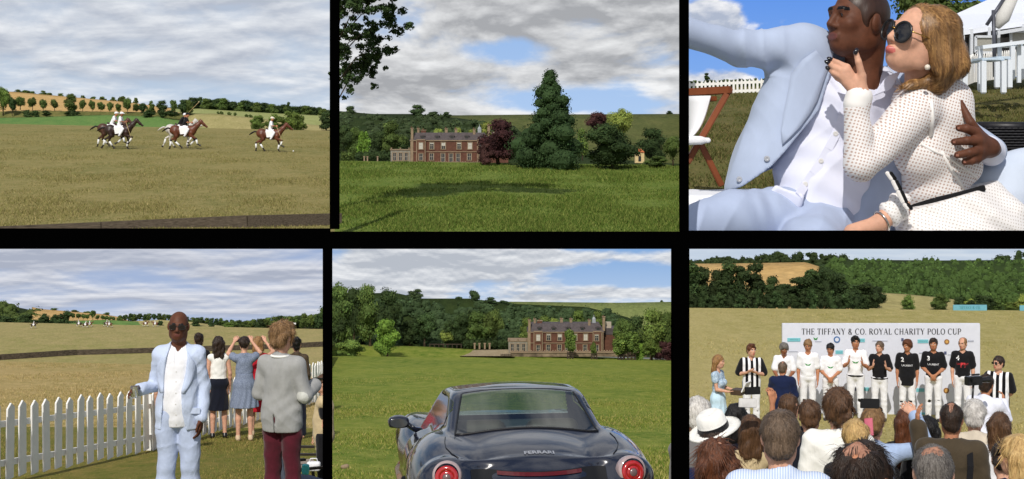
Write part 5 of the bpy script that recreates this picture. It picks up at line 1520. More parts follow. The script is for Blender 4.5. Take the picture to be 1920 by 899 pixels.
def presenter():
    r = stand(1347, 26, G6, 1.65, 'fair-haired woman in a pale blue dress holding an open box left of the players', 68)
    p = Person(fem=True, hpitch=4, arms={'r': dict(e=(-.02, -.05, -.26), w=(.06, -.22, -.03), d=(.1, -1, .0), n=(.3, 0, 1)), 'l': dict(e=(.02, -.05, -.26), w=(-.06, -.22, -.03), d=(-.1, -1, 0), n=(-.3, 0, 1))})
    link('body', p.body(HP, 'fair'), r)
    hair_mesh(p, 'long', .010, 3, 400, .07, .006, parent=r, color='honey', length=.2, wave=.2)
    shirt(p, HP, CL['floral'], r, hem=1.0, e=.01, name='dress_top', collar=False, up=.35)
    skirt(p, HP, CL['skyblue'], r, 1.1, .52, .13, .25, 'dress_skirt', .012, 9)
    boots(p, HP, CL['tanshoe'], r, low=True, name='shoe')
    q = r.matrix_basis @ Vector((.0, -.40, 1.13))
    b = empty('presentation_box', q, rz=math.radians(68) - .13); tag(b, 'open dark box with a white lid held by the woman in the pale dress', 'box')
    m = MB(); m.box((0, 0, 0), (.26, .2, .09)); m.obj('box_base', mat('dark_wood_box', srgb(74, 58, 44), rough=.5), b, bevel=.004)
    m = MB(); M_ = Euler((math.radians(-62), 0, 0)).to_matrix(); m.box((0, -.14, .10), (.26, .02, .19), Euler((.45, 0, 0)).to_matrix()); m.obj('lid', CL['white'], b, bevel=.003)
presenter()
def navy_man():
    r = stand(1467, 25, G6, 1.57, 'short man in a navy suit with thinning hair, seen from behind, greeting the bowing player', 176)
    p = Person(lean=6, hpitch=6, arms={'l': dict(e=(.06, -.05, -.26), w=(-.02, -.2, .02)), 'r': dict(e=(-.07, .0, -.27), w=(.05, -.16, -.05))}, w=1.05)
    link('body', p.body(HP, 'tan', legs=False), r); hair_mesh(p, 'tonsure', .01, 5, 200, .02, .005, parent=r, color='greybrown')
    p.skin = 'tan'
    jacket(p, HP, CL['navy'], r, .76, seed=4); trousers(p, HP, CL['navy'], r); boots(p, HP, CL['shoe'], r, low=True, name='shoe')
navy_man()

# ---- crowd
def backer(x, ytop, D, H, label, hair, hcol, top, tcol, skin='fair', yaw=180, h=.0095, fem=False, strands=900, slen=.035, swid=.0024, arms=None, pose=None, extra=None, hl=.25, wave=0.0, bottom='dnavy', seed=None, amp=.006, w=1.0, shw=1.0):
    seed = int(x) % 97 if seed is None else seed
    q = P(x, ytop, D); q.z -= H + .012
    r = stand(x, D, G6, H, label, yaw, 'spectators with their backs turned', z=q)
    p = Person(fem=fem, arms=arms, w=w, shw=shw, **(pose or {})); p.skin = skin
    link('body', p.body(h, skin, legs=False), r)
    if hair: hair_mesh(p, hair, h * .75, seed, strands, slen, swid, amp=amp, parent=r, color=hcol, length=hl, wave=wave)
    if top == 'jacket': jacket(p, h, CL[tcol], r, seed=seed, e=.03)
    elif top == 'shirt': shirt(p, h, CL[tcol], r, 'long', .86, .018, seed=seed)
    elif top == 'sleeveless': shirt(p, h, CL[tcol], r, 'none', .86, .012, 'top', collar=False, seed=seed)
    trousers(p, .016, CL[bottom], r, e=.014)
    return r, p

backer(1309, 744, 10.5, 1.80, 'grey-haired man in a grey jacket at the left border of the crowd', 'short', 'white', 'jacket', 'grey', seed=3, w=.75, shw=.55)
def fedora(r, p, sc=1.0):
    hat = empty('fedora', r.matrix_basis @ (p.hc + Vector((0, .03, .07)))); hat.scale = r.scale
    hat.rotation_euler = (math.radians(-14), math.radians(16), r.rotation_euler.z - .2)
    tag(hat, 'white straw fedora with a black band, tilted on a head in the crowd', 'hat')
    m = MB(); m.lathe([(.162, .004), (.165, -.004), (.13, -.008), (.092, 0), (.090, .05), (.083, .095), (.06, .112), (.02, .098), (.001, .095)], n=28)
    o = m.obj('crown', CL['offwhite'], hat, smooth=True)
    m = MB(); m.lathe([(.093, .002), (.0945, .012), (.0935, .032), (.0915, .036)], n=28); m.obj('hat_band', CL['black'], hat, smooth=True)
r, p = backer(1339, 784, 8.6, 1.72, 'spectator under the white fedora in the crowd', 'short', 'dark', 'shirt', 'navy', fem=True, seed=5)
fedora(r, p)
backer(1381, 755, 12.4, 1.62, 'black-haired woman in a dark blue top behind the fedora', 'long', 'black', 'shirt', 'dnavy', fem=True, slen=.06, hl=.2, seed=8)
backer(1343, 822, 7.3, 1.67, 'woman with thick wavy chestnut hair at the front left of the crowd', 'long', 'chestnut', 'sleeveless', 'cream', fem=True, strands=2600, slen=.07, swid=.0022, hl=.24, wave=.45, amp=.014, seed=9)
r, p = backer(1408, 777, 11.6, 1.63, 'brown-haired woman with bare shoulders holding a phone up high', 'long', 'brown', 'sleeveless', 'tanlinen', 'tan', fem=True, strands=1600, slen=.06, hl=.2, wave=.35, seed=10,
              arms={'r': dict(e=(-.03, -.13, .19), w=(.0, -.05, .25), d=(.1, -.2, 1), n=(.6, -1, 0), curl=.9)})
phone(P(1402, 756, 11.3), (.0, .05, .1), 'white phone held up over the crowd taking a picture', white=True)
phone(P(1411, 733, 11.6), (.0, -.04, .0), 'dark phone held up just above the white phone', sc=.85)
backer(1463, 768.5, 7.0, 1.80, 'man with close grey-brown hair in a pale blue striped jacket near the front', 'short', 'greybrown', 'jacket', 'seersucker', strands=2600, slen=.028, swid=.0016, h=.008, seed=12, amp=.003)
backer(1479, 736, 11.6, 1.66, 'man with cropped brown hair in a dark suit behind the front man', 'crop', 'brown', 'jacket', 'dnavy', seed=14)
backer(1519, 750, 11.3, 1.62, 'brown-haired man in a dark navy suit left of the man in white jacket', 'short', 'brown', 'jacket', 'dnavy', seed=15, strands=1400)
backer(1572, 733, 10.4, 1.75, 'man with wavy brown hair in a cream white jacket', 'curly', 'brown', 'jacket', 'offwhite', seed=16, strands=2200, slen=.04, wave=.3, amp=.012)
backer(1604, 786, 9.6, 1.65, 'woman with smooth pale blond hair in the middle of the crowd', 'updo', 'blond', 'shirt', 'black', fem=True, seed=17, strands=1800, slen=.05)
r, p = backer(1637, 762, 11.2, 1.65, 'sandy-haired man in a blue shirt raising a phone with his right arm', 'short', 'sandy', 'shirt', 'lightblue', seed=18, strands=1600, slen=.04, wave=.2,
       arms={'r': dict(e=(-.26, -.10, .02), w=(.10, -.10, .25), d=(.75, -.3, .6), n=(.3, -1, -.1), curl=.9), 'l': dict(e=(.06, -.15, -.2), w=(-.12, -.15, .2), d=(-.2, -.1, 1), n=(-.5, -1, 0), curl=.8)}, pose=dict(hyaw=-6))
phone(P(1631, 757, 10.8), (.0, .03, .05), 'dark phone held over the sandy-haired man by his raised hand')
ph = phone(P(1629, 801, 10.6), (0, math.radians(86), .1), 'phone in a pink case held upright in the middle of the crowd', white=True, sc=.9)
ph.children[0].data = ph.children[0].data.copy(); ph.children[0].data.materials[0] = mat('phone_pink', srgb(224, 120, 140), rough=.4)
o = sunglasses(p, None); o.name = 'sunglasses'; o.parent = r; o.location = (0, .045, .095)
o['label'] = 'pushed up on the hair'
backer(1617, 825, 5.05, 1.80, 'large dark-haired man with a thin crown at the very front of the crowd', 'tonsure', 'dark', 'shirt', 'black', 'tan', seed=20, h=.0075, strands=5000, slen=.05, swid=.0013, wave=.35, amp=.012, pose=dict(hyaw=-14))
backer(1699, 764.6, 12, 1.58, 'woman with long chestnut hair and black dress right of the raised arm', 'long', 'chestnut', 'sleeveless', 'black', fem=True, strands=1800, slen=.08, hl=.34, seed=21)
backer(1740, 779, 11.5, 1.58, 'woman with smooth black hair in a black dress', 'long', 'black', 'shirt', 'black', fem=True, strands=1500, slen=.07, hl=.26, seed=22)
r, p = backer(1784, 755, 10.8, 1.66, 'man with dark thinning hair in a brown olive suit, one hand raised', 'tonsure', 'dark', 'jacket', 'olive', 'tan', seed=23, strands=1400, slen=.02,
       arms={'l': dict(e=(.02, -.2, -.14), w=(.05, -.05, .26), d=(0, -.1, 1), n=(-1, -.3, 0), curl=.4)}, w=1.12, shw=1.1)
m = MB()
pts = [(-.10, .02, 1.50), (-.135, .10, 1.44), (-.14, .165, 1.34), (-.13, .19, 1.2), (-.11, .19, 1.05)]
for i in range(len(pts) - 1): m.bar(pts[i], pts[i + 1], .045, .012, up=(0, 1, .3))
m.obj('shoulder_strap', CL['black'], r)
backer(1827, 752.6, 12.2, 1.62, 'white-haired man in a pale beige jacket', 'curly', 'white', 'jacket', 'beige', seed=24, strands=2200, slen=.03, wave=.3, w=1.1, shw=1.08)
backer(1874, 772, 11.7, 1.56, 'woman with wavy brown hair and white top at the right of the crowd', 'long', 'brown', 'shirt', 'white', fem=True, strands=1600, slen=.06, hl=.18, wave=.35, seed=25)
backer(1750, 832, 6.3, 1.69, 'man with short grey hair and a bald patch at the front of the crowd', 'tonsure', 'grey', 'shirt', 'black', seed=26, h=.008, strands=3600, slen=.02, swid=.0013, amp=.003)
r, p = backer(1908, 813, 8.4, 1.67, 'blond woman in dark glasses looking left at the right border', 'long', 'blond', 'jacket', 'cream', fem=True, strands=2600, slen=.09, hl=.26, seed=27, yaw=215, pose=dict(hyaw=28))
sunglasses(p, r)
backer(1884, 832, 8.8, 1.52, 'person in a dark blue jacket whose arm shows beside the blond woman', 'short', 'dark', 'jacket', 'navy', seed=28, pose=dict(hpitch=25, lean=10))

def cameraman():
    r, p = backer(1844, 702, 18, 1.70, 'cameraman in a white shirt filming the players', 'short', 'dark', 'shirt', 'lilacwhite', 'tan', seed=30, yaw=160,
                  arms={'l': dict(e=(.03, -.18, -.16), w=(-.05, -.14, .18), d=(-.2, -.6, .8), n=(-1, 0, 0), curl=.9), 'r': dict(e=(-.06, -.14, -.2), w=(.1, -.16, .18), d=(.2, -.6, .8), n=(1, 0, 0), curl=.9)}, pose=dict(lean=8, hpitch=2))
    c = empty('video_camera', P(1825, 714, 17.5), rz=math.radians(-70), sc=.6); tag(c, 'black video camera on a support held up by the cameraman', 'video camera')
    m = MB(); m.box((0, 0, 0), (.13, .34, .17)); m.box((0, .05, .115), (.04, .2, .03)); m.box((.09, -.05, .02), (.05, .12, .08)); m.obj('camera_body', M_blackm, c, bevel=.01)
    m = MB(); m.lathe([(.045, 0), (.055, .05), (.05, .14), (.062, .16), (.062, .2)], (0, .17, 0), 14, Euler((-math.pi / 2, 0, 0)).to_matrix()); m.obj('lens', M_blackm, c, smooth=True)
    m = MB(); m.tube([(0, 0, -.08), (0, -.02, -.35), (0, 0, -.62)], .022); m.obj('support', M_blackm, c, smooth=True)
cameraman()
# ---------------------------------------------------------------- fence picture
M_paint = mat('white_paint', srgb(238, 236, 232), rough=.55, spec=.3, var=.04, vscale=5, bump=.15, bscale=30)
def picket_fence(path, h, pw, gap, label, start=0.0, th=.022, rails=(.22, .72), bend=None, name='picket_fence', zoff=0.0, turn=0.0, cham=.06, rail_h=.07):
    """path: ground points; pickets are single boards sharing one mesh, carried on two rails"""
    r = empty(name, path[0]); tag(r, label, 'fence'); o = Vector(path[0])
    m = MB(); m.prism([(-pw / 2, .02), (pw / 2, .02), (pw / 2, h - cham), (0, h), (-pw / 2, h - cham)], -th / 2, th / 2); pm = m.mesh('picket', M_paint, bevel=.004)
    n = 0
    seg = [(Vector(path[i]), Vector(path[i + 1])) for i in range(len(path) - 1)]
    carry = start
    for a, b in seg:
        d = b - a; L_ = d.length; t = carry
        ang = math.atan2(d.y, d.x)
        while t < L_:
            c = link('picket', pm, r); c.location = a + d * (t / L_) - o + Vector((0, 0, zoff + .012 * math.sin(n * 2.7))); c.rotation_euler = (.012 * math.sin(n * 5.1), .014 * math.sin(n * 3.3), ang + turn); n += 1; t += gap
        carry = t - L_
        nv = Vector((-d.y, d.x, 0)).normalized() * (th * .5 + .022)
        for q in rails:
            m = MB(); m.bar(a - o + nv + Vector((0, 0, h * q)), b - o + nv + Vector((0, 0, h * q)), .03, rail_h); m.obj('rail', M_paint, r)
        m = MB(); p = a - o + nv * 2.2
        m.box((p.x, p.y, p.z + h * .45), (.07, .07, h * .9)); m.obj('post', M_paint, r)
    return r
def g4(X, D): return Vector((X, D, (G4 if D < 26 else G4b).z(960 + X / D * F, D)))
picket_fence([g4(-5.93, 15.6), g4(-5.15, 21.5), g4(-4.75, 27), g4(-4.29, 33), g4(-4.34, 35)], .89, .175, .325, 'white picket fence running back past the man in the light suit to the right border', start=.18)
def gc(x, D): return G4c.at(x, D)
plank_edge([gc(-70, 55.6) - Vector((0, 0, .02)), gc(0, 57.0), gc(143, 59.6), gc(300, 61.4), gc(440, 63.2), gc(560, 65), gc(612, 66)], .21, .06, 'long low grey plank edging between the mown field and the parched strip')

def stand4(x, D, H, label, yaw=0, group=None):
    p = G4.at(x, D); ang = math.atan2(x - 960, F)
    return tag(empty('person', p, rz=math.radians(yaw) - ang, sc=H / 1.78), label, 'person', group)
CL['suit'] = cloth('pale_blue_linen', srgb(196, 208, 232), var=.035, bump=.55)
CL['suit_t'] = cloth('pale_blue_trouser', srgb(182, 194, 220), var=.04, bump=.55)

def suited_man():
    r = stand4(335, 12.4, 1.79, 'bald man in dark glasses and a pale blue suit standing by the picket fence', -10)
    h = .0075
    p = Person(w=.88, shw=.88, hyaw=4, hpitch=0, hroll=3, belly=.008,
               arms={'r': dict(e=(-.062, .06, -.275), w=(-.085, -.19, .0), d=(-.5, -.8, .05), n=(.5, -.2, -.4), curl=.75, thumb=.6), 'l': dict(e=(.048, .03, -.28), w=(-.005, -.10, -.24), d=(-.05, -.15, -1), n=(-1, .2, 0), curl=.55)})
    link('body', p.body(h, 'dark', legs=False, neck_r=.06), r)
    sunglasses(p, r)
    sh = shirt(p, h, CL['white'], r, 'none', .84, .006, seed=3, vneck=.13, wr=.005)
    # shirt placket and buttons
    bv = BVHTree.FromPolygons([v.co.copy() for v in sh.data.vertices], [tuple(q.vertices) for q in sh.data.polygons])
    for z in (1.30, 1.22, 1.13, 1.04, .95, .87):
        hit = bv.ray_cast(Vector((.0, -1, z)), Vector((0, 1, 0)))
        if hit[0]:
            b = MB(); b.lathe([(.006, 0), (.006, .003), (.0005, .004)], hit[0] + Vector((0, .001, 0)), 8, Euler((math.pi / 2, 0, 0)).to_matrix())
            b.obj('shirt_button', mat('pearl_button', srgb(220, 218, 214), rough=.3), r)
    F_ = Sdf(); e = .021
    p.torso(F_, e); F_.cap((0, .008, 1.02), (0, .012, .84), .156 * p.w + e, .166 * p.w + e, .06, (1.14, .9, 1)); p.arms_(F_, e - .010, 'long', flare=.010)
    F_.fn(wrinkle(.0055, (26, 30, 34), seed=4)); F_.cut((0, 0, .82), (0, 0, -1))
    F_.frame(p.TM); F_.cap((0, .035, 1.44), (0, .03, 1.49), .084, .074, .02); F_.cap((0, .012, 1.46), (0, -.01, 1.62), .062, .076, .006, op='s')
    F_.frame(Matrix.Identity(4))
    zk = [.75, .84, .98, 1.15, 1.30, 1.42, 1.50]; xl = [-.13, -.125, -.115, -.105, -.10, -.082, -.06]; xr = [.10, .075, .05, .045, .075, .085, .06]
    def openf(X, Y, Z, d):
        a = np.interp(Z, zk, xl); c = np.interp(Z, zk, xr)
        w = np.minimum(X - a, c - X); w = np.minimum(w, -Y + .0 * X)
        return np.maximum(d, np.minimum(w, .05))
    F_.fn(openf)
    jk = link('jacket', F_.mesh('jacket', h, CL['suit']), r)
    # lapels lie along the opening
    bj = BVHTree.FromPolygons([v.co.copy() for v in jk.data.vertices], [tuple(q.vertices) for q in jk.data.polygons])
    for sg, xs in ((1, xr), (-1, xl)):
        m = MB(); z0, z1 = 1.13, 1.455; rows = []
        for i in range(9):
            t = i / 8; z = z0 + (z1 - z0) * t; xi = float(np.interp(z, zk, xs)); wd = .075 * math.sin(math.pi * min(1, .12 + .80 * t)) * (1 if t < .78 else .62)
            row = []
            for k in range(4):
                x = xi + sg * (.002 + wd * k / 3); hit = bj.ray_cast(Vector((x, -1, z)), Vector((0, 1, 0)))
                y = hit[0].y if hit[0] and hit[0].y < 0 else (row[-1][1] + .008 if row else -.12)
                row.append((x, y - .007, z))
            rows.append(row)
        vs = [q for row in rows for q in row]
        m.add(vs, [(i * 4 + k, i * 4 + k + 1, i * 4 + k + 5, i * 4 + k + 4) for i in range(8) for k in range(3)])
        o = m.obj('lapel', CL['suit'], r, smooth=True)
        sm = o.modifiers.new('thickness', 'SOLIDIFY'); sm.thickness = .006; sm.offset = 0
    m = MB()
    for x, z in ((.13, .98),):
        hit = bj.ray_cast(Vector((x, -1, z)), Vector((0, 1, 0)))
        if hit[0]: m.box(hit[0] + Vector((0, -.001, 0)), (.13, .008, .05), Euler((0, .06, .25)).to_matrix())
    m.obj('pocket_flap', CL['suit'], r, bevel=.002)
    trousers(p, h, CL['suit_t'], r, top=.98, flare=.02, wr=.007, baggy=.006); boots(p, .01, CL['shoe'], r, low=True, name='shoe')
    # tumbler in the raised hand
    hp = r.matrix_basis @ (p.arm['r']['w'] + p.arm['r']['d'] * .10 + Vector((.035, -.02, .0)))
    gl = empty('drinking_glass', hp); tag(gl, 'small clear drinking glass held by the man in the pale blue suit', 'glass')
    m = MB(); m.lathe([(.028, -.05), (.033, .045), (.031, .045), (.026, -.044), (.0, -.044)], n=16); m.obj('bowl', mat('clear_glass', (.9, .92, .92), rough=.03, spec=.5, trans=.9, var=0), gl, smooth=True)
suited_man()

def blazer_man():
    r = stand4(529, 12.7, 1.70, 'man with curly fair hair in a grey striped blazer and burgundy trousers, seen from behind', 152)
    h = .0085
    p = Person(w=.9, shw=.9, hyaw=-8, hpitch=6, arms={'r': dict(e=(-.075, -.01, -.275), w=(.02, -.23, .06), d=(.25, -.9, .1), n=(1, .2, -.3), curl=.8), 'l': dict(e=(.07, -.02, -.275), w=(-.06, -.22, .05), d=(-.3, -.9, .1), n=(-1, 0, 0), curl=.8)})
    link('body', p.body(h, 'fair', legs=False), r)
    hair_mesh(p, 'curly', .0065, 6, 3400, .03, .0016, amp=.012, parent=r, color='sandy', wave=.9)
    shirt(p, .01, CL['lightblue'], r, 'none', .95, .004, seed=1)
    jacket(p, h, [CL['greystripe'], cloth('elbow_patch', srgb(206, 206, 200))], r, .84, .022, seed=7, vent=True, wr=.006,
           mfn=lambda c, E=p.arm['r']['e']: (((c[:, 0] - E.x) / .06) ** 2 + ((c[:, 2] - E.z + .01) / .062) ** 2 + ((c[:, 1] - E.y - .06) / .05) ** 2 < 1).astype(int))
    F_ = Sdf(); F_.frame(p.TM)
    for i in range(14):
        a0, a1 = math.pi * (i / 14), math.pi * ((i + 1) / 14)
        F_.cap((.078 * math.cos(a0), .035 + .072 * math.sin(a0), 1.505), (.078 * math.cos(a1), .035 + .072 * math.sin(a1), 1.505), .011, .011, .004)
    link('collar', F_.mesh('collar', .005, CL['offwhite']), r)
    trousers(p, .010, CL['burgundy'], r, top=.98, wr=.007, baggy=.004); boots(p, .012, CL['shoe'], r, low=True, name='shoe')
    ph = phone(r.matrix_basis @ (p.arm['r']['w'] + Vector((.03, -.11, .03))), (1.2, .2, .9), 'dark phone looked at by the man in the grey blazer', sc=.95)
blazer_man()

def lady(x, D, H, label, hair, hcol, skin='fair', yaw=180, arms=None, pose=None, h=.0105, strands=700, wave=.3, hl=.22, slen=.06):
    r = stand4(x, D, H, label, yaw, 'women watching at the fence')
    p = Person(fem=True, arms=arms, **(pose or {}))
    link('body', p.body(h, skin), r)
    if hair: hair_mesh(p, hair, .008, int(x), strands, slen, .003, amp=.008, parent=r, color=hcol, length=hl, wave=wave)
    return r, p
RAISE = lambda: {'r': dict(e=(-.12, -.16, .06), w=(.14, -.14, .17), d=(.5, -.3, .6), n=(.3, -1, 0), curl=.7), 'l': dict(e=(.12, -.16, .06), w=(-.10, -.16, .17), d=(-.5, -.3, .6), n=(-.3, -1, 0), curl=.7)}
r, p = lady(410, 23.9, 1.63, 'woman with long dark wavy hair in a white camisole and black skirt', 'long', 'dark')
shirt(p, .0105, CL['offwhite'], r, 'none', 1.02, .012, 'camisole', collar=False); skirt(p, .0105, CL['dnavy'], r, 1.06, .50, .135, .18, n=8); boots(p, .012, CL['boots'], r, low=True, name='sandal')
r, p = lady(458, 23.4, 1.63, 'woman in a short grey speckled dress holding up a phone', 'updo', 'dark', arms=RAISE())
shirt(p, .0105, CL['speckle'], r, 'short', 1.0, .014, 'dress_top', collar=False, up=.35); skirt(p, .0105, CL['speckle'], r, 1.16, .58, .14, .245, 'dress_skirt', .010, 12); boots(p, .012, CL['tanshoe'], r, low=True, name='shoe')
phone(r.matrix_basis @ Vector((.06, -.42, 1.67)), (0, 0, .3), 'phone held up by the woman in the speckled dress')
r, p = lady(484, 24.4, 1.62, 'blond woman in a red skirt with raised arms beside the grey blazer', 'long', 'honey', arms=RAISE(), hl=.12)
shirt(p, .0105, CL['red'], r, 'none', 1.02, .012, 'top', collar=False); skirt(p, .0105, CL['red'], r, 1.06, .45, .135, .2, n=9); boots(p, .012, CL['tanshoe'], r, low=True, name='shoe')
r, p = lady(373, 25.0, 1.66, 'dark-haired woman in a black patterned skirt half hidden behind the suited man', 'bun', 'dark')
shirt(p, .012, CL['black'], r, 'none', 1.0, .012, 'top', collar=False); skirt(p, .012, mat('black_dotted', srgb(30, 30, 34), color2=srgb(90, 88, 92), vscale=70), r, 1.06, .5, .135, .19); boots(p, .012, CL['boots'], r, low=True, name='sandal')
r, p = lady(556, 24.0, 1.62, 'black-haired woman with a bun in a dark patterned top right of the grey blazer', 'bun', 'black')
shirt(p, .0105, mat('brown_patterned', srgb(92, 74, 54), color2=srgb(40, 34, 28), vscale=60), r, 'long', .9, .014, 'top'); trousers(p, .014, CL['dnavy'], r)
r, p = lady(312, 21.4, 1.32, 'bare-legged child in a pale top by the fence behind the suited man', 'short', 'brown')
shirt(p, .012, CL['cream'], r, 'short', .9, .014, 'top'); skirt(p, .012, CL['cream'], r, 1.0, .66, .135, .18); boots(p, .012, CL['tanshoe'], r, low=True, name='shoe')
def edge_man():
    r = stand4(606, 14.6, 1.26, 'person in a cream jacket cut off by the right border of the fence picture', -95)
    p = Person(w=.6, shw=.5, arms={'r': dict(e=(-.02, .02, -.27), w=(.02, -.1, -.2)), 'l': dict(e=(.02, .02, -.27), w=(.0, -.05, -.2))}); link('body', p.body(.012, 'fair', legs=False), r); hair_mesh(p, 'short', .01, 4, parent=r, color='brown')
    shirt(p, .012, CL['black'], r, 'short', .95, .014); jacket(p, .012, CL['tanlinen'], r, .74, .03, sleeve=None, seed=3); trousers(p, .012, CL['black'], r); boots(p, .012, CL['shoe'], r, low=True, name='shoe')
edge_man()
# chairs and bags behind the blazer
def garden_seat(x, D, label, back, yaw):
    r = empty('garden_chair', G4.at(x, D), rz=yaw, sc=.72); tag(r, label, 'chair')
    m = MB(); m.box((0, 0, .42), (.5, .5, .08)); m.obj('seat', back, r, bevel=.03)
    m = MB(); m.box((0, .25, .72), (.5, .09, .6), Euler((-.25, 0, 0)).to_matrix()); m.obj('backrest', back, r, bevel=.04)
    fr = mat('dark_frame', srgb(52, 46, 42), rough=.5)
    for sx in (-1, 1):
        for sy in (-1, 1): m = MB(); m.bar((sx * .24, sy * .22, .4), (sx * .26, sy * .26, 0), .035, .035); m.obj('leg', fr, r)
        m = MB(); m.bar((sx * .27, -.26, .62), (sx * .27, .25, .66), .05, .03); m.obj('armrest', fr, r)
garden_seat(563, 15.6, 'low garden chair with a grey-brown cushion at the right border of the fence picture', cloth('taupe', srgb(150, 136, 124)), 1.9)
garden_seat(562, 13.4, 'dark garden chair with a blue-grey seat nearest the right border', cloth('slate', srgb(84, 92, 112)), 2.3)
q = empty('handbag', G4.at(588, 14.4) + Vector((0, 0, .33)), sc=.42); tag(q, 'white bag resting on the seats beside the grey blazer', 'bag')
F_ = Sdf(); F_.box((0, 0, .12), (.16, .09, .11), .06, .02); link('bag_body', F_.mesh('bag_body', .012, CL['white']), q)
m = MB(); m.tube([(-.1, 0, .2), (-.07, 0, .3), (.07, 0, .3), (.1, 0, .2)], .012); m.obj('handle', CL['white'], q, smooth=True)
q = empty('folded_scarf', G4.at(573, 13.0) + Vector((0, 0, .42)), sc=.55); tag(q, 'small turquoise scarf hanging by the burgundy trousers', 'scarf')
F_ = Sdf(); F_.box((0, 0, .05), (.06, .05, .08), .02, .02); F_.fn(wrinkle(.006)); link('cloth', F_.mesh('cloth', .01, cloth('turquoise', srgb(90, 206, 206))), q)
# ---------------------------------------------------------------- horses and riders
def coat(name, c, c2): return mat('coat_' + name, c, rough=.45, spec=.4, var=.2, color2=c2, vscale=3)
COAT = {'bay': coat('bay', srgb(112, 62, 40), srgb(84, 44, 30)), 'dark': coat('dark_bay', srgb(58, 38, 32), srgb(40, 27, 24)), 'brown': coat('brown', srgb(88, 54, 38), srgb(64, 40, 30)), 'grey': coat('grey', srgb(214, 208, 200), srgb(180, 174, 168))}
M_point = mat('black_points', srgb(26, 21, 20), rough=.5); M_hoof = mat('hoof', srgb(44, 38, 34), rough=.5); M_wrap = cloth('bandage', srgb(238, 238, 238), var=.02)
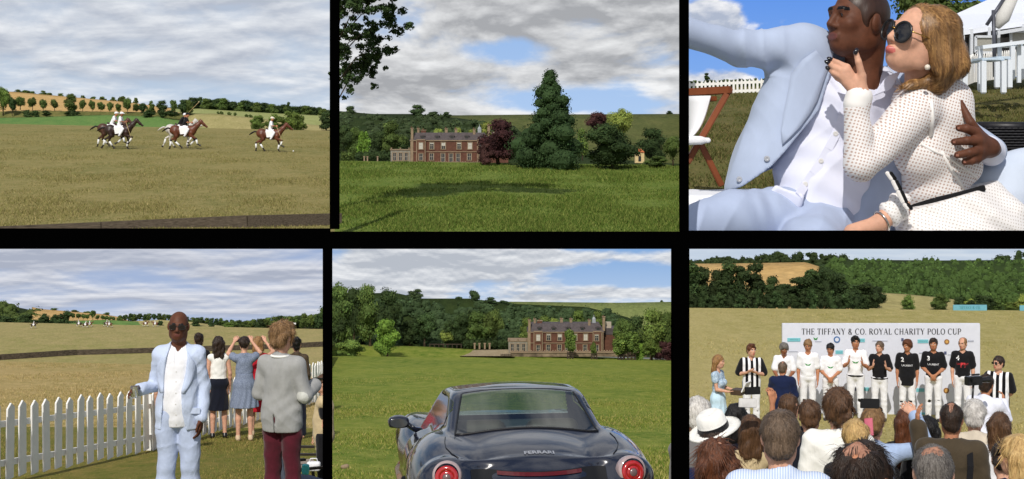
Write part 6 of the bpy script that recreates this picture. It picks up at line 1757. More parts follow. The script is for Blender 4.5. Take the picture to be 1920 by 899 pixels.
# gallop: (knee/hock, fetlock, hoof) for front left, front right, hind left, hind right in x, z
GAIT = [
    dict(fl=((.52, .52), (.44, .16), (.50, .02)), fr=((.82, .74), (.66, .46), (.58, .36)), hl=((-.92, .62), (-1.02, .26), (-1.12, .12)), hr=((-.62, .52), (-.42, .22), (-.32, .10))),
    dict(fl=((.60, .60), (.36, .30), (.20, .24)), fr=((.76, .66), (.82, .34), (.98, .26)), hl=((-.88, .56), (-.92, .20), (-.96, .05)), hr=((-.56, .50), (-.30, .26), (-.16, .14))),
    dict(fl=((.56, .50), (.50, .16), (.56, .02)), fr=((.80, .72), (.70, .42), (.86, .34)), hl=((-.98, .58), (-.96, .24), (-.98, .08)), hr=((-.66, .54), (-.48, .24), (-.38, .10))),
]
def horse(loc, sc, rz, label, coat_, gait, h=.028, group='polo ponies galloping across the field', tail=1.0, head=0.0):
    r = empty('horse', loc, rz=rz, sc=sc); tag(r, label, 'horse', group)
    g = GAIT[gait]
    F_ = Sdf()
    F_.ell((.38, 0, 1.14), (.34, .225, .34), .1); F_.ell((-.05, 0, 1.12), (.56, .255, .285), .1); F_.ell((-.58, 0, 1.20), (.36, .26, .32), .1); F_.ell((.2, 0, 1.34), (.3, .10, .14), .1)
    hx, hz = head * .1, head * .12
    F_.chain([(.52, 0, 1.22), (.80, 0, 1.50), (1.03 + hx, 0, 1.74 + hz)], [.24, .155, .11], .08)
    F_.ell((.98 + hx, 0, 1.72 + hz), (.12, .075, .13), .05)
    F_.chain([(1.02 + hx, 0, 1.74 + hz), (1.22 + hx, 0, 1.55 + hz), (1.38 + hx, 0, 1.40 + hz)], [.105, .082, .062], .04); F_.ell((1.40 + hx, 0, 1.40 + hz), (.062, .058, .06), .03)
    for s in (-1, 1): F_.cap((.97 + hx, s * .055, 1.82 + hz), (.985 + hx, s * .07, 1.94 + hz), .03, .012, .02)
    legs = []
    for key, s in (('fl', 1), ('fr', -1)):
        k, f, hf = g[key]; top = (.44, s * .13, 1.02); el = (.42, s * .15, .86)
        legs.append((top, el, (k[0], s * .14, k[1]), (f[0], s * .13, f[1]), (hf[0], s * .13, hf[1])))
    for key, s in (('hl', 1), ('hr', -1)):
        k, f, hf = g[key]; top = (-.58, s * .13, 1.12); st = (-.48, s * .17, .84)
        legs.append((top, st, (k[0], s * .13, k[1]), (f[0], s * .12, f[1]), (hf[0], s * .12, hf[1])))
    for i, l in enumerate(legs):
        F_.chain(l, [.19 if i > 1 else .15, .125 if i > 1 else .095, .052, .042, .05], .05)
    lows = [(np.array(l[2]), np.array(l[3]), np.array(l[4])) for l in legs]
    def mf(c):
        o = np.zeros(len(c), int)
        for a, b, e in lows:
            for p, q in ((a, b), (b, e)):
                ab = q - p; t = np.clip(((c - p) @ ab) / (ab @ ab), 0, 1); o[np.linalg.norm(c - (p + t[:, None] * ab), axis=1) < .085] = 1
        return o
    link('body', F_.mesh('body', h, [COAT[coat_], M_point if coat_ != 'grey' else COAT['grey']], mf, 2), r)
    for i, (a, b, e) in enumerate(lows):
        m = MB(); m.tube([a + (b - a) * .18, a + (b - a) * .6, b], [.062, .06, .064], 8); m.obj('leg_bandage', M_wrap, r, smooth=True)
        m = MB(); d = (e - b) / np.linalg.norm(e - b); m.tube([e - d * .03, e + d * .07], [.058, .07], 8); m.obj('hoof', M_hoof, r)
    m = MB(); m.tube([(-.88, 0, 1.30), (-1.05, 0, 1.33), (-1.25, .02, 1.22), (-1.42, .03, 1.10)], [.05, .055, .06, .02], 7); m.obj('tail', M_point if coat_ != 'grey' else COAT['grey'], r, smooth=True)
    m = MB()
    for s in (-1, 1): m.add([(-.28, s * .28, 1.33), (.24, s * .27, 1.38), (.20, s * .30, .98), (-.2, s * .30, .94)], [(0, 1, 2, 3)])
    m.add([(-.28, .28, 1.33), (.24, .27, 1.38), (.24, .1, 1.47), (-.28, .1, 1.47), (-.28, -.1, 1.47), (.24, -.1, 1.47), (.24, -.27, 1.38), (-.28, -.28, 1.33)], [(0, 1, 2, 3), (3, 2, 5, 4), (4, 5, 6, 7)])
    o = m.obj('saddle_cloth', M_wrap, r); sm = o.modifiers.new('t', 'SOLIDIFY'); sm.thickness = .03
    F2 = Sdf(); F2.cap((-.18, 0, 1.47), (.16, 0, 1.47), .12, .11, .03, (1, 1.2, .5)); F2.cap((.2, 0, 1.50), (.22, 0, 1.54), .05); F2.cap((-.24, 0, 1.5), (-.26, 0, 1.54), .06); link('saddle', F2.mesh('saddle', .03, CL['brownboots']), r)
    m = MB(); W_ = .085
    for z, x in ((1.52, 1.24), (1.66, 1.09)):
        m.tube([(x + hx + .07 * math.cos(t) * .3, W_ * math.cos(t), z + hz + W_ * math.sin(t) * 1.1) for t in [2 * math.pi * i / 10 for i in range(11)]], .014, 5, cap=False)
    for s in (-1, 1): m.tube([(1.30 + hx, s * .08, 1.46 + hz), (.9, s * .14, 1.45), (.42, s * .08, 1.62)], .012, 5); m.tube([(1.0 + hx, s * .09, 1.80 + hz), (1.30 + hx, s * .085, 1.47 + hz)], .014, 5)
    m.obj('bridle', CL['brownboots'], r, smooth=True)
    return r
def rider(hr, label, top, h=.024, lean=18, mallet=1, seed=0, helm='white', hyaw=0, skin='tan'):
    M = hr.matrix_basis
    r = empty('person', M @ Vector((.0, 0, .52)), rz=hr.rotation_euler.z + math.pi / 2, sc=hr.scale.x); tag(r, label, 'person', 'polo riders')
    lg = {sd: dict(k=(sg * .27, -.30, .72), a=(sg * .30, -.06, .32), t=(sg * .32, -.24, .29)) for sd, sg in (('r', -1), ('l', 1))}
    arms = {'r': dict(e=(-.10, -.06, -.24), w=(-.02, -.26, -.02), d=(0, -.9, -.2), n=(1, 0, 0), curl=1.0), 'l': dict(e=(.04, -.06, -.26), w=(-.12, -.22, .0), d=(-.2, -.9, 0), n=(-1, 0, 0), curl=1.0)}
    if mallet == 2: arms['r'] = dict(e=(-.12, -.16, .02), w=(.0, -.16, .2), d=(0, -.4, .9), n=(1, 0, 0), curl=1.0)
    p = Person(lean=lean, legs=lg, arms=arms, hpitch=-lean * .6 + 6, hyaw=hyaw)
    link('body', p.body(h, skin, legs=False), r)
    shirt(p, h, CL[top], r, 'short', .93, .02, seed=seed, up=.8); trousers(p, h, CL['white_jeans'], r, e=.012); boots(p, h, CL['brownboots'], r, .5)
    F_ = Sdf(); F_.frame(p.HM); F_.ell((0, .01, .05), (.10, .125, .105), .02); F_.cap((0, -.12, .045), (0, -.16, .03), .05, .035, .03, (1.3, 1, .4)); F_.ell((0, 0, -.06), (.2, .2, .085), .01, 's')
    link('helmet', F_.mesh('helmet', .016, CL[helm]), r)
    if mallet:
        w = p.arm['r']['w'] + p.arm['r']['d'] * .07
        e = Vector((w.x - .35, w.y - .45, .12)) if mallet == 1 else Vector((w.x - .1, w.y - .75, w.z + .75))
        mr = empty('polo_mallet', r.matrix_basis @ w, rz=r.rotation_euler.z, sc=r.scale.x); tag(mr, 'long polo mallet held by the ' + label.split(' on ')[0].replace('polo rider', 'rider'), 'mallet')
        m = MB(); m.tube([(0, 0, 0), (e - w)], [.016, .012], 6); m.obj('shaft', mat('cane', srgb(196, 170, 120), rough=.5), mr, smooth=True)
        m = MB(); q = e - w; m.tube([q + Vector((-.11, -.03, 0)), q + Vector((.11, .03, 0))], .034, 8); m.obj('mallet_head', mat('cane_head', srgb(222, 206, 170), rough=.5), mr, smooth=True)
    return r
SC = 2.14
def ph(x, y, D): # pony place: foot of the ground under picture column x
    return G1.at(x, D)
h1b = horse(ph(210, 0, 203.5), SC, 0, 'brown pony mostly hidden behind the dark leading pony of the left pair', 'brown', 1)
h1 = horse(ph(224, 0, 198), SC, 0, 'dark brown pony on the near side of the left pair, ridden in white', 'dark', 0, head=.4)
h2b = horse(ph(337, 0, 204.5), SC, 0, 'grey pony half hidden behind the bay of the middle pair', 'grey', 0)
h2 = horse(ph(346, 0, 199.5), SC, 0, 'bright bay pony of the middle pair, ridden in black', 'bay', 1)
h3 = horse(ph(507, 0, 199), SC * .94, 0, 'bay pony galloping alone at the right', 'bay', 2, head=.5)
rider(h1b, 'polo rider in white behind the near rider of the left pair on the brown pony', 'white', mallet=0, seed=1, lean=24)
rider(h1, 'polo rider in white with a white helmet on the dark pony', 'white', mallet=1, seed=2, lean=12, skin='brown')
rider(h2b, 'polo rider with a white helmet on the grey pony behind', 'black', mallet=2, seed=3, lean=30)
rider(h2, 'polo rider in a black shirt on the bay of the middle pair', 'black', mallet=0, seed=4, lean=16, helm='black')
rider(h3, 'polo rider in white alone at the right on the bay', 'white', mallet=1, seed=5, lean=10, helm='cream')
b = empty('polo_ball', G1.at(550, 199) + Vector((0, 0, .16))); tag(b, 'white polo ball on the turf ahead of the lone rider', 'ball')
m = MB(); m.lathe([(.001, -.1), (.07, -.07), (.1, 0), (.07, .07), (.001, .1)], n=12); m.obj('shell', CL['white'], b, smooth=True)
plank_edge([G1.at(-20, 101.0) - Vector((0, 0, .80)), G1.at(190, 101.6) - Vector((0, 0, .38)), G1.at(463, 103.7), G1.at(640, 107.6)], .84, .25, 'dark weathered plank edging along the front of the polo field')
# parched verge before the planks
# ---- far riders of the fence picture: small copies of the same horses
def far_pair(hsrc, rsrc, x, D, sc, flip, lb, group):
    for src, nm in ((hsrc, 'horse'), (rsrc, 'person')):
        c = copy_tree(src); p = G4c.at(x, D)
        off = (src.location - hsrc.location) * (sc / hsrc.scale.x)
        if flip: off.x = -off.x; c.rotation_euler.z = src.rotation_euler.z + math.pi
        c.location = p + off; c.scale = (sc,) * 3
        c['label'] = lb[0] if nm == 'horse' else lb[1]; c['group'] = group[0] if nm == 'horse' else group[1]
R_ = [o for o in COL.objects if o.get('group') == 'polo riders']
GP = ('tiny far ponies in the fence picture', 'tiny far riders in the fence picture')
for x, D, flip, i, hs in ((63, 72.5, 0, 1, h1), (148, 74.0, 1, 1, h1), (160, 73.4, 0, 0, h1b), (168, 74, 0, 4, h3), (200, 74.4, 0, 1, h1), (205, 74.0, 1, 4, h3), (273, 75.0, 0, 3, h2), (291, 75.0, 1, 4, h3)):
    w = {63: 'far off alone at the left of', 148: 'leftmost of the close group on', 160: 'second of the close group on', 168: 'third of the close group on', 200: 'left of a pair near the middle of', 205: 'right of a pair near the middle of', 273: 'left of the suited man far across', 291: 'nearest the head of the suited man across'}[x]
    far_pair(hs, R_[i], x, D, .155, flip, ('tiny dark pony ' + w + ' the mown field', 'tiny rider ' + w + ' the mown field'), GP)
gp = empty('goal_post', G4c.at(550, 75.2)); tag(gp, 'thin white goal post far away at the right of the mown field', 'goal post')
m = MB(); m.tube([(0, 0, 0), (0, 0, .36)], [.035, .03], 8); m.obj('post', CL['white'], gp); m = MB(); m.box((.07, 0, .31), (.12, .01, .08)); m.obj('flag', CL['white'], gp)
# ---------------------------------------------------------------- couple picture: two seated figures, close
DC = 115.0
KC = DC / F * 480.0            # one figure metre in scene metres
CO = P(1600, 434, DC)
def at3(zx, zy, D): return P(1290 + zx / 2.0714, zy / 2.0714, D)
def q3(zx, zy, y=0.0): return (at3(zx, zy, DC + y * KC) - CO) / KC
def ray3(bv, zx, zy, off):
    """the point of a garment seen at zx, zy"""
    d = at3(zx, zy, DC) / DC; hit = bv.ray_cast(q3(zx, zy, -1.0), d.normalized())
    return hit[0] - d * off if hit[0] else None
EDGE3 = (-1, .1163, 0)
CL['linen'] = cloth('blue_linen', srgb(172, 184, 208), var=.035, bump=.5, bscale=13)
CL['linen_t'] = cloth('blue_linen_trousers', srgb(168, 180, 206), var=.04, bump=.55, bscale=13)
CL['shirt3'] = cloth('fine_white_shirt', srgb(222, 224, 240), var=.02)

def edge_tube(pts, rad, name, m, parent, n=6):
    b = MB(); b.tube(pts, rad, n); return b.obj(name, m, parent, smooth=True)

def couple_man():
    r = empty('person', CO, sc=KC); tag(r, 'seated man in a pale blue suit with his arm round the woman, face upturned', 'person')
    h = .0062
    p = Person(); p.skin = 'dark'
    HMm = Matrix.Translation(q3(655, 88, -.03)) @ T(ry=4, rx=0, rz=0) @ T(rz=-64) @ T(rx=-4) @ Matrix.Scale(1.16, 4)
    p.HM = HMm; p.hc = HMm.translation
    F_ = Sdf()
    head_sdf(F_, HMm, False)
    F_.cap(q3(700, 130, .0), q3(672, 330, .03), .072, .074, .04); F_.cap(q3(672, 330, .03), q3(640, 420, .03), .075, .09, .04)
    F_.ell(q3(610, 470, .05), (.13, .08, .12), .05)
    # left hand spread on the woman's back, fingers to the left
    wr = q3(1172, 575, -.16)
    F_.cap(q3(1200, 590, -.02), wr, .036, .034, .02)
    kn = [q3(1118, 515, -.235), q3(1128, 548, -.24), q3(1130, 585, -.238), q3(1122, 617, -.23)]
    md = [q3(1080, 500, -.258), q3(1082, 548, -.268), q3(1092, 594, -.265), q3(1102, 624, -.25)]
    tp = [q3(1052, 498, -.245), q3(1034, 552, -.25), q3(1046, 603, -.25), q3(1076, 629, -.238)]
    for a, b, c in zip(kn, md, tp):
        F_.cap(wr, a, .026, .0185, .02); F_.cap(a, b, .0185, .0165, .006); F_.cap(b, c, .0165, .0135, .004)
    F_.cap(wr, q3(1098, 478, -.20), .024, .017, .02); F_.cap(q3(1098, 478, -.20), q3(1056, 398, -.16), .017, .013, .006)
    mf = face_mfn(HMm)
    link('body', F_.mesh('body', .0048, [SKIN['dark'], LIPS['dark'], SKIN['dark'], M_iris, HAIR['crop']], mf, 1), r)
    for c in tp:
        b = MB(); b.box(c + Vector((-.004, -.0125, 0)), (.016, .004, .014)); b.obj('fingernail', mat('nail_pink', srgb(150, 98, 80), rough=.35, spec=.5), r, bevel=.002)
    p2 = Person(); p2.HM = HMm; p2.skin = 'dark'
    hair_mesh(p2, 'crop', .006, 3, 0, amp=0, parent=r, color='crop')
    # shirt: chest to waist, open collar, tail out over the trousers
    S_ = Sdf(); S_.cap(q3(600, 430, .02), q3(520, 720, .0), .155, .165, .05, (1.05, .72, 1)); S_.cap(q3(470, 330, .05), q3(740, 360, .08), .07, .075, .06)
    S_.cap(q3(520, 720, 0), q3(500, 800, -.03), .165, .16, .05, (1.08, .7, 1)); S_.box(q3(372, 785, -.165), (.062, .016, .062), .014, .03, R=Euler((.5, .35, 0)).to_matrix())
    S_.cap(q3(740, 330, .06), q3(790, 470, .05), .075, .08, .05)
    S_.cap(q3(672, 215, .03), q3(655, 330, .03), .078, .085, .01, None, 's')
    S_.cap(q3(585, 275, -.06), q3(625, 400, -.13), .055, .012, .01, None, 's'); S_.cap(q3(660, 290, -.08), q3(620, 395, -.13), .05, .012, .01, None, 's')
    def folds(X, Y, Z, d):
        w = np.sin(34 * X - 16 * Z + 2 * np.sin(9 * Z)) * .5 + np.sin(52 * Z + 30 * X + 1.5 * np.sin(14 * X))
        w = w + 1.5 * (np.abs(np.sin(15 * X - 11 * Z + 1.5 * np.sin(8 * Z))) ** .55 - .72)
        return d + .0040 * w * (np.abs(d) < .04)
    S_.fn(folds)
    sh = link('shirt', S_.mesh('shirt', h, CL['shirt3']), r)
    # collar wings
    for pts in (([(545, 278), (600, 292), (618, 385), (560, 320)]), ([(745, 300), (800, 280), (760, 350), (690, 378)])):
        b = MB(); b.prism([(q3(x, y).x, q3(x, y).z) for x, y in pts][::-1], -.165 if pts[0][0] < 700 else -.11, -.155 if pts[0][0] < 700 else -.10); b.obj('collar', CL['shirt3'], r, bevel=.003)
    bv = BVHTree.FromPolygons([v.co.copy() for v in sh.data.vertices], [tuple(f.vertices) for f in sh.data.polygons])
    def on(zx, zy, off=.003):
        return ray3(bv, zx, zy, off) or q3(zx, zy)
    b = MB()
    path = [(618, 400), (600, 450), (575, 520), (545, 580), (515, 628), (485, 675), (455, 720), (430, 760)]
    for i in range(len(path) - 1):
        a0, a1 = on(*path[i]), on(*path[i + 1]); b.bar(a0, a1, .034, .003, up=(0, -1, 0))
    b.obj('placket', CL['shirt3'], r, bevel=.001)
    for zx, zy in ((573, 520), (516, 626), (455, 716)):
        b = MB(); b.lathe([(.010, 0), (.010, .004), (.006, .005), (.0005, .004)], on(zx, zy, .004), 12, Euler((math.pi / 2, 0, 0)).to_matrix())
        b.obj('shirt_button', mat('pearl_button', srgb(220, 218, 214), rough=.3), r)
    # trousers
    t = Sdf(); t.cap(q3(430, 850, -.02), q3(180, 850, -.26), .135, .10, .04); t.cap(q3(180, 850, -.26), q3(-40, 905, -.42), .10, .085, .04)
    t.cap(q3(540, 880, -.02), q3(470, 960, -.30), .125, .11, .03); t.ell(q3(500, 870, .05), (.2, .15, .10), .05)
    t.cap(q3(470, 960, -.30), q3(420, 1000, -.40), .11, .09, .03)
    def tf(X, Y, Z, d): return d + (.005 * np.sin(40 * X + 22 * Z + 3 * np.sin(16 * X)) + .007 * (np.abs(np.sin(19 * X - 13 * Z + 1.8 * np.sin(9 * X))) ** .55 - .72)) * (np.abs(d) < .04) * np.exp(-((Z - .08) / .12) ** 2)
    t.fn(tf); t.cut(tuple(q3(-9, 0)), EDGE3)
    link('trousers', t.mesh('trousers', h, CL['linen_t']), r)
    # jacket: right front and sleeve
    Jk = Sdf(); Jk.cap(q3(455, 235, .04), q3(330, 640, -.02), .125, .16, .05, (1.0, .8, 1)); Jk.cap(q3(330, 640, -.02), q3(290, 720, -.05), .16, .15, .04, (1, .8, 1)); Jk.cap(q3(540, 420, .04), q3(440, 640, .0), .17, .17, .05, (1.0, .72, 1))
    Jk.ell(q3(445, 190, .03), (.115, .10, .095), .04); Jk.cap(q3(500, 215, .06), q3(660, 250, .10), .07, .06, .05)
    Jk.cap(q3(430, 190, .02), q3(210, 190, -.05), .092, .070, .03); Jk.cap(q3(210, 190, -.05), q3(-60, 112, -.22), .068, .055, .02)
    zk = [q3(0, y).z for y in (800, 745, 720, 640, 560, 430, 270, 200, 100)][::1]
    xk = [q3(x, 0).x for x in (100, 135, 190, 300, 375, 490, 548, 560, 560)]
    xl = [q3(x, 0).x for x in (120, 133, 136, 160, 190, 245, 285, -400, -400)]
    def jcut(X, Y, Z, d):
        e1 = np.interp(Z, zk, xk); e0 = np.interp(Z, zk, xl)
        f = np.maximum(X - e1, 0 * X) ; side = np.where(Y < .10, X - e1, -1)
        o = np.maximum(d, np.maximum(side, -.05 + 0 * X))
        o = np.maximum(o, np.where(Z < q3(0, 300).z, e0 - X, -1))
        return np.maximum(o, q3(0, 748).z + (X - q3(135, 0).x) * .42 - Z)
    def jf(X, Y, Z, d):
        arm = np.exp(-((X - q3(240, 0).x) / .16) ** 2) * (Z > q3(0, 300).z)
        return d + (.0065 * (np.abs(np.sin(24 * X + 15 * Z + 1.6 * np.sin(12 * Z) + 1.2 * np.sin(17 * X))) ** .55 - .72) * (arm + .25) + .004 * np.sin(52 * X + 26 * Z + 2 * np.sin(20 * Z)) * arm + .0025 * np.sin(18 * X - 9 * Z) + .002 * np.sin(31 * Z + 11 * X)) * (np.abs(d) < .04)
    Jk.fn(jf); Jk.fn(jcut); Jk.cut(tuple(q3(-9, 0)), EDGE3)
    jk = link('jacket', Jk.mesh('jacket', h, CL['linen']), r)
    bj = BVHTree.FromPolygons([v.co.copy() for v in jk.data.vertices], [tuple(f.vertices) for f in jk.data.polygons])
    def onj(zx, zy, off=.004):
        return ray3(bj, zx, zy, off)
    # lapel
    edge = [(548, 262), (528, 320), (505, 390), (478, 440), (440, 492), (400, 535), (372, 560)]
    seam = [(500, 196), (448, 232), (402, 290), (392, 352), (376, 430), (364, 505), (369, 563)]
    b = MB(); rows = []
    for (ex, ey), (sx, sy) in zip(edge, seam):
        row = []
        for k in range(6):
            t_ = k / 5; zx, zy = ex + (sx - ex) * t_ - 3, ey + (sy - ey) * t_; o = onj(zx, zy, .010)
            row.append(o if o else (row[-1] + Vector(((zx - (ex + (sx - ex) * (k - 1) / 5)) / 994.3, .01, 0)) if row else q3(zx, zy, -.1)))
        rows.append(row)
    b.add([o for row in rows for o in row], [(i * 6 + k, i * 6 + k + 1, i * 6 + k + 7, i * 6 + k + 6) for i in range(len(rows) - 1) for k in range(5)])
    o = b.obj('lapel', CL['linen'], r, smooth=True); sm = o.modifiers.new('thickness', 'SOLIDIFY'); sm.thickness = .008; sm.offset = 0
    for zx, zy in ((306, 617), (199, 697)):
        c = onj(zx, zy, .006); b = MB()
        if c: b.lathe([(.011, 0), (.011, .005), (.006, .006), (.0005, .004)], c, 12, Euler((math.pi / 2, 0, 0)).to_matrix()); b.obj('jacket_button', mat('grey_button', srgb(170, 172, 178), rough=.25, spec=.6), r)
    # left front and the sleeve coming round behind the woman, with a white cuff
    K2 = Sdf(); K2.cap(q3(770, 560, .06), q3(730, 830, -.01), .11, .12, .05, (1, .7, 1)); K2.cap(q3(690, 800, -.02), q3(650, 890, -.06), .08, .07, .04)
    K2.cap(q3(820, 330, .16), q3(1050, 520, .14), .09, .075, .03); K2.cap(q3(1050, 520, .14), q3(1180, 592, -.02), .072, .060, .02)
    K2.fn(jf); link('jacket_back', K2.mesh('jacket_back', h, CL['linen']), r)
    K3 = Sdf(); K3.cap(q3(1178, 590, -.03), q3(1165, 578, -.10), .056, .052, .01); link('cuff', K3.mesh('cuff', h, CL['shirt3']), r)
couple_man()

def knit_mat():
    m = bpy.data.materials.new('open_knit'); m.use_nodes = True; t = m.node_tree; b = t.nodes['Principled BSDF']; l = t.links.new
    b.inputs['Roughness'].default_value = .9; b.inputs['Specular IOR Level'].default_value = .1; b.inputs['Sheen Weight'].default_value = .2
    tcn = t.nodes.new('ShaderNodeTexCoord'); mpn = t.nodes.new('ShaderNodeMapping'); mpn.inputs['Rotation'].default_value = (0, math.radians(28), 0); l(tcn.outputs['Object'], mpn.inputs[0])
    nz_ = t.nodes.new('ShaderNodeTexNoise'); nz_.inputs['Scale'].default_value = 16; l(mpn.outputs[0], nz_.inputs['Vector'])
    wob = t.nodes.new('ShaderNodeVectorMath'); wob.operation = 'SCALE'; wob.inputs['Scale'].default_value = .012; l(nz_.outputs['Color'], wob.inputs[0])
    ad_ = t.nodes.new('ShaderNodeVectorMath'); l(mpn.outputs[0], ad_.inputs[0]); l(wob.outputs[0], ad_.inputs[1])
    sp = t.nodes.new('ShaderNodeSeparateXYZ'); l(ad_.outputs[0], sp.inputs[0])
    def sn(o_, per):
        mu = t.nodes.new('ShaderNodeMath'); mu.operation = 'MULTIPLY'; mu.inputs[1].default_value = 2 * math.pi / per; l(o_, mu.inputs[0])
        si = t.nodes.new('ShaderNodeMath'); si.operation = 'SINE'; l(mu.outputs[0], si.inputs[0]); return si.outputs[0]
    v = t.nodes.new('ShaderNodeMath'); v.operation = 'MULTIPLY'; v.name = 'holes'; l(sn(sp.outputs[0], .0185), v.inputs[0]); l(sn(sp.outputs[2], .0170), v.inputs[1])
    r = t.nodes.new('ShaderNodeMapRange'); r.inputs[1].default_value = .62; r.inputs[2].default_value = .18; l(v.outputs[0], r.inputs[0])
    x = t.nodes.new('ShaderNodeMixRGB'); x.inputs[1].default_value = srgb(184, 156, 143); x.inputs[2].default_value = srgb(232, 228, 226); l(r.outputs[0], x.inputs[0]); l(x.outputs[0], b.inputs['Base Color'])
    bp = t.nodes.new('ShaderNodeBump'); bp.inputs['Strength'].default_value = .5; bp.inputs['Distance'].default_value = .004; l(r.outputs[0], bp.inputs['Height']); l(bp.outputs[0], b.inputs['Normal'])
    return m
M_knit = knit_mat(); M_knit2 = cloth('white_knit_trim', srgb(240, 236, 232), var=.03)
def lace_mat():
    m = M_knit.copy(); m.name = 'white_lace'
    for n in m.node_tree.nodes:
        if n.type == 'MIX_RGB': n.inputs[1].default_value = srgb(190, 180, 172)
        if n.type == 'MAP_RANGE': n.inputs[1].default_value = .8; n.inputs[2].default_value = .4
    return m
M_lace = lace_mat()

def couple_woman():
    r = empty('person', CO, sc=KC); tag(r, 'woman with honey blond hair, round dark glasses and white knitted dress kissing toward the man', 'person')
    h = .0062
    p = Person(fem=True)
    HMw = Matrix.Translation(q3(884, 158, -.20)) @ T(ry=20) @ T(rz=-62) @ T(rx=2) @ Matrix.Scale(1.11, 4)
    p.HM = HMw; p.hc = HMw.translation
    F_ = Sdf(); head_sdf(F_, HMw, True)
    F_.frame(HMw); F_.ell((0, -.095, -.060), (.014, .016, .013), .01); F_.frame(Matrix.Identity(4))
    F_.cap(q3(900, 250, -.15), q3(905, 350, -.12), .056, .062, .03); F_.ell(q3(930, 400, -.12), (.09, .06, .08), .04)
    # right hand on his throat: palm over wrist, thumb up, fingers to the left
    wr = q3(672, 372, -.30); F_.cap(q3(655, 430, -.29), wr, .032, .028, .02)
    pal = [q3(618, 262, -.300), q3(606, 280, -.305), q3(602, 302, -.305), q3(612, 322, -.300)]
    mid = [q3(580, 244, -.285), q3(566, 262, -.290), q3(566, 284, -.290), q3(580, 304, -.285)]
    tip = [q3(556, 232, -.255), q3(545, 246, -.26), q3(548, 270, -.26), q3(564, 290, -.262)]
    for a, b_, c in zip(pal, mid, tip):
        F_.cap(wr, a, .022, .0135, .018); F_.cap(a, b_, .0125, .0108, .004); F_.cap(b_, c, .0108, .0085, .003)
    F_.cap(wr, q3(676, 296, -.315), .024, .016, .018); F_.cap(q3(676, 296, -.315), q3(662, 240, -.325), .0145, .0125, .006); F_.cap(q3(662, 240, -.325), q3(652, 204, -.32), .0125, .0095, .004)
    # other forearm low in front, with a bangle
    F_.cap(q3(820, 800, -.24), q3(745, 868, -.28), .042, .032, .02); F_.cap(q3(745, 868, -.28), q3(640, 905, -.30), .03, .034, .02)
    F_.ell(q3(950, 640, -.06), (.12, .1, .2), .04)
    link('body', F_.mesh('body', .0045, [SKIN['fair'], LIPS['fair'], M_eye, M_iris, HAIR['brown']], face_mfn(HMw, 0, True), 1), r)
    for c, d in ((q3(652, 201, -.331), (.4, .2, 1)), (q3(553, 231, -.266), (-1, 0, .5)), (q3(543, 244, -.271), (-1, 0, .6)), (q3(546, 268, -.271), (-1, 0, .7))):
        b = MB(); b.lathe([(.0005, -.013), (.0075, -.008), (.0082, .004), (.005, .012), (.0005, .015)], c, 8, Vector(d).to_track_quat('Z', 'Y').to_matrix()); b.obj('fingernail', mat('dark_polish', srgb(24, 20, 28), rough=.12, spec=.7), r, smooth=True)
    sunglasses_big(HMw, r)
    # hair: parted at the side, swept back to the nape
    H_ = Sdf(); H_.frame(HMw)
    H_.ell((0, .030, .038), (.084, .104, .096), .02)
    H_.frame(Matrix.Identity(4))
    H_.cap(q3(985, 110, -.17), q3(1025, 240, -.16), .075, .060, .04); H_.cap(q3(1025, 240, -.16), q3(975, 318, -.19), .058, .040, .04); H_.cap(q3(975, 318, -.19), q3(850, 330, -.22), .036, .014, .03); H_.cap(q3(950, 120, -.24), q3(985, 250, -.25), .05, .042, .03); H_.cap(q3(1000, 200, -.08), q3(960, 310, -.06), .08, .05, .04)
    H_.frame(HMw); H_.ell((0, -.125, -.02), (.10, .112, .128), .012, 's'); H_.ell((-.085, .005, -.02), (.03, .028, .045), .01, 's'); H_.frame(Matrix.Identity(4))
    H_.fn(lambda X, Y, Z, d: d + .0022 * np.sin(85 * (X * .9 + Z * .25) + 30 * Y + 2 * np.sin(9 * Z)) * (np.abs(d) < .03))
    lo, hh, d = H_.grid(.0058); v, f = surface_nets(d); v = lo + relax(v, f) * hh
    rg = np.random.default_rng(9); nv0 = len(v); N_ = vnormals(v, f); ns = 11000; k = rg.integers(0, nv0, ns)
    part = np.array(q3(905, 22, -.25)); fl = v[k] - part; fl = fl / np.linalg.norm(fl, axis=1)[:, None]; low = np.clip((v[k][:, 2] - q3(0, 240).z) / -.10, 0, 1)[:, None]
    fl = fl * (1 - low) + low * np.array([-.9, -.1, -.35]); N = N_[k]; fl = fl - N * np.sum(fl * N, 1)[:, None]; fl /= np.maximum(np.linalg.norm(fl, axis=1), 1e-6)[:, None]
    fl += rg.normal(size=fl.shape) * .035; sdv = np.cross(N, fl); sdv /= np.maximum(np.linalg.norm(sdv, axis=1), 1e-6)[:, None]
    L_ = .048 * rg.uniform(.6, 1.3, ns)[:, None]; w_ = .0012 * rg.uniform(.5, 1.3, ns)[:, None]
    p0 = v[k] - N * .003; p1 = v[k] + fl * L_ * .5 + N * (.003 - L_ ** 2 * 1.4); p2 = v[k] + fl * L_ - N * (.001 + L_ ** 2 * 5.5)
    sv = np.stack([p0 - sdv * w_, p0 + sdv * w_, p1 + sdv * w_, p1 - sdv * w_, p2 + sdv * w_ * .3, p2 - sdv * w_ * .3], 1).reshape(-1, 3)
    bb = nv0 + 6 * np.arange(ns)[:, None]; f = np.concatenate([f, bb + np.array([[0, 1, 2, 3]]), bb + np.array([[3, 2, 4, 5]])])
    streak = .75 + .5 * (np.sin(60 * v[:, 0] + 25 * v[:, 1] + 3 * np.sin(7 * v[:, 2])) > .1)
    tint = np.concatenate([streak, np.repeat(rg.uniform(.72, 1.35, ns), 6)]); v = np.concatenate([v, sv])
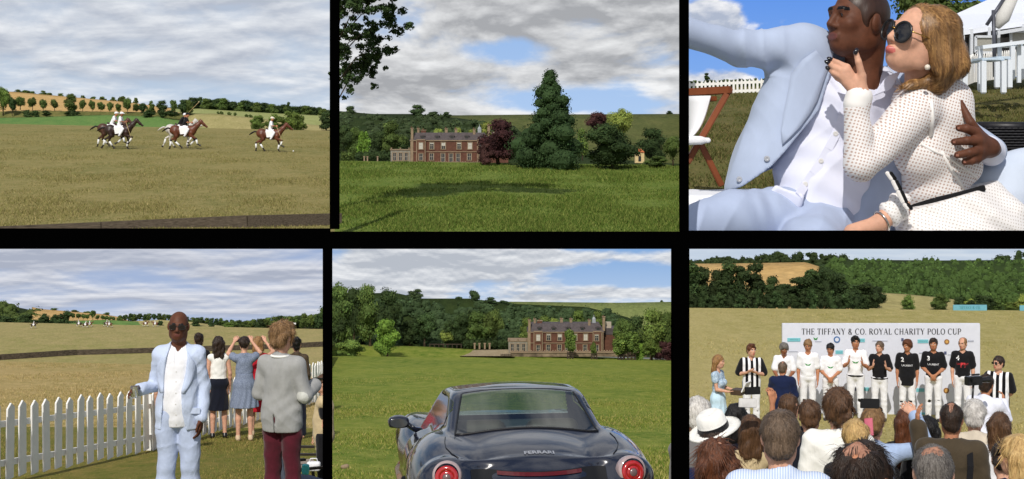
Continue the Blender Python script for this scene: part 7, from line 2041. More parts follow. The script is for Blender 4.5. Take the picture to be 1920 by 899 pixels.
    me = mesh_np('hair', v, f); ca = me.color_attributes.new('tint', 'FLOAT_COLOR', 'POINT'); ca.data.foreach_set('color', np.stack([tint, tint, tint, np.ones_like(tint)], -1).astype(np.float32).ravel())
    link('hair', me, r, HAIR['honey'])
    b = MB(); b.lathe([(.0005, -.011), (.008, -.008), (.011, 0), (.008, .008), (.0005, .011)], q3(930, 262, -.325), 10); b.obj('earring', mat('pearl', srgb(240, 228, 210), rough=.15, spec=.7), r, smooth=True)
    # knitted top
    K = Sdf(); K.cap(q3(960, 440, -.08), q3(965, 720, -.06), .135, .125, .05, (1.05, .85, 1)); K.ell(q3(900, 600, -.14), (.10, .08, .10), .04)
    K.cap(q3(880, 400, -.10), q3(1020, 400, -.06), .085, .08, .05)
    K.cap(q3(890, 425, -.17), q3(675, 640, -.30), .088, .062, .03)
    K.cap(q3(668, 640, -.31), q3(655, 425, -.30), .060, .046, .02)
    K.cap(q3(655, 425, -.30), q3(660, 395, -.30), .046, .048, .01)
    K.cap(q3(1030, 450, -.02), q3(1075, 640, -.05), .07, .07, .04)
    K.cut(tuple(q3(1005, 782, -.15)), (.28, 0, -1))
    K.fn(lambda X, Y, Z, d: d + .004 * np.sin(38 * (Z + .6 * X) + 2 * np.sin(11 * X)) * (np.abs(d) < .03) * np.exp(-((X - q3(1040, 0).x) / .12) ** 2) + .003 * np.sin(60 * Z) * np.exp(-((X - q3(660, 0).x) / .05) ** 2) * (np.abs(d) < .03))
    K.cap(q3(905, 250, -.15), q3(915, 350, -.13), .062, .070, .006, None, 's')
    kt = link('knitted_top', K.mesh('knitted_top', h, M_knit), r)
    bk = BVHTree.FromPolygons([v.co.copy() for v in kt.data.vertices], [tuple(f_.vertices) for f_ in kt.data.polygons])
    def onk(zx, zy, off=.004):
        return ray3(bk, zx, zy, off) or q3(zx, zy, -.16)
    for nm, pts, rad in (('shoulder_seam', [(930, 345), (945, 400), (950, 460), (942, 530)], .009), ('side_seam', [(985, 590), (1010, 640), (1045, 690), (1070, 735)], .007), ('bust_seam', [(905, 560), (960, 590), (1010, 610), (1080, 660), (1120, 690)], .006)):
        edge_tube([onk(*q, .001) for q in pts], rad, nm, M_knit2, r)
    cf = Sdf(); cf.cap(q3(656, 405, -.30), q3(664, 378, -.30), .050, .050, .01); cf.cap(q3(666, 372, -.30), q3(668, 355, -.30), .036, .036, .004, None, 's'); link('cuff', cf.mesh('cuff', .005, M_knit2), r)
    # skirt
    K = Sdf(); K.cap(q3(985, 800, -.08), q3(1060, 905, -.10), .155, .19, .05, (1.1, .9, 1)); K.cap(q3(1080, 790, -.04), q3(1200, 900, -.08), .10, .13, .06); K.cap(q3(900, 870, -.16), q3(930, 960, -.2), .10, .14, .05); K.cap(q3(925, 870, -.15), q3(1100, 815, -.12), .085, .085, .05); K.cap(q3(1165, 755, -.02), q3(1210, 860, -.04), .06, .09, .05)
    K.fn(lambda X, Y, Z, d: d + .009 * np.sin(46 * (X * .75 + (Z - .1) * .75) + 2.2 * np.sin(9 * Z)) * (np.abs(d) < .05)); K.cut(tuple(q3(1005, 770, -.15)), (-.28, 0, 1))
    link('skirt', K.mesh('skirt', h, M_lace), r)
    bnd = MB(); pts = [(862, 812), (905, 797), (960, 780), (1020, 766), (1085, 750), (1150, 731)]
    pp = [onk(zx, min(zy, 775) , .006) for zx, zy in pts]; pp = [q3(zx, zy, o.y - .014) for o, (zx, zy) in zip(pp, pts)]
    for i in range(len(pp) - 1): bnd.bar(pp[i], pp[i + 1] + (pp[i + 1] - pp[i]) * .06, .014, .024, up=(0, 0, 1))
    p2 = [q3(zx, zy, -.34) for zx, zy in ((772, 668), (795, 700), (815, 740), (838, 790), (858, 815))]
    bnd.obj('waistband', CL['black'], r, bevel=.003); bnd = MB()
    for i in range(4): bnd.bar(p2[i] + Vector((.012, 0, 0)), p2[i + 1] + Vector((.012, 0, 0)), .014, .012)
    bnd.obj('black_trim', CL['black'], r, bevel=.003)
    w2 = MB()
    for i in range(4): w2.bar(p2[i] - Vector((.002, 0, 0)), p2[i + 1] - Vector((.002, 0, 0)), .012, .014)
    w2.obj('white_trim', M_knit2, r, bevel=.003)
    lc = Sdf(); lc.cap(q3(822, 790, -.24), q3(800, 822, -.255), .042, .052, .01); lc.fn(lambda X, Y, Z, d: d + .006 * np.sin(90 * X + 60 * Z) * (np.abs(d) < .03)); link('lace_cuff', lc.mesh('lace_cuff', .006, M_lace), r)
    b = MB(); c = q3(752, 862, -.278); ax = (q3(640, 905, -.3) - q3(820, 800, -.24)).normalized(); u = ax.cross(Vector((0, 0, 1))).normalized(); w = ax.cross(u)
    b.tube([c + (u * math.cos(t) + w * math.sin(t)) * .042 for t in [2 * math.pi * i / 16 for i in range(17)]], .004, 5, cap=False); b.obj('bangle', mat('silver', srgb(220, 214, 206), metal=1.0, rough=.2), r, smooth=True)

def sunglasses_big(M, parent):
    m = MB(); R3 = M.to_3x3()
    for sg in (-1, 1):
        n = 22; cx, cz, rad = sg * .038, .004, .0335
        ring = [M @ Vector((cx + rad * math.cos(t), -.098 - .006 * math.cos(t) * sg * -1 + .0, cz + rad * 1.04 * math.sin(t))) for t in [2 * math.pi * i / n for i in range(n)]]
        ctr = M @ Vector((cx, -.106, cz))
        m.add(ring + [ctr], [(i, (i + 1) % n, n) for i in range(n)])
        m.tube(ring + [ring[0]], .0052, 6, cap=False, mi=1)
        m.tube([M @ Vector((sg * .070, -.092, .012)), M @ Vector((sg * .080, -.03, .012)), M @ Vector((sg * .080, .02, .006))], .0026, 5, mi=2)
    m.tube([M @ Vector((-.008, -.108, .010)), M @ Vector((0, -.112, .014)), M @ Vector((.008, -.108, .010))], .003, 5, mi=2)
    return m.obj('sunglasses', [M_glass, M_blackm, mat('gold_wire', srgb(190, 150, 80), metal=1.0, rough=.25)], parent, smooth=True)
couple_woman()

# sofa, cushions
def sofa():
    k = KC; r = empty('wicker_sofa', CO, sc=k); tag(r, 'dark woven wicker sofa with pale seat pads behind the couple', 'sofa')
    wk = mat('dark_wicker', srgb(26, 25, 30), rough=.45, spec=.4, var=.25, vscale=60)
    m = MB(); a = q3(1125, 492, .30); b = q3(1420, 960, .36); m.box((a + b) / 2, (b.x - a.x, .06, a.z - b.z)); m.obj('backrest', wk, r, bevel=.012)
    m = MB()
    for i in range(15):
        z = q3(0, 500 + i * 11).z
        m.tube([q3(1125 + j * 12, 500 + i * 11, .262 + .006 * ((i + j) % 2)) for j in range(20)], .0052, 5)
    o = m.obj('cane_weave', wk, r, smooth=True); o['kind'] = 'stuff'
    m = MB(); m.tube([q3(1125, 492, .28), q3(1420, 494, .28)], .02, 8); m.obj('top_rail', wk, r, smooth=True)
    F_ = Sdf(); F_.box(q3(40, 860, .28), (.34, .3, .12), .04, .03); F_.box(q3(560, 1010, .02), (.62, .34, .11), .05, .03); F_.fn(wrinkle(.003, (8, 8, 8))); F_.cut(tuple(q3(0, 1010)), (0, 0, -1)); F_.cut(tuple(q3(-9, 0)), EDGE3)
    link('seat_pad', F_.mesh('seat_pad', .010, CL['white']), r)
    c = empty('cushion', CO, sc=k); tag(c, 'large pale blue-white cushion at the right end of the sofa', 'cushion')
    F_ = Sdf(); F_.ell(q3(1290, 740, .06), (.17, .10, .155), .03, R=Euler((0, -.35, 0)).to_matrix()); F_.box(q3(1300, 760, .06), (.16, .05, .16), .05, .06, R=Euler((0, -.30, 0)).to_matrix()); F_.fn(wrinkle(.004, (14, 14, 14), 2)); link('cover', F_.mesh('cover', .009, cloth('cushion_blue', srgb(196, 206, 222), var=.04)), c)
    c = empty('cushion', CO, sc=k); tag(c, 'crumpled white cushion between the man\'s hand and the pale blue cushion', 'cushion')
    F_ = Sdf(); F_.ell(q3(1175, 650, .14), (.07, .07, .095), .03); F_.ell(q3(1170, 620, .12), (.06, .06, .05), .03); F_.fn(wrinkle(.006, (30, 30, 26), 4)); link('cover', F_.mesh('cover', .009, CL['white']), c)
sofa()
def deck_chair():
    k = KC; r = empty('deck_chair', CO, sc=k); tag(r, 'wooden deck chair with a white canvas sling on the lawn at the left', 'deck chair')
    wd = mat('teak', srgb(134, 72, 40), rough=.5, spec=.35, var=.2, vscale=4, stretch=(1, 1, .2), bump=.2)
    m = MB(); m.bar(q3(164, 342, .62), q3(-5, 636, .55), .026, .036, up=(0, 1, 0)); m.obj('back_leg', wd, r, bevel=.004)
    m = MB(); m.bar(q3(45, 552, .56), q3(130, 722, .60), .026, .032, up=(0, 1, 0)); m.obj('front_leg', wd, r, bevel=.004)
    m = MB(); m.bar(q3(168, 350, .60), q3(-4, 360, .72), .032, .034); m.obj('top_rail', wd, r, bevel=.004)
    m = MB(); m.bar(q3(108, 384, .62), q3(60, 388, .70), .016, .022); m.obj('cross_rail', wd, r, bevel=.003)
    rows = []
    for i in range(12):
        t = i / 11; a = q3(90, 374, .62).lerp(q3(2, 545, .56), t); sag = .03 * math.sin(math.pi * t)
        b = q3(-7, 376 + 170 * t, .70 - .06 * t)
        rows.append([a + Vector((sag * .3, 0, -sag)), b + Vector((0, 0, -sag))])
    m = MB(); m.add([p for rw in rows for p in rw], [(i * 2, i * 2 + 1, i * 2 + 3, i * 2 + 2) for i in range(11)])
    o = m.obj('sling', CL['white'], r, smooth=True); sm = o.modifiers.new('t', 'SOLIDIFY'); sm.thickness = .008
    c = empty('folded_towel', CO, sc=k); tag(c, 'white folded cloth lying on the deck chair', 'towel')
    F_ = Sdf(); F_.box(q3(15, 545, .52), (.05, .05, .018), .015, .01); F_.box(q3(55, 545, .52), (.03, .04, .010), .008, .01); F_.fn(wrinkle(.004)); link('cloth', F_.mesh('cloth', .007, CL['white']), c)
deck_chair()
# fences, hedge, trees, marquee, tables
def path3(pts): return [at3(x, y, D) for x, y, D in pts]
s3 = 250 / F
hF = 66 / 2.0714 * 285 / F
picket_fence(path3([(-40, 383, 285), (300, 368, 285)]), hF, 8.2 / 2.0714 * 285 / F, 15.5 / 2.0714 * 285 / F, 'white picket fence across the lawn behind the deck chair', th=.12, rails=(.28, .76), cham=.5, rail_h=.5)
hR = 125 / 2.0714 * 230 / F
picket_fence(path3([(985, 372, 200), (1110, 322, 222), (1320, 292, 236)]), hR * .86, 10 / 2.0714 * 220 / F, 16.5 / 2.0714 * 222 / F, 'white picket fence behind the bar tables at the right', th=.14, rails=(.28, .76), cham=.5, rail_h=.5)
g = 'low far trees along the hedge line of the couple picture'
for i in range(20):
    x = 1284 + i * 9.5
    tree(x, 153 - (i * 0.35) - (i % 3), 168, 20, 320, 'bush', 'dark' if i % 2 else 'oak', label='low dark far tree in the hedge line behind the left picket fence', group=g, n=500, size=.08)
tree(1325, 137, 157, 13, 318, 'pine', 'dark', label='small ragged tree rising above the hedge line at the left of the couple picture', n=700, size=.07)
tree(1755, -60, 130, 200, 310, 'oak', 'oak', label='large leafy tree between the woman\'s head and the marquee roof', n=6000, size=.03)
tree(1868, -10, 60, 50, 300, 'oak', 'dark', label='tree tip showing above the marquee roof at the right border', n=900, size=.06)
def marquee():
    D = 262; r = empty('marquee', at3(1180, 215, D)); tag(r, 'white roofed event marquee with dark glazed sides at the upper right', 'marquee'); o = r.location.copy()
    rm = cloth('marquee_canvas', srgb(232, 236, 246), var=.03, rough=.6); dk = mat('marquee_glazing', srgb(52, 50, 50), rough=.25, spec=.5); al = mat('marquee_frame', srgb(214, 218, 226), rough=.4, spec=.4)
    def V(zx, zy, d=0): return at3(zx, zy, D + d) - o
    m = MB(); A, B, C_, E_ = V(1035, 68, 30), V(1060, 122, 0), V(1420, 60, 0), V(1400, -95, 30)
    m.add([A, B, C_, E_], [(0, 1, 2, 3)])
    ob = m.obj('roof', rm, r); sm = ob.modifiers.new('t', 'SOLIDIFY'); sm.thickness = .5
    m = MB(); m.add([V(1060, 122, -.5), V(1060, 138, -.5), V(1420, 86, -.5), V(1420, 60, -.5)], [(0, 1, 2, 3)]); ob = m.obj('eaves_valance', rm, r); sm = ob.modifiers.new('t', 'SOLIDIFY'); sm.thickness = .3
    m = MB(); m.add([V(1062, 120, 1), V(1062, 235, 1), V(1420, 235, 1), V(1420, 72, 1)], [(0, 1, 2, 3)]); ob = m.obj('side_wall', dk, r); sm = ob.modifiers.new('t', 'SOLIDIFY'); sm.thickness = .4
    for zx, w in ((1100, .75), (1168, .85), (1068, .4), (1206, .4), (1300, .7)):
        m = MB(); m.bar(V(zx, 232, -.2), V(zx, 118 - (zx - 1060) * .1, -.2), w, .5); m.obj('post', al, r)
    for x0, y0, x1, y1 in ((1117, 143, 1184, 205), (1254, 124, 1330, 168)):
        m = MB(); t_ = .42
        for a, b in (((x0, y0), (x1, y0)), ((x1, y0), (x1, y1)), ((x1, y1), (x0, y1)), ((x0, y1), (x0, y0))): m.bar(V(*a, -1), V(*b, -1), t_, t_)
        fr = m.obj('window', al, r); m = MB(); m.add([V(x0, y0, -.9), V(x1, y0, -.9), V(x1, y1, -.9), V(x0, y1, -.9)], [(3, 2, 1, 0)]); m.obj('pane', mat('pale_pane', srgb(160, 158, 150), rough=.15, spec=.6), fr)
    m = MB(); m.bar(V(1200, 130, -2), V(1310, 112, -2), 1.0, .6); m.obj('awning_rail', al, r)
    p = empty('patio_parasol', at3(1190, 300, 215)); tag(p, 'closed white parasol on a dark pole leaning before the marquee', 'parasol'); o2 = p.location.copy()
    W_ = lambda zx, zy: at3(zx, zy, 215) - o2
    m = MB(); m.tube([W_(1192, 300), W_(1186, 40)], .28, 8); m.tube([W_(1160, 98), W_(1228, -5)], .26, 8); m.obj('pole', mat('dark_pole', srgb(86, 88, 98), rough=.4, metal=.3), p, smooth=True)
    m = MB(); m.tube([W_(1200, 108), W_(1222, 70), W_(1262, -10)], [.4, 1.05, .8], 12); m.obj('folded_canopy', cloth('parasol_canvas', srgb(206, 204, 200)), p, smooth=True)
marquee()
wl = mat('white_steel', srgb(226, 232, 240), rough=.35, spec=.4, var=.03)
def bar_table(x0, x1, yt, yb, D, label, dx=12, dy=-6, th=12):
    r = empty('bar_stool', at3(x0, yb, D)); tag(r, label, 'stool', 'white frame stools at the marquee'); o = r.location.copy()
    V = lambda zx, zy, d=0: at3(zx, zy, D + d) - o
    m = MB(); a, b = V(x0, yt + th), V(x1, yt); m.box(((a.x + b.x) / 2, 2.2, (a.z + b.z) / 2), (b.x - a.x, 4.6, b.z - a.z)); m.obj('seat', mat('pale_blue_top', srgb(196, 212, 226), rough=.35), r, bevel=.1)
    for xx, d in ((x0 + 5, 0), (x1 - 5, 0), (x0 + 5, 4.4), (x1 - 5, 4.4)): m = MB(); m.bar(V(xx, yt + th, d), V(xx, yb, d), .62, .62); m.obj('leg', wl, r)
    for xx in (x0 + 5, x1 - 5): m = MB(); m.bar(V(xx, yb - 2, 0), V(xx, yb - 2, 4.4), .55, .5); m.obj('foot_rail', wl, r)
    for xx in (x0 + 5, x1 - 5): m = MB(); m.bar(V(xx, (yt + yb) / 2 + 20, 0), V(xx, (yt + yb) / 2 + 20, 4.4), .4, .4); m.obj('stretcher', wl, r)
for i, (x0, x1, yt, yb, D, lb) in enumerate(((1142, 1230, 225, 360, 192, 'nearest white frame stool with a pale blue seat, right of the woman'), (1070, 1140, 232, 352, 200, 'white frame stool partly hidden behind the nearest one'), (1195, 1254, 220, 340, 206, 'white frame stool behind and right of the nearest one'), (1255, 1300, 168, 308, 216, 'tall white frame stool near the right border before the fence'))):
    bar_table(x0, x1, yt, yb, D, lb)
r = empty('high_table', at3(1130, 330, 210)); tag(r, 'long white framed high table standing along the fence at the right', 'table'); o = r.location.copy()
V = lambda zx, zy, d=0: at3(zx, zy, 210 + d) - o
m = MB(); m.bar(V(1130, 186), V(1345, 160), 3.5, .5); m.obj('tabletop', wl, r)
for zx in (1136, 1210, 1285): m = MB(); m.bar(V(zx, 184 - (zx - 1130) * .12), V(zx, 322), .5, .5); m.obj('leg', wl, r)
# ---------------------------------------------------------------- the brick house, seen in two pictures
def brick_mat(name, c1, c2):
    return mat(name, c1, rough=.85, spec=.1, color2=c2, vscale=.9, bump=.3, bscale=6)
M_brick = brick_mat('warm_brick', srgb(108, 74, 60), srgb(88, 60, 50)); M_stone = mat('pale_stone', srgb(144, 124, 100), rough=.85, var=.1, vscale=1.2, bump=.2)
M_stone2 = mat('grey_stone', srgb(138, 132, 118), rough=.85, var=.1, vscale=1.2); M_slate = mat('roof_slate', srgb(84, 76, 76), rough=.7, var=.16, vscale=1.4, bump=.3, bscale=5)
M_pane = mat('dark_pane', srgb(48, 52, 56), rough=.12, spec=.6, var=.1); M_blind = mat('white_blind', srgb(190, 186, 174), rough=.8, var=.03); M_sash = mat('sash_white', srgb(164, 156, 142), rough=.6, var=.03)
def brick_house(loc, sc, label, rz=0.0, full=True):
    r = empty('brick_house', loc, rz=rz, sc=sc); tag(r, label, 'house')
    Wd, ev, dp = 24.0, 6.9, 9.0
    X = lambda z: (z - 350) / 815 * 24
    m = MB(); m.box((Wd / 2, dp / 2, ev / 2), (Wd, dp, ev)); m.obj('wall', M_brick, r)
    m = MB(); m.box((Wd / 2, dp / 2 - .1, 3.5), (Wd + .12, dp + .16, .22)); m.obj('string_course', M_stone, r)
    m = MB(); m.box((Wd / 2, dp / 2 - .05, ev + .05), (Wd + .5, dp + .5, .28)); m.obj('cornice', M_stone, r)
    for x0 in (X(415), X(1055)):           # the two shallow end bays
        m = MB(); m.box((x0 + 1.3, -.45, ev / 2 + .12), (2.6, .9, ev + .25)); m.obj('bay', M_brick, r)
        m = MB(); m.box((x0 + 1.3, -.48, ev + .3), (2.8, 1.0, .3)); m.obj('bay_cornice', M_stone, r)
        for sx in (-1, 1): m = MB(); m.box((x0 + 1.3 + sx * 1.32, -.48, ev / 2), (.26, .98, ev)); m.obj('quoin', M_stone, r)
    for xx in (.1, Wd - .1): m = MB(); m.box((xx, -.06, ev / 2), (.34, .22, ev)); m.obj('quoin', M_stone, r)
    m = MB(); rt = ev + .2; m.add([(-.3, -.3, rt), (Wd + .3, -.3, rt), (Wd + .3, dp + .3, rt), (-.3, dp + .3, rt), (1.2, 2.4, rt + 2.3), (Wd - 1.2, 2.4, rt + 2.3), (Wd - 1.2, dp - 2.4, rt + 2.3), (1.2, dp - 2.4, rt + 2.3)],
                      [(0, 1, 5, 4), (1, 2, 6, 5), (2, 3, 7, 6), (3, 0, 4, 7), (4, 5, 6, 7)]); m.obj('roof', M_slate, r)
    def win(x, z0, w, h, y=0.0, blind=0.0, door=False):
        f = MB(); t = .20
        for a in (-1, 1): f.box((x + a * (w / 2 + t / 2), y - .06, z0 + h / 2), (t, .2, h + t * 2))
        f.box((x, y - .06, z0 + h + t / 2), (w, .2, t)); f.box((x, y - .1, z0 - t / 2), (w + .5, .3, t))
        fo = f.obj('window', M_stone, r)
        g = MB(); g.box((x, y - .005, z0 + h / 2), (w, .03, h)); g.obj('pane', M_pane, fo)
        s_ = MB(); s_.box((x, y - .035, z0 + h / 2), (.09, .03, h)); s_.box((x, y - .036, z0 + h * .5), (w, .03, .09))
        for a in (-1, 1): s_.box((x + a * (w / 2 - .05), y - .034, z0 + h / 2), (.1, .03, h))
        s_.obj('sash', M_sash, fo)
        if blind: b = MB(); b.box((x, y - .03, z0 + h * (1 - blind / 2)), (w - .1, .012, h * blind)); b.obj('blind', M_blind, fo)
    for i, zc in enumerate((460, 573, 695, 860, 975, 1093)):
        bay = zc in (460, 1093); win(X(zc), 4.35, 1.25, 2.0, -.9 if bay else 0, {460: 1.0, 975: 1.0, 695: .5}.get(zc, .2))
    for zc in (460, 570, 690, 775, 850, 968, 1093):
        bay = zc in (460, 1093); dr = zc in (690, 775, 850)
        win(X(zc), .35 if dr else .95, 1.2, 2.6 if dr else 2.0, -.9 if bay else 0)
    for zc in (475, 628, 785, 940, 1110):
        d = MB(); x = X(zc); d.box((x, 1.2, rt + .75), (1.3, 1.8, 1.1)); d.prism([(x - .85, rt + 1.3), (x + .85, rt + 1.3), (x, rt + 1.75)], .2, 2.0); o = d.obj('dormer', M_slate, r)
        g = MB(); g.box((x, .28, rt + .75), (.9, .05, .8)); g.obj('pane', M_pane, o)
    for zc, w, h, st, yy in ((365, .75, 3.6, 'tall', .2), (425, .7, 3.5, 0, 3.2), (478, 1.6, 3.0, 'b', 3.4), (718, .85, 3.4, 0, 5), (822, .8, 3.3, 0, 5), (1018, .8, 3.3, 0, 2.2), (1172, .8, 4.6, 0, .6)):
        c = MB(); x = X(zc); b0 = 0 if st == 'tall' else rt + .2; c.box((x, yy, (b0 + rt + h) / 2), (w, .9, rt + h - b0)); o = c.obj('chimney', M_brick if st == 'b' else M_stone, r)
        c = MB(); c.box((x, yy, rt + h + .08), (w + .3, 1.15, .2)); c.obj('cap', M_stone, o)
        c = MB(); c.lathe([(.16, 0), (.14, .5)], (x - .15, yy, rt + h + .15), 8); c.obj('chimney_pot', M_brick, o)
    cu = MB(); x = X(1072); cu.box((x, 4.2, rt + 2.7), (1.1, 1.1, 1.0)); cu.lathe([(.62, 0), (.6, .35), (.4, .75), (.12, 1.0), (.04, 1.7)], (x, 4.2, rt + 3.2), 8); cu.obj('cupola', mat('lead_grey', srgb(160, 166, 168), rough=.5), r)
    # stone garden wing on the left
    m = MB(); m.box((-3.2, 3.2, 2.0), (6.1, 6.0, 4.0)); m.obj('wing_wall', M_stone2, r)
    m = MB(); m.box((-3.2, 3.2, 4.08), (6.5, 6.4, .25)); m.obj('wing_parapet', M_stone, r)
    for x in (-6.0, -3.2, -.5): m = MB(); m.lathe([(.05, 0), (.28, .15), (.22, .4), (.3, .55), (.05, .6)], (x, .3, 4.2), 8); m.obj('urn', M_stone, r)
    for x in (-5.0, -3.2, -1.4): win(x, .8, 1.05, 2.3, .2)
    # low ranges running off behind the trees on the right
    m = MB(); m.box((Wd + 3.2, 5.5, 2.9), (6.2, 6, 5.8)); m.prism([(Wd, 5.8), (Wd + 6.4, 5.8), (Wd + 5.6, 7.8), (Wd + .8, 7.8)], 2.4, 8.6, mi=1); m.obj('side_range', [M_brick, M_slate], r)
    m = MB(); m.box((Wd + 1.9, 4.0, 8.6), (1.8, 1.2, 2.2)); m.obj('side_chimney', mat('render_cream', srgb(180, 168, 150), rough=.8), r)
    return r
k5 = 84.0 / F
brick_house(P(990, 664, 84.0), 141 * k5 / 24, 'long red brick country house across the park beyond the car')
k2 = 184.0 / F
brick_house(P(770, 306, 184.0), 145 * k2 / 24, 'long red brick country house left of the tall conifer, seen across the lawn')
# clipped hedges, garden wall, lodge, shelter, gate piers
def hedge(name, x0, x1, yt, yb, D, dep, label, mkey='dark'):
    a, b = P(x0, yb, D), P(x1, yt, D); r = empty(name, a); tag(r, label, 'hedge')
    rg = np.random.default_rng(int(x0)); w, h = b.x - a.x, b.z - a.z; n = int(max(4, w / h * 2))
    lb = [(w * (i + .5) / n, dep / 2, h * .5, w / n * .75, dep * .55, h * .5) for i in range(n)]
    me = leaves(lb, 900 + 160 * n, h * .10, seed=int(x0), shell=.25, core=.9, tint=(.8, 1.1)); link('foliage', me, r, LM[mkey])
hedge('clipped_hedge', 869, 954, 637, 656, 86.2, .5, 'long dark clipped hedge between the drive and the trees in the car picture')
hedge('clipped_hedge', 668, 737, 284, 304, 186, 1.4, 'long dark clipped hedge left of the stone wing in the house picture')
hedge('garden_hedge', 640, 664, 285, 304, 188, 1.6, 'low garden hedge at the left border of the house picture', 'oak')
def gwall(x0, x1, yt, yb, D, label):
    a, b = P(x0, yb, D), P(x1, yt, D); r = empty('garden_wall', a); tag(r, label, 'wall'); w, h = b.x - a.x, b.z - a.z
    m = MB(); m.box((w / 2, 0, h / 2), (w, .25, h)); m.obj('wall_face', mat('rough_walling', srgb(132, 116, 94), rough=.9, var=.3, vscale=2.5), r)
    m = MB(); m.box((w / 2, -.01, h + .015), (w + .05, .32, .05)); m.obj('coping', M_stone, r)
    n = int((x1 - x0) / 5)
    for i in range(n):
        m = MB(); m.lathe([(.03, 0), (.045, .05), (.02, .1)], (w * (i + .5) / n, 0, h + .03), 6); m.obj('finial', M_stone, r)
gwall(958, 1212, 661, 668.5, 82.0, 'low garden wall in front of the house in the car picture')
gwall(735, 905, 304.5, 307.5, 181.5, 'low garden wall in front of the house in the house picture')
for i, x in enumerate((890, 899, 909, 918)):
    q = empty('gate_pier', P(x, 655, 85.6)); tag(q, ['leftmost', 'second', 'third', 'rightmost'][i] + ' of the four small stone piers before the clipped hedge', 'pier')
    m = MB(); m.box((0, 0, .15), (.09, .09, .3)); m.box((0, 0, .32), (.13, .13, .05)); m.obj('pier_shaft', M_stone, q)
for i, x in enumerate((683, 689, 708)):
    q = empty('gate_pier', P(x, 304.5, 184)); tag(q, ['leftmost', 'middle', 'rightmost'][i] + ' of the small stone piers by the hedge in the house picture', 'pier')
    m = MB(); m.box((0, 0, .3), (.16, .16, .65)); m.box((0, 0, .68), (.24, .24, .1)); m.obj('pier_shaft', M_stone, q)
def lodge():
    a = P(1191, 306, 182); k = 182 / F; r = empty('lodge', a); tag(r, 'little cream lodge with an orange tiled roof at the right of the house picture', 'house')
    w = 17 * k; m = MB(); m.box((w / 2, .6, 10 * k), (w, 1.2, 20 * k)); m.obj('wall', mat('lodge_cream', srgb(214, 190, 140), rough=.85), r)
    m = MB(); m.add([(-.06, -.1, 20 * k), (w + .06, -.1, 20 * k), (w + .06, 1.3, 20 * k), (-.06, 1.3, 20 * k), (w * .3, .6, 26 * k), (w * .7, .6, 26 * k)], [(0, 1, 5, 4), (1, 2, 5), (2, 3, 4, 5), (3, 0, 4)]); m.obj('roof', mat('orange_tiles', srgb(186, 106, 66), rough=.8, var=.2), r)
    m = MB(); m.box((w * .5, -.01, 8 * k), (w * .3, .05, 10 * k)); m.obj('window', M_pane, r)
lodge()
# small rail fence and arches at the wood foot in the car picture
r = empty('shelter_row', P(806, 655, 86.4)); tag(r, 'row of dark timber posts under the trees left of the hedge in the car picture', 'post row')
m = MB(); m.box((.9, 0, .28), (1.9, .05, .05)); m.obj('rail', mat('old_timber', srgb(70, 58, 46), var=.3), r)
for i in range(8): m = MB(); m.box((i * .26, 0, .15), (.05, .06, .32)); m.obj('post', mat('old_timber', srgb(70, 58, 46)), r)
r = empty('rail_fence', P(939, 669, 81.8)); tag(r, 'short low rail fence where the drive meets the garden wall', 'fence')
m = MB(); m.box((.28, 0, .12), (.56, .03, .03)); m.box((.28, 0, .06), (.56, .03, .03)); m.obj('rail', mat('old_timber', srgb(70, 58, 46)), r)
for i in range(6): m = MB(); m.box((i * .11, 0, .08), (.025, .035, .17)); m.obj('post', mat('old_timber', srgb(70, 58, 46)), r)

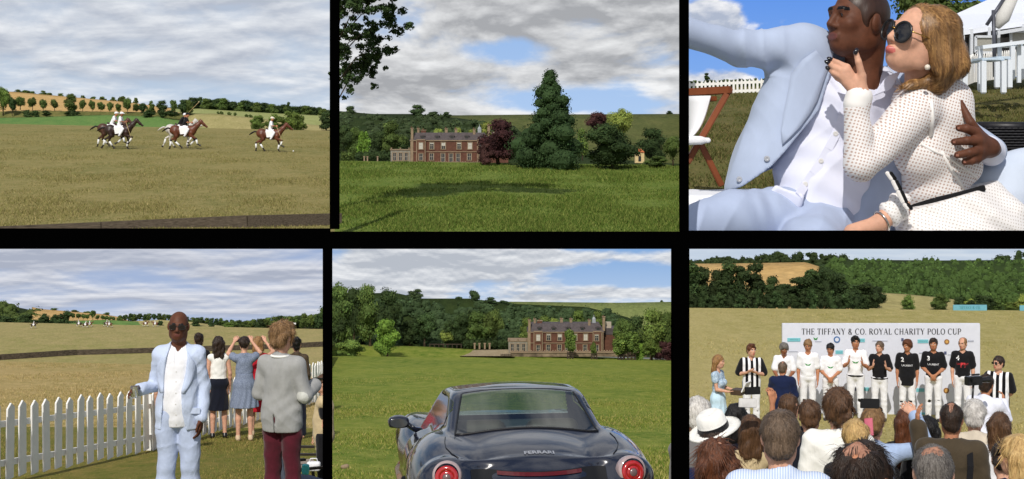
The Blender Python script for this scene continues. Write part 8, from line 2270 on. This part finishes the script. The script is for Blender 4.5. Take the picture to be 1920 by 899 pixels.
# ---------------------------------------------------------------- the car
def car():
    zg = -3.555; D0 = 11.32
    r = empty('sports_car', ((1010 - 960) / F * D0, D0, zg), rz=math.radians(7.0), sc=1.035); tag(r, 'glossy dark navy sports car seen from behind on the grass', 'car')
    paint = mat('car_paint', (.010, .013, .026), rough=.20, spec=.5, coat=1.0, var=0); glass = mat('car_glass', (.07, .095, .08), rough=.02, spec=.9, var=0, coat=1.0)
    blk = mat('car_black_trim', (.008, .008, .009), rough=.35, spec=.4, var=0)
    t = glass.node_tree; o_ = [q for q in t.nodes if q.type == 'OUTPUT_MATERIAL'][0]
    tr = t.nodes.new('ShaderNodeBsdfTransparent'); tr.inputs[0].default_value = (.66, .78, .70, 1); gl = t.nodes.new('ShaderNodeBsdfGlossy'); gl.inputs['Roughness'].default_value = .02
    lw = t.nodes.new('ShaderNodeLayerWeight'); lw.inputs[0].default_value = .5; pw = t.nodes.new('ShaderNodeMath'); pw.operation = 'POWER'; pw.inputs[1].default_value = 3.0; t.links.new(lw.outputs['Facing'], pw.inputs[0]); fz = t.nodes.new('ShaderNodeMapRange'); fz.inputs[3].default_value = .16; fz.inputs[4].default_value = .95; t.links.new(pw.outputs[0], fz.inputs[0]); mx_ = t.nodes.new('ShaderNodeMixShader')
    t.links.new(fz.outputs[0], mx_.inputs[0]); t.links.new(tr.outputs[0], mx_.inputs[1]); t.links.new(gl.outputs[0], mx_.inputs[2]); t.links.new(mx_.outputs[0], o_.inputs[0])
    B = Sdf()
    B.box((0, 1.0, .58), (.90, .98, .27), .22, .05); B.box((0, 2.3, .44), (.87, 1.3, .22), .18, .10)
    for s in (-1, 1):
        B.ell((s * .62, .66, .71), (.32, .86, .315), .08); B.ell((s * .70, 2.95, .48), (.22, .62, .22), .10)
        B.ell((s * .68, .10, .80), (.20, .15, .17), .06)
    B.ell((0, .56, .73), (.72, .78, .315), .08)
    B.cap((-.52, .075, .928), (.52, .075, .928), .030, .030, .05)
    B.ell((0, 2.7, .54), (.70, .9, .15), .10); B.ell((0, 1.5, 1.1), (.3, .3, .12), .02)
    def cabin(X, Y, Z, d):
        sm = lambda a, b, k: np.maximum(a, b) + np.maximum(k - np.abs(a - b), 0) ** 2 / (4 * k)
        ax = np.sqrt(X ** 2 + .02 ** 2)
        side = (ax - .68) * .936 + (Z - .85) * .352
        rear = (-(Y - .60) * .327 + (Z - 1.045) * .945) + .16 * X ** 2
        top = Z - 1.287 + .10 * (Y - 1.25) + .15 * X ** 2
        front = (Y - 2.3) * .6 + (Z - .88) * .8
        g = sm(sm(side, rear, .05), sm(top, front, .06), .05)
        k = .035; hh = np.clip(.5 + .5 * (g - d) / k, 0, 1)
        return g * (1 - hh) + d * hh - k * hh * (1 - hh)
    B.fn(cabin)
    B.ell((0, .0, .70), (.58, .085, .17), .03, 's')
    for s in (-1, 1):
        B.ell((s * .98, .80, .34), (.16, .37, .37), .02, 's'); B.ell((s * .98, 3.0, .34), (.16, .37, .33), .02, 's')
    lo, h, d = B.grid(.0125); v, f = surface_nets(d)
    for _ in range(6): v = relax(v, f)
    v = lo + v * h
    N = vnormals(v, f)
    c = v[f].mean(1); n = N[f].mean(1)
    # the rear window and side windows are glass set in the shell
    x, y, z = c.T
    def rw(y): return np.interp(y, [.62, .80, 1.0, 1.25], [.565, .535, .50, .455])
    rear = (z > 1.0) & (y > .655) & (y < 1.235) & (np.abs(x) < rw(y)) & (n[:, 2] > .2)
    sideb = (np.abs(n[:, 0]) > .50) & (z > .97) & (z < 1.19 - .05 * (y - 1.25)) & (y > 1.05) & (y < 2.15)
    front = (z > .84) & (y > 1.74) & (y < 2.40) & (np.abs(x) < .58 - .30 * (z - .88)) & (n[:, 1] > .30) & (z < 1.205)
    hole = rear | front | sideb
    me = mesh_np('body', v, f[~hole]); me.materials.append(paint); link('body', me, r)
    def patch(sel, name, m, off=.004, solid=True):
        ff = f[sel]; ids, inv = np.unique(ff, return_inverse=True); vv = v[ids] + N[ids] * off
        return link(name, mesh_np(name, vv, inv.reshape(-1, 4)), r, m)
    o = patch(rear, 'rear_window', glass, .004)
    patch(front, 'windscreen', glass)
    S_ = Sdf(); S_.box((0, 1.45, .66), (.60, .85, .16), .05, .02); S_.box((0, 2.10, .72), (.58, .10, .07), .04, .02)
    link('cabin_floor', S_.mesh('cabin_floor', .03, blk), r)
    for sx in (-.30, .30):
        S_ = Sdf(); S_.box((sx, 1.32, .82), (.22, .10, .18), .08, .02, R=Euler((-.2, 0, 0)).to_matrix()); link('seat', S_.mesh('seat', .016, mat('seat_leather', srgb(88, 74, 62), rough=.5)), r)
    dkg = mat('car_side_glass', (.012, .016, .016), rough=.05, spec=.4, var=0); patch(sideb & (x < 0), 'side_window', dkg); patch(sideb & (x > 0), 'side_window', dkg)
    bt = BVHTree.FromPolygons([Vector(p) for p in v], [tuple(int(i) for i in q) for q in f])
    def top(px, py, off=.004):
        hit = bt.ray_cast(Vector((px, py, 3)), Vector((0, 0, -1))); return hit[0] + hit[1] * off
    def sidep(py, pz, s, off=.003):
        hit = bt.ray_cast(Vector((s * 2, py, pz)), Vector((-s, 0, 0))); return hit[0] + hit[1] * off if hit[0] else None
    def line(pts, rad, name, m=blk):
        b = MB(); b.tube([p for p in pts if p is not None], rad, 6); return b.obj(name, m, r, smooth=True)
    # window surround and shut lines
    ys = [1.235 - .58 * i / 12 for i in range(13)]
    line([top(-rw(q), q, .003) for q in ys] + [top(-.565 + 1.13 * i / 16, .652, .003) for i in range(1, 16)] + [top(rw(q), q, .003) for q in ys[::-1]], .009, 'window_seal')
    for s in (-1, 1):
        line([top(s * .64, .58), top(s * .655, .45), top(s * .655, .32), top(s * .62, .20), top(s * .58, .12)], .0035, 'lid_gap')
        line([sidep(.95, z_, s) for z_ in (.5, .6, .7, .8, .88)], .004, 'door_gap')
    line([top(-.45 + .90 * i / 12, 1.262, .001) for i in range(13)], .003, 'roof_gap')
    # tail lights
    red = mat('lamp_red', (.42, .012, .014), rough=.12, spec=.6, coat=1.0, var=.1); clr = mat('lamp_clear', srgb(170, 150, 150), rough=.1, spec=.6, coat=1.0, var=.1)
    dim = mat('lamp_core', srgb(120, 96, 96), rough=.2, spec=.6)
    for s in (-1, 1):
        c0 = Vector((s * .68, .0, .872)); hit = bt.ray_cast(Vector((c0.x, -1.0, c0.z)), Vector((0, 1, 0)))
        c1 = hit[0] if hit[0] else c0
        lr = empty('tail_light', c1 + Vector((0, -.012, 0)), rz=0); lr.parent = r; lr.scale = (.88, .88, .88)
        M_ = Euler((math.radians(78), 0, math.radians(s * 10))).to_matrix()
        m = MB(); m.lathe([(.122, -.07), (.122, .0), (.116, .012), (.10, .018)], (0, .0, .016), 28, M_); m.obj('lamp_housing', clr, lr, smooth=True)
        m = MB(); m.lathe([(.098, .0), (.097, .026), (.082, .038), (.060, .034), (.056, .024)], (0, 0, 0), 28, M_); m.obj('lamp_ring', red, lr, smooth=True)
        m = MB(); m.lathe([(.058, .022), (.052, .033), (.034, .035)], (0, 0, 0), 24, M_); m.obj('inner_ring', red, lr, smooth=True)
        m = MB(); m.lathe([(.034, .030), (.026, .038), (.001, .040)], (0, 0, 0), 20, M_); m.obj('lamp_core', dim, lr, smooth=True)
    # brake strip, dark panel below the lip, chrome letters, prancing emblem tip
    def rear_at(px, pz, off=.004):
        hit = bt.ray_cast(Vector((px, -1, pz)), Vector((0, 1, 0))); return hit[0] + hit[1] * off
    m = MB(); R_ = [[rear_at(-.50 + 1.0 * i / 20, z_, .003) for z_ in (.66, .75, .83, .90)] for i in range(21)]
    m.add([p for row in R_ for p in row], [(i * 4 + k, i * 4 + k + 4, i * 4 + k + 5, i * 4 + k + 1) for i in range(20) for k in range(3)]); m.obj('rear_panel', blk, r, smooth=True)
    m = MB(); R_ = [[rear_at(-.31 + .62 * i / 16, z_, .008) for z_ in (.872, .893)] for i in range(17)]
    m.add([p for row in R_ for p in row], [(i * 2, i * 2 + 2, i * 2 + 3, i * 2 + 1) for i in range(16)]); m.obj('brake_light', mat('brake_red', (.10, .006, .005), rough=.15, spec=.6, coat=1.0), r)
    me = text_mesh('FERRARI', .062, 'badge_letters', .002); me.materials.append(mat('chrome', srgb(226, 226, 230), metal=1.0, rough=.12, var=0))
    for vv in me.vertices:
        hit = bt.ray_cast(Vector((vv.co.x * 1.0 + .02, .115 + vv.co.y * 1.1, 3)), Vector((0, 0, -1))); vv.co = hit[0] + hit[1] * .006
    link('badge_letters', me, r)
    # door mirror
    mr = empty('door_mirror', (-.86, 1.95, .85)); mr.parent = r; mr.scale = (.74, .74, .74)
    F_ = Sdf(); F_.ell((-.10, 0, .04), (.125, .09, .075), .03); F_.box((-.10, -.05, .04), (.115, .04, .06), .035, .03); link('mirror_shell', F_.mesh('mirror_shell', .008, paint), mr)
    m = MB(); m.prism([(-.10 + .10 * math.cos(t), .04 + .052 * math.sin(t)) for t in [2 * math.pi * i / 20 for i in range(20)]], -.1, -.094); m.obj('mirror_glass', mat('mirror_dark', (.05, .055, .06), rough=.04, spec=.9, var=0), mr)
    m = MB(); m.tube([(-.02, .0, .02), (.08, .06, -.06), (.16, .1, -.10)], [.035, .03, .045], 8); m.obj('mirror_arm', paint, mr, smooth=True)
    for s in (-1, 1):
        for yy in (.80, 3.0):
            w = empty('wheel', (s * (.84 if yy < 2 else .73), yy, .34 if yy < 2 else .30)); w.parent = r
            M_ = Euler((0, math.pi / 2, 0)).to_matrix()
            m = MB(); m.lathe([(.23, -.12), (.33, -.12), (.345, -.08), (.345, .08), (.33, .12), (.23, .12)], (0, 0, 0), 28, M_); m.obj('tyre', mat('tyre_rubber', (.02, .02, .021), rough=.8), w, smooth=True)
            m = MB(); m.lathe([(.23, .11), (.2, .08), (.05, .09), (.001, .09)], (0, 0, 0), 20, M_); m.lathe([(.23, -.11), (.2, -.08), (.05, -.09), (.001, -.09)], (0, 0, 0), 20, M_); m.obj('rim', mat('alloy', srgb(150, 152, 156), metal=.9, rough=.3), w, smooth=True)
    # inside: seats and dash seen through nothing but kept for the dark cabin
    return r
car()
for i, (x, D, s_) in enumerate(((646, 18.5, .045),)):
    q = empty('pale_stone', G5.at(x, D)); tag(q, 'pale stone lying in the grass left of the car', 'stone'); F_ = Sdf(); F_.ell((0, 0, .02), (.05, .035, .03), .01); F_.ell((.025, .01, .03), (.03, .03, .025), .01); link('stone_body', F_.mesh('stone_body', .006, M_stone), q)
# ---------------------------------------------------------------- grass standing in the lawns
def grass(name, G, x0, x1, D0, D1, n, hgt, cols, seed=0, lean=.5, width=.18, tuft=.0, label=None, power=1.0):
    rg = np.random.default_rng(seed)
    x = rg.uniform(x0, x1, n); u = rg.random(n) ** power
    D = 1 / (1 / D0 + (1 / D1 - 1 / D0) * u)          # even over the picture of a level lawn
    X = (x - 960) / F * D
    pat = np.sin(X * 1.1 / hgt * .04 + 2 * np.sin(D * .31)) + np.sin(D * .9 / hgt * .03 + 1.3 * np.sin(X * .7)) 
    keep = rg.random(n) < np.clip(.55 + .3 * pat, .12, 1)
    x, D, X, pat = x[keep], D[keep], X[keep], pat[keep]; n = len(x)
    z = G.height(x, D)
    hh = hgt * rg.uniform(.5, 1.3, n) * (1 + .25 * pat); a = rg.uniform(0, 2 * np.pi, n)
    w = hgt * width * rg.uniform(.6, 1.3, n)
    base = np.stack([X, D, z - .01], -1); sd = np.stack([np.cos(a), np.sin(a), np.zeros(n)], -1) * w[:, None]
    tip = base + np.stack([rg.normal(0, lean, n) * hh, rg.normal(0, lean, n) * hh, hh], -1)
    v = np.stack([base - sd, base + sd, tip], 1).reshape(-1, 3)
    me = mesh_np(name, v, np.arange(3 * n).reshape(-1, 3), smooth=False)
    C = np.array([c[:3] for c in cols]); k = rg.integers(0, len(C), n); t = rg.uniform(.75, 1.2, n)[:, None]
    col = np.concatenate([C[k] * t, np.ones((n, 1))], 1); col = np.repeat(col, 3, 0).astype(np.float32)
    ca = me.color_attributes.new('tint', 'FLOAT_COLOR', 'POINT'); ca.data.foreach_set('color', col.ravel())
    m = MATS.get('grass_blade')
    if not m: m = mat('grass_blade', (1, 1, 1), rough=.9, spec=.1, var=0, attr=True)
    me.materials.append(m)
    o = link(name, me); tag(o, label, None, None, 'stuff'); return o
grass('grass', G5, 624, 1258, 13.5, 60, 150000, .042, [srgb(112, 124, 48), srgb(88, 110, 38), srgb(146, 146, 72), srgb(164, 152, 92)], 1, label='rough green grass of the park lawn round the car')
grass('grass', G4, -10, 606, 14.5, 25.8, 70000, .030, [srgb(128, 122, 64), srgb(152, 134, 80), srgb(104, 112, 50)], 2, label='short dry grass on the near side of the picket fence')
grass('parched_grass', G4b, -10, 606, 26.2, 56, 50000, .045, [srgb(172, 150, 100), srgb(190, 168, 120), srgb(142, 132, 76)], 3, label='parched grass of the strip below the plank edging')
grass('grass', G2, 636, 1274, 101.5, 178, 130000, .22, [srgb(92, 110, 46), srgb(78, 100, 38), srgb(118, 126, 62)], 4, label='green grass of the wide lawn before the house')
grass('dry_grass', G1, -10, 619, 101.5, 300, 130000, .15, [srgb(137, 129, 79), srgb(116, 116, 64), srgb(156, 143, 96)], 5, label='dry grass of the polo field in the top left picture')
grass('worn_grass', G3, 1292, 1930, 120, 280, 90000, .35, [srgb(90, 92, 50), srgb(78, 84, 42), srgb(114, 104, 66)], 6, label='worn grass of the lawn behind the couple')
grass('show_grass', G6, 1280, 1960, 16, 61, 60000, .06, [srgb(170, 157, 102), srgb(154, 146, 88), srgb(184, 168, 116)], 7, label='dry grass of the field behind the sponsor board')
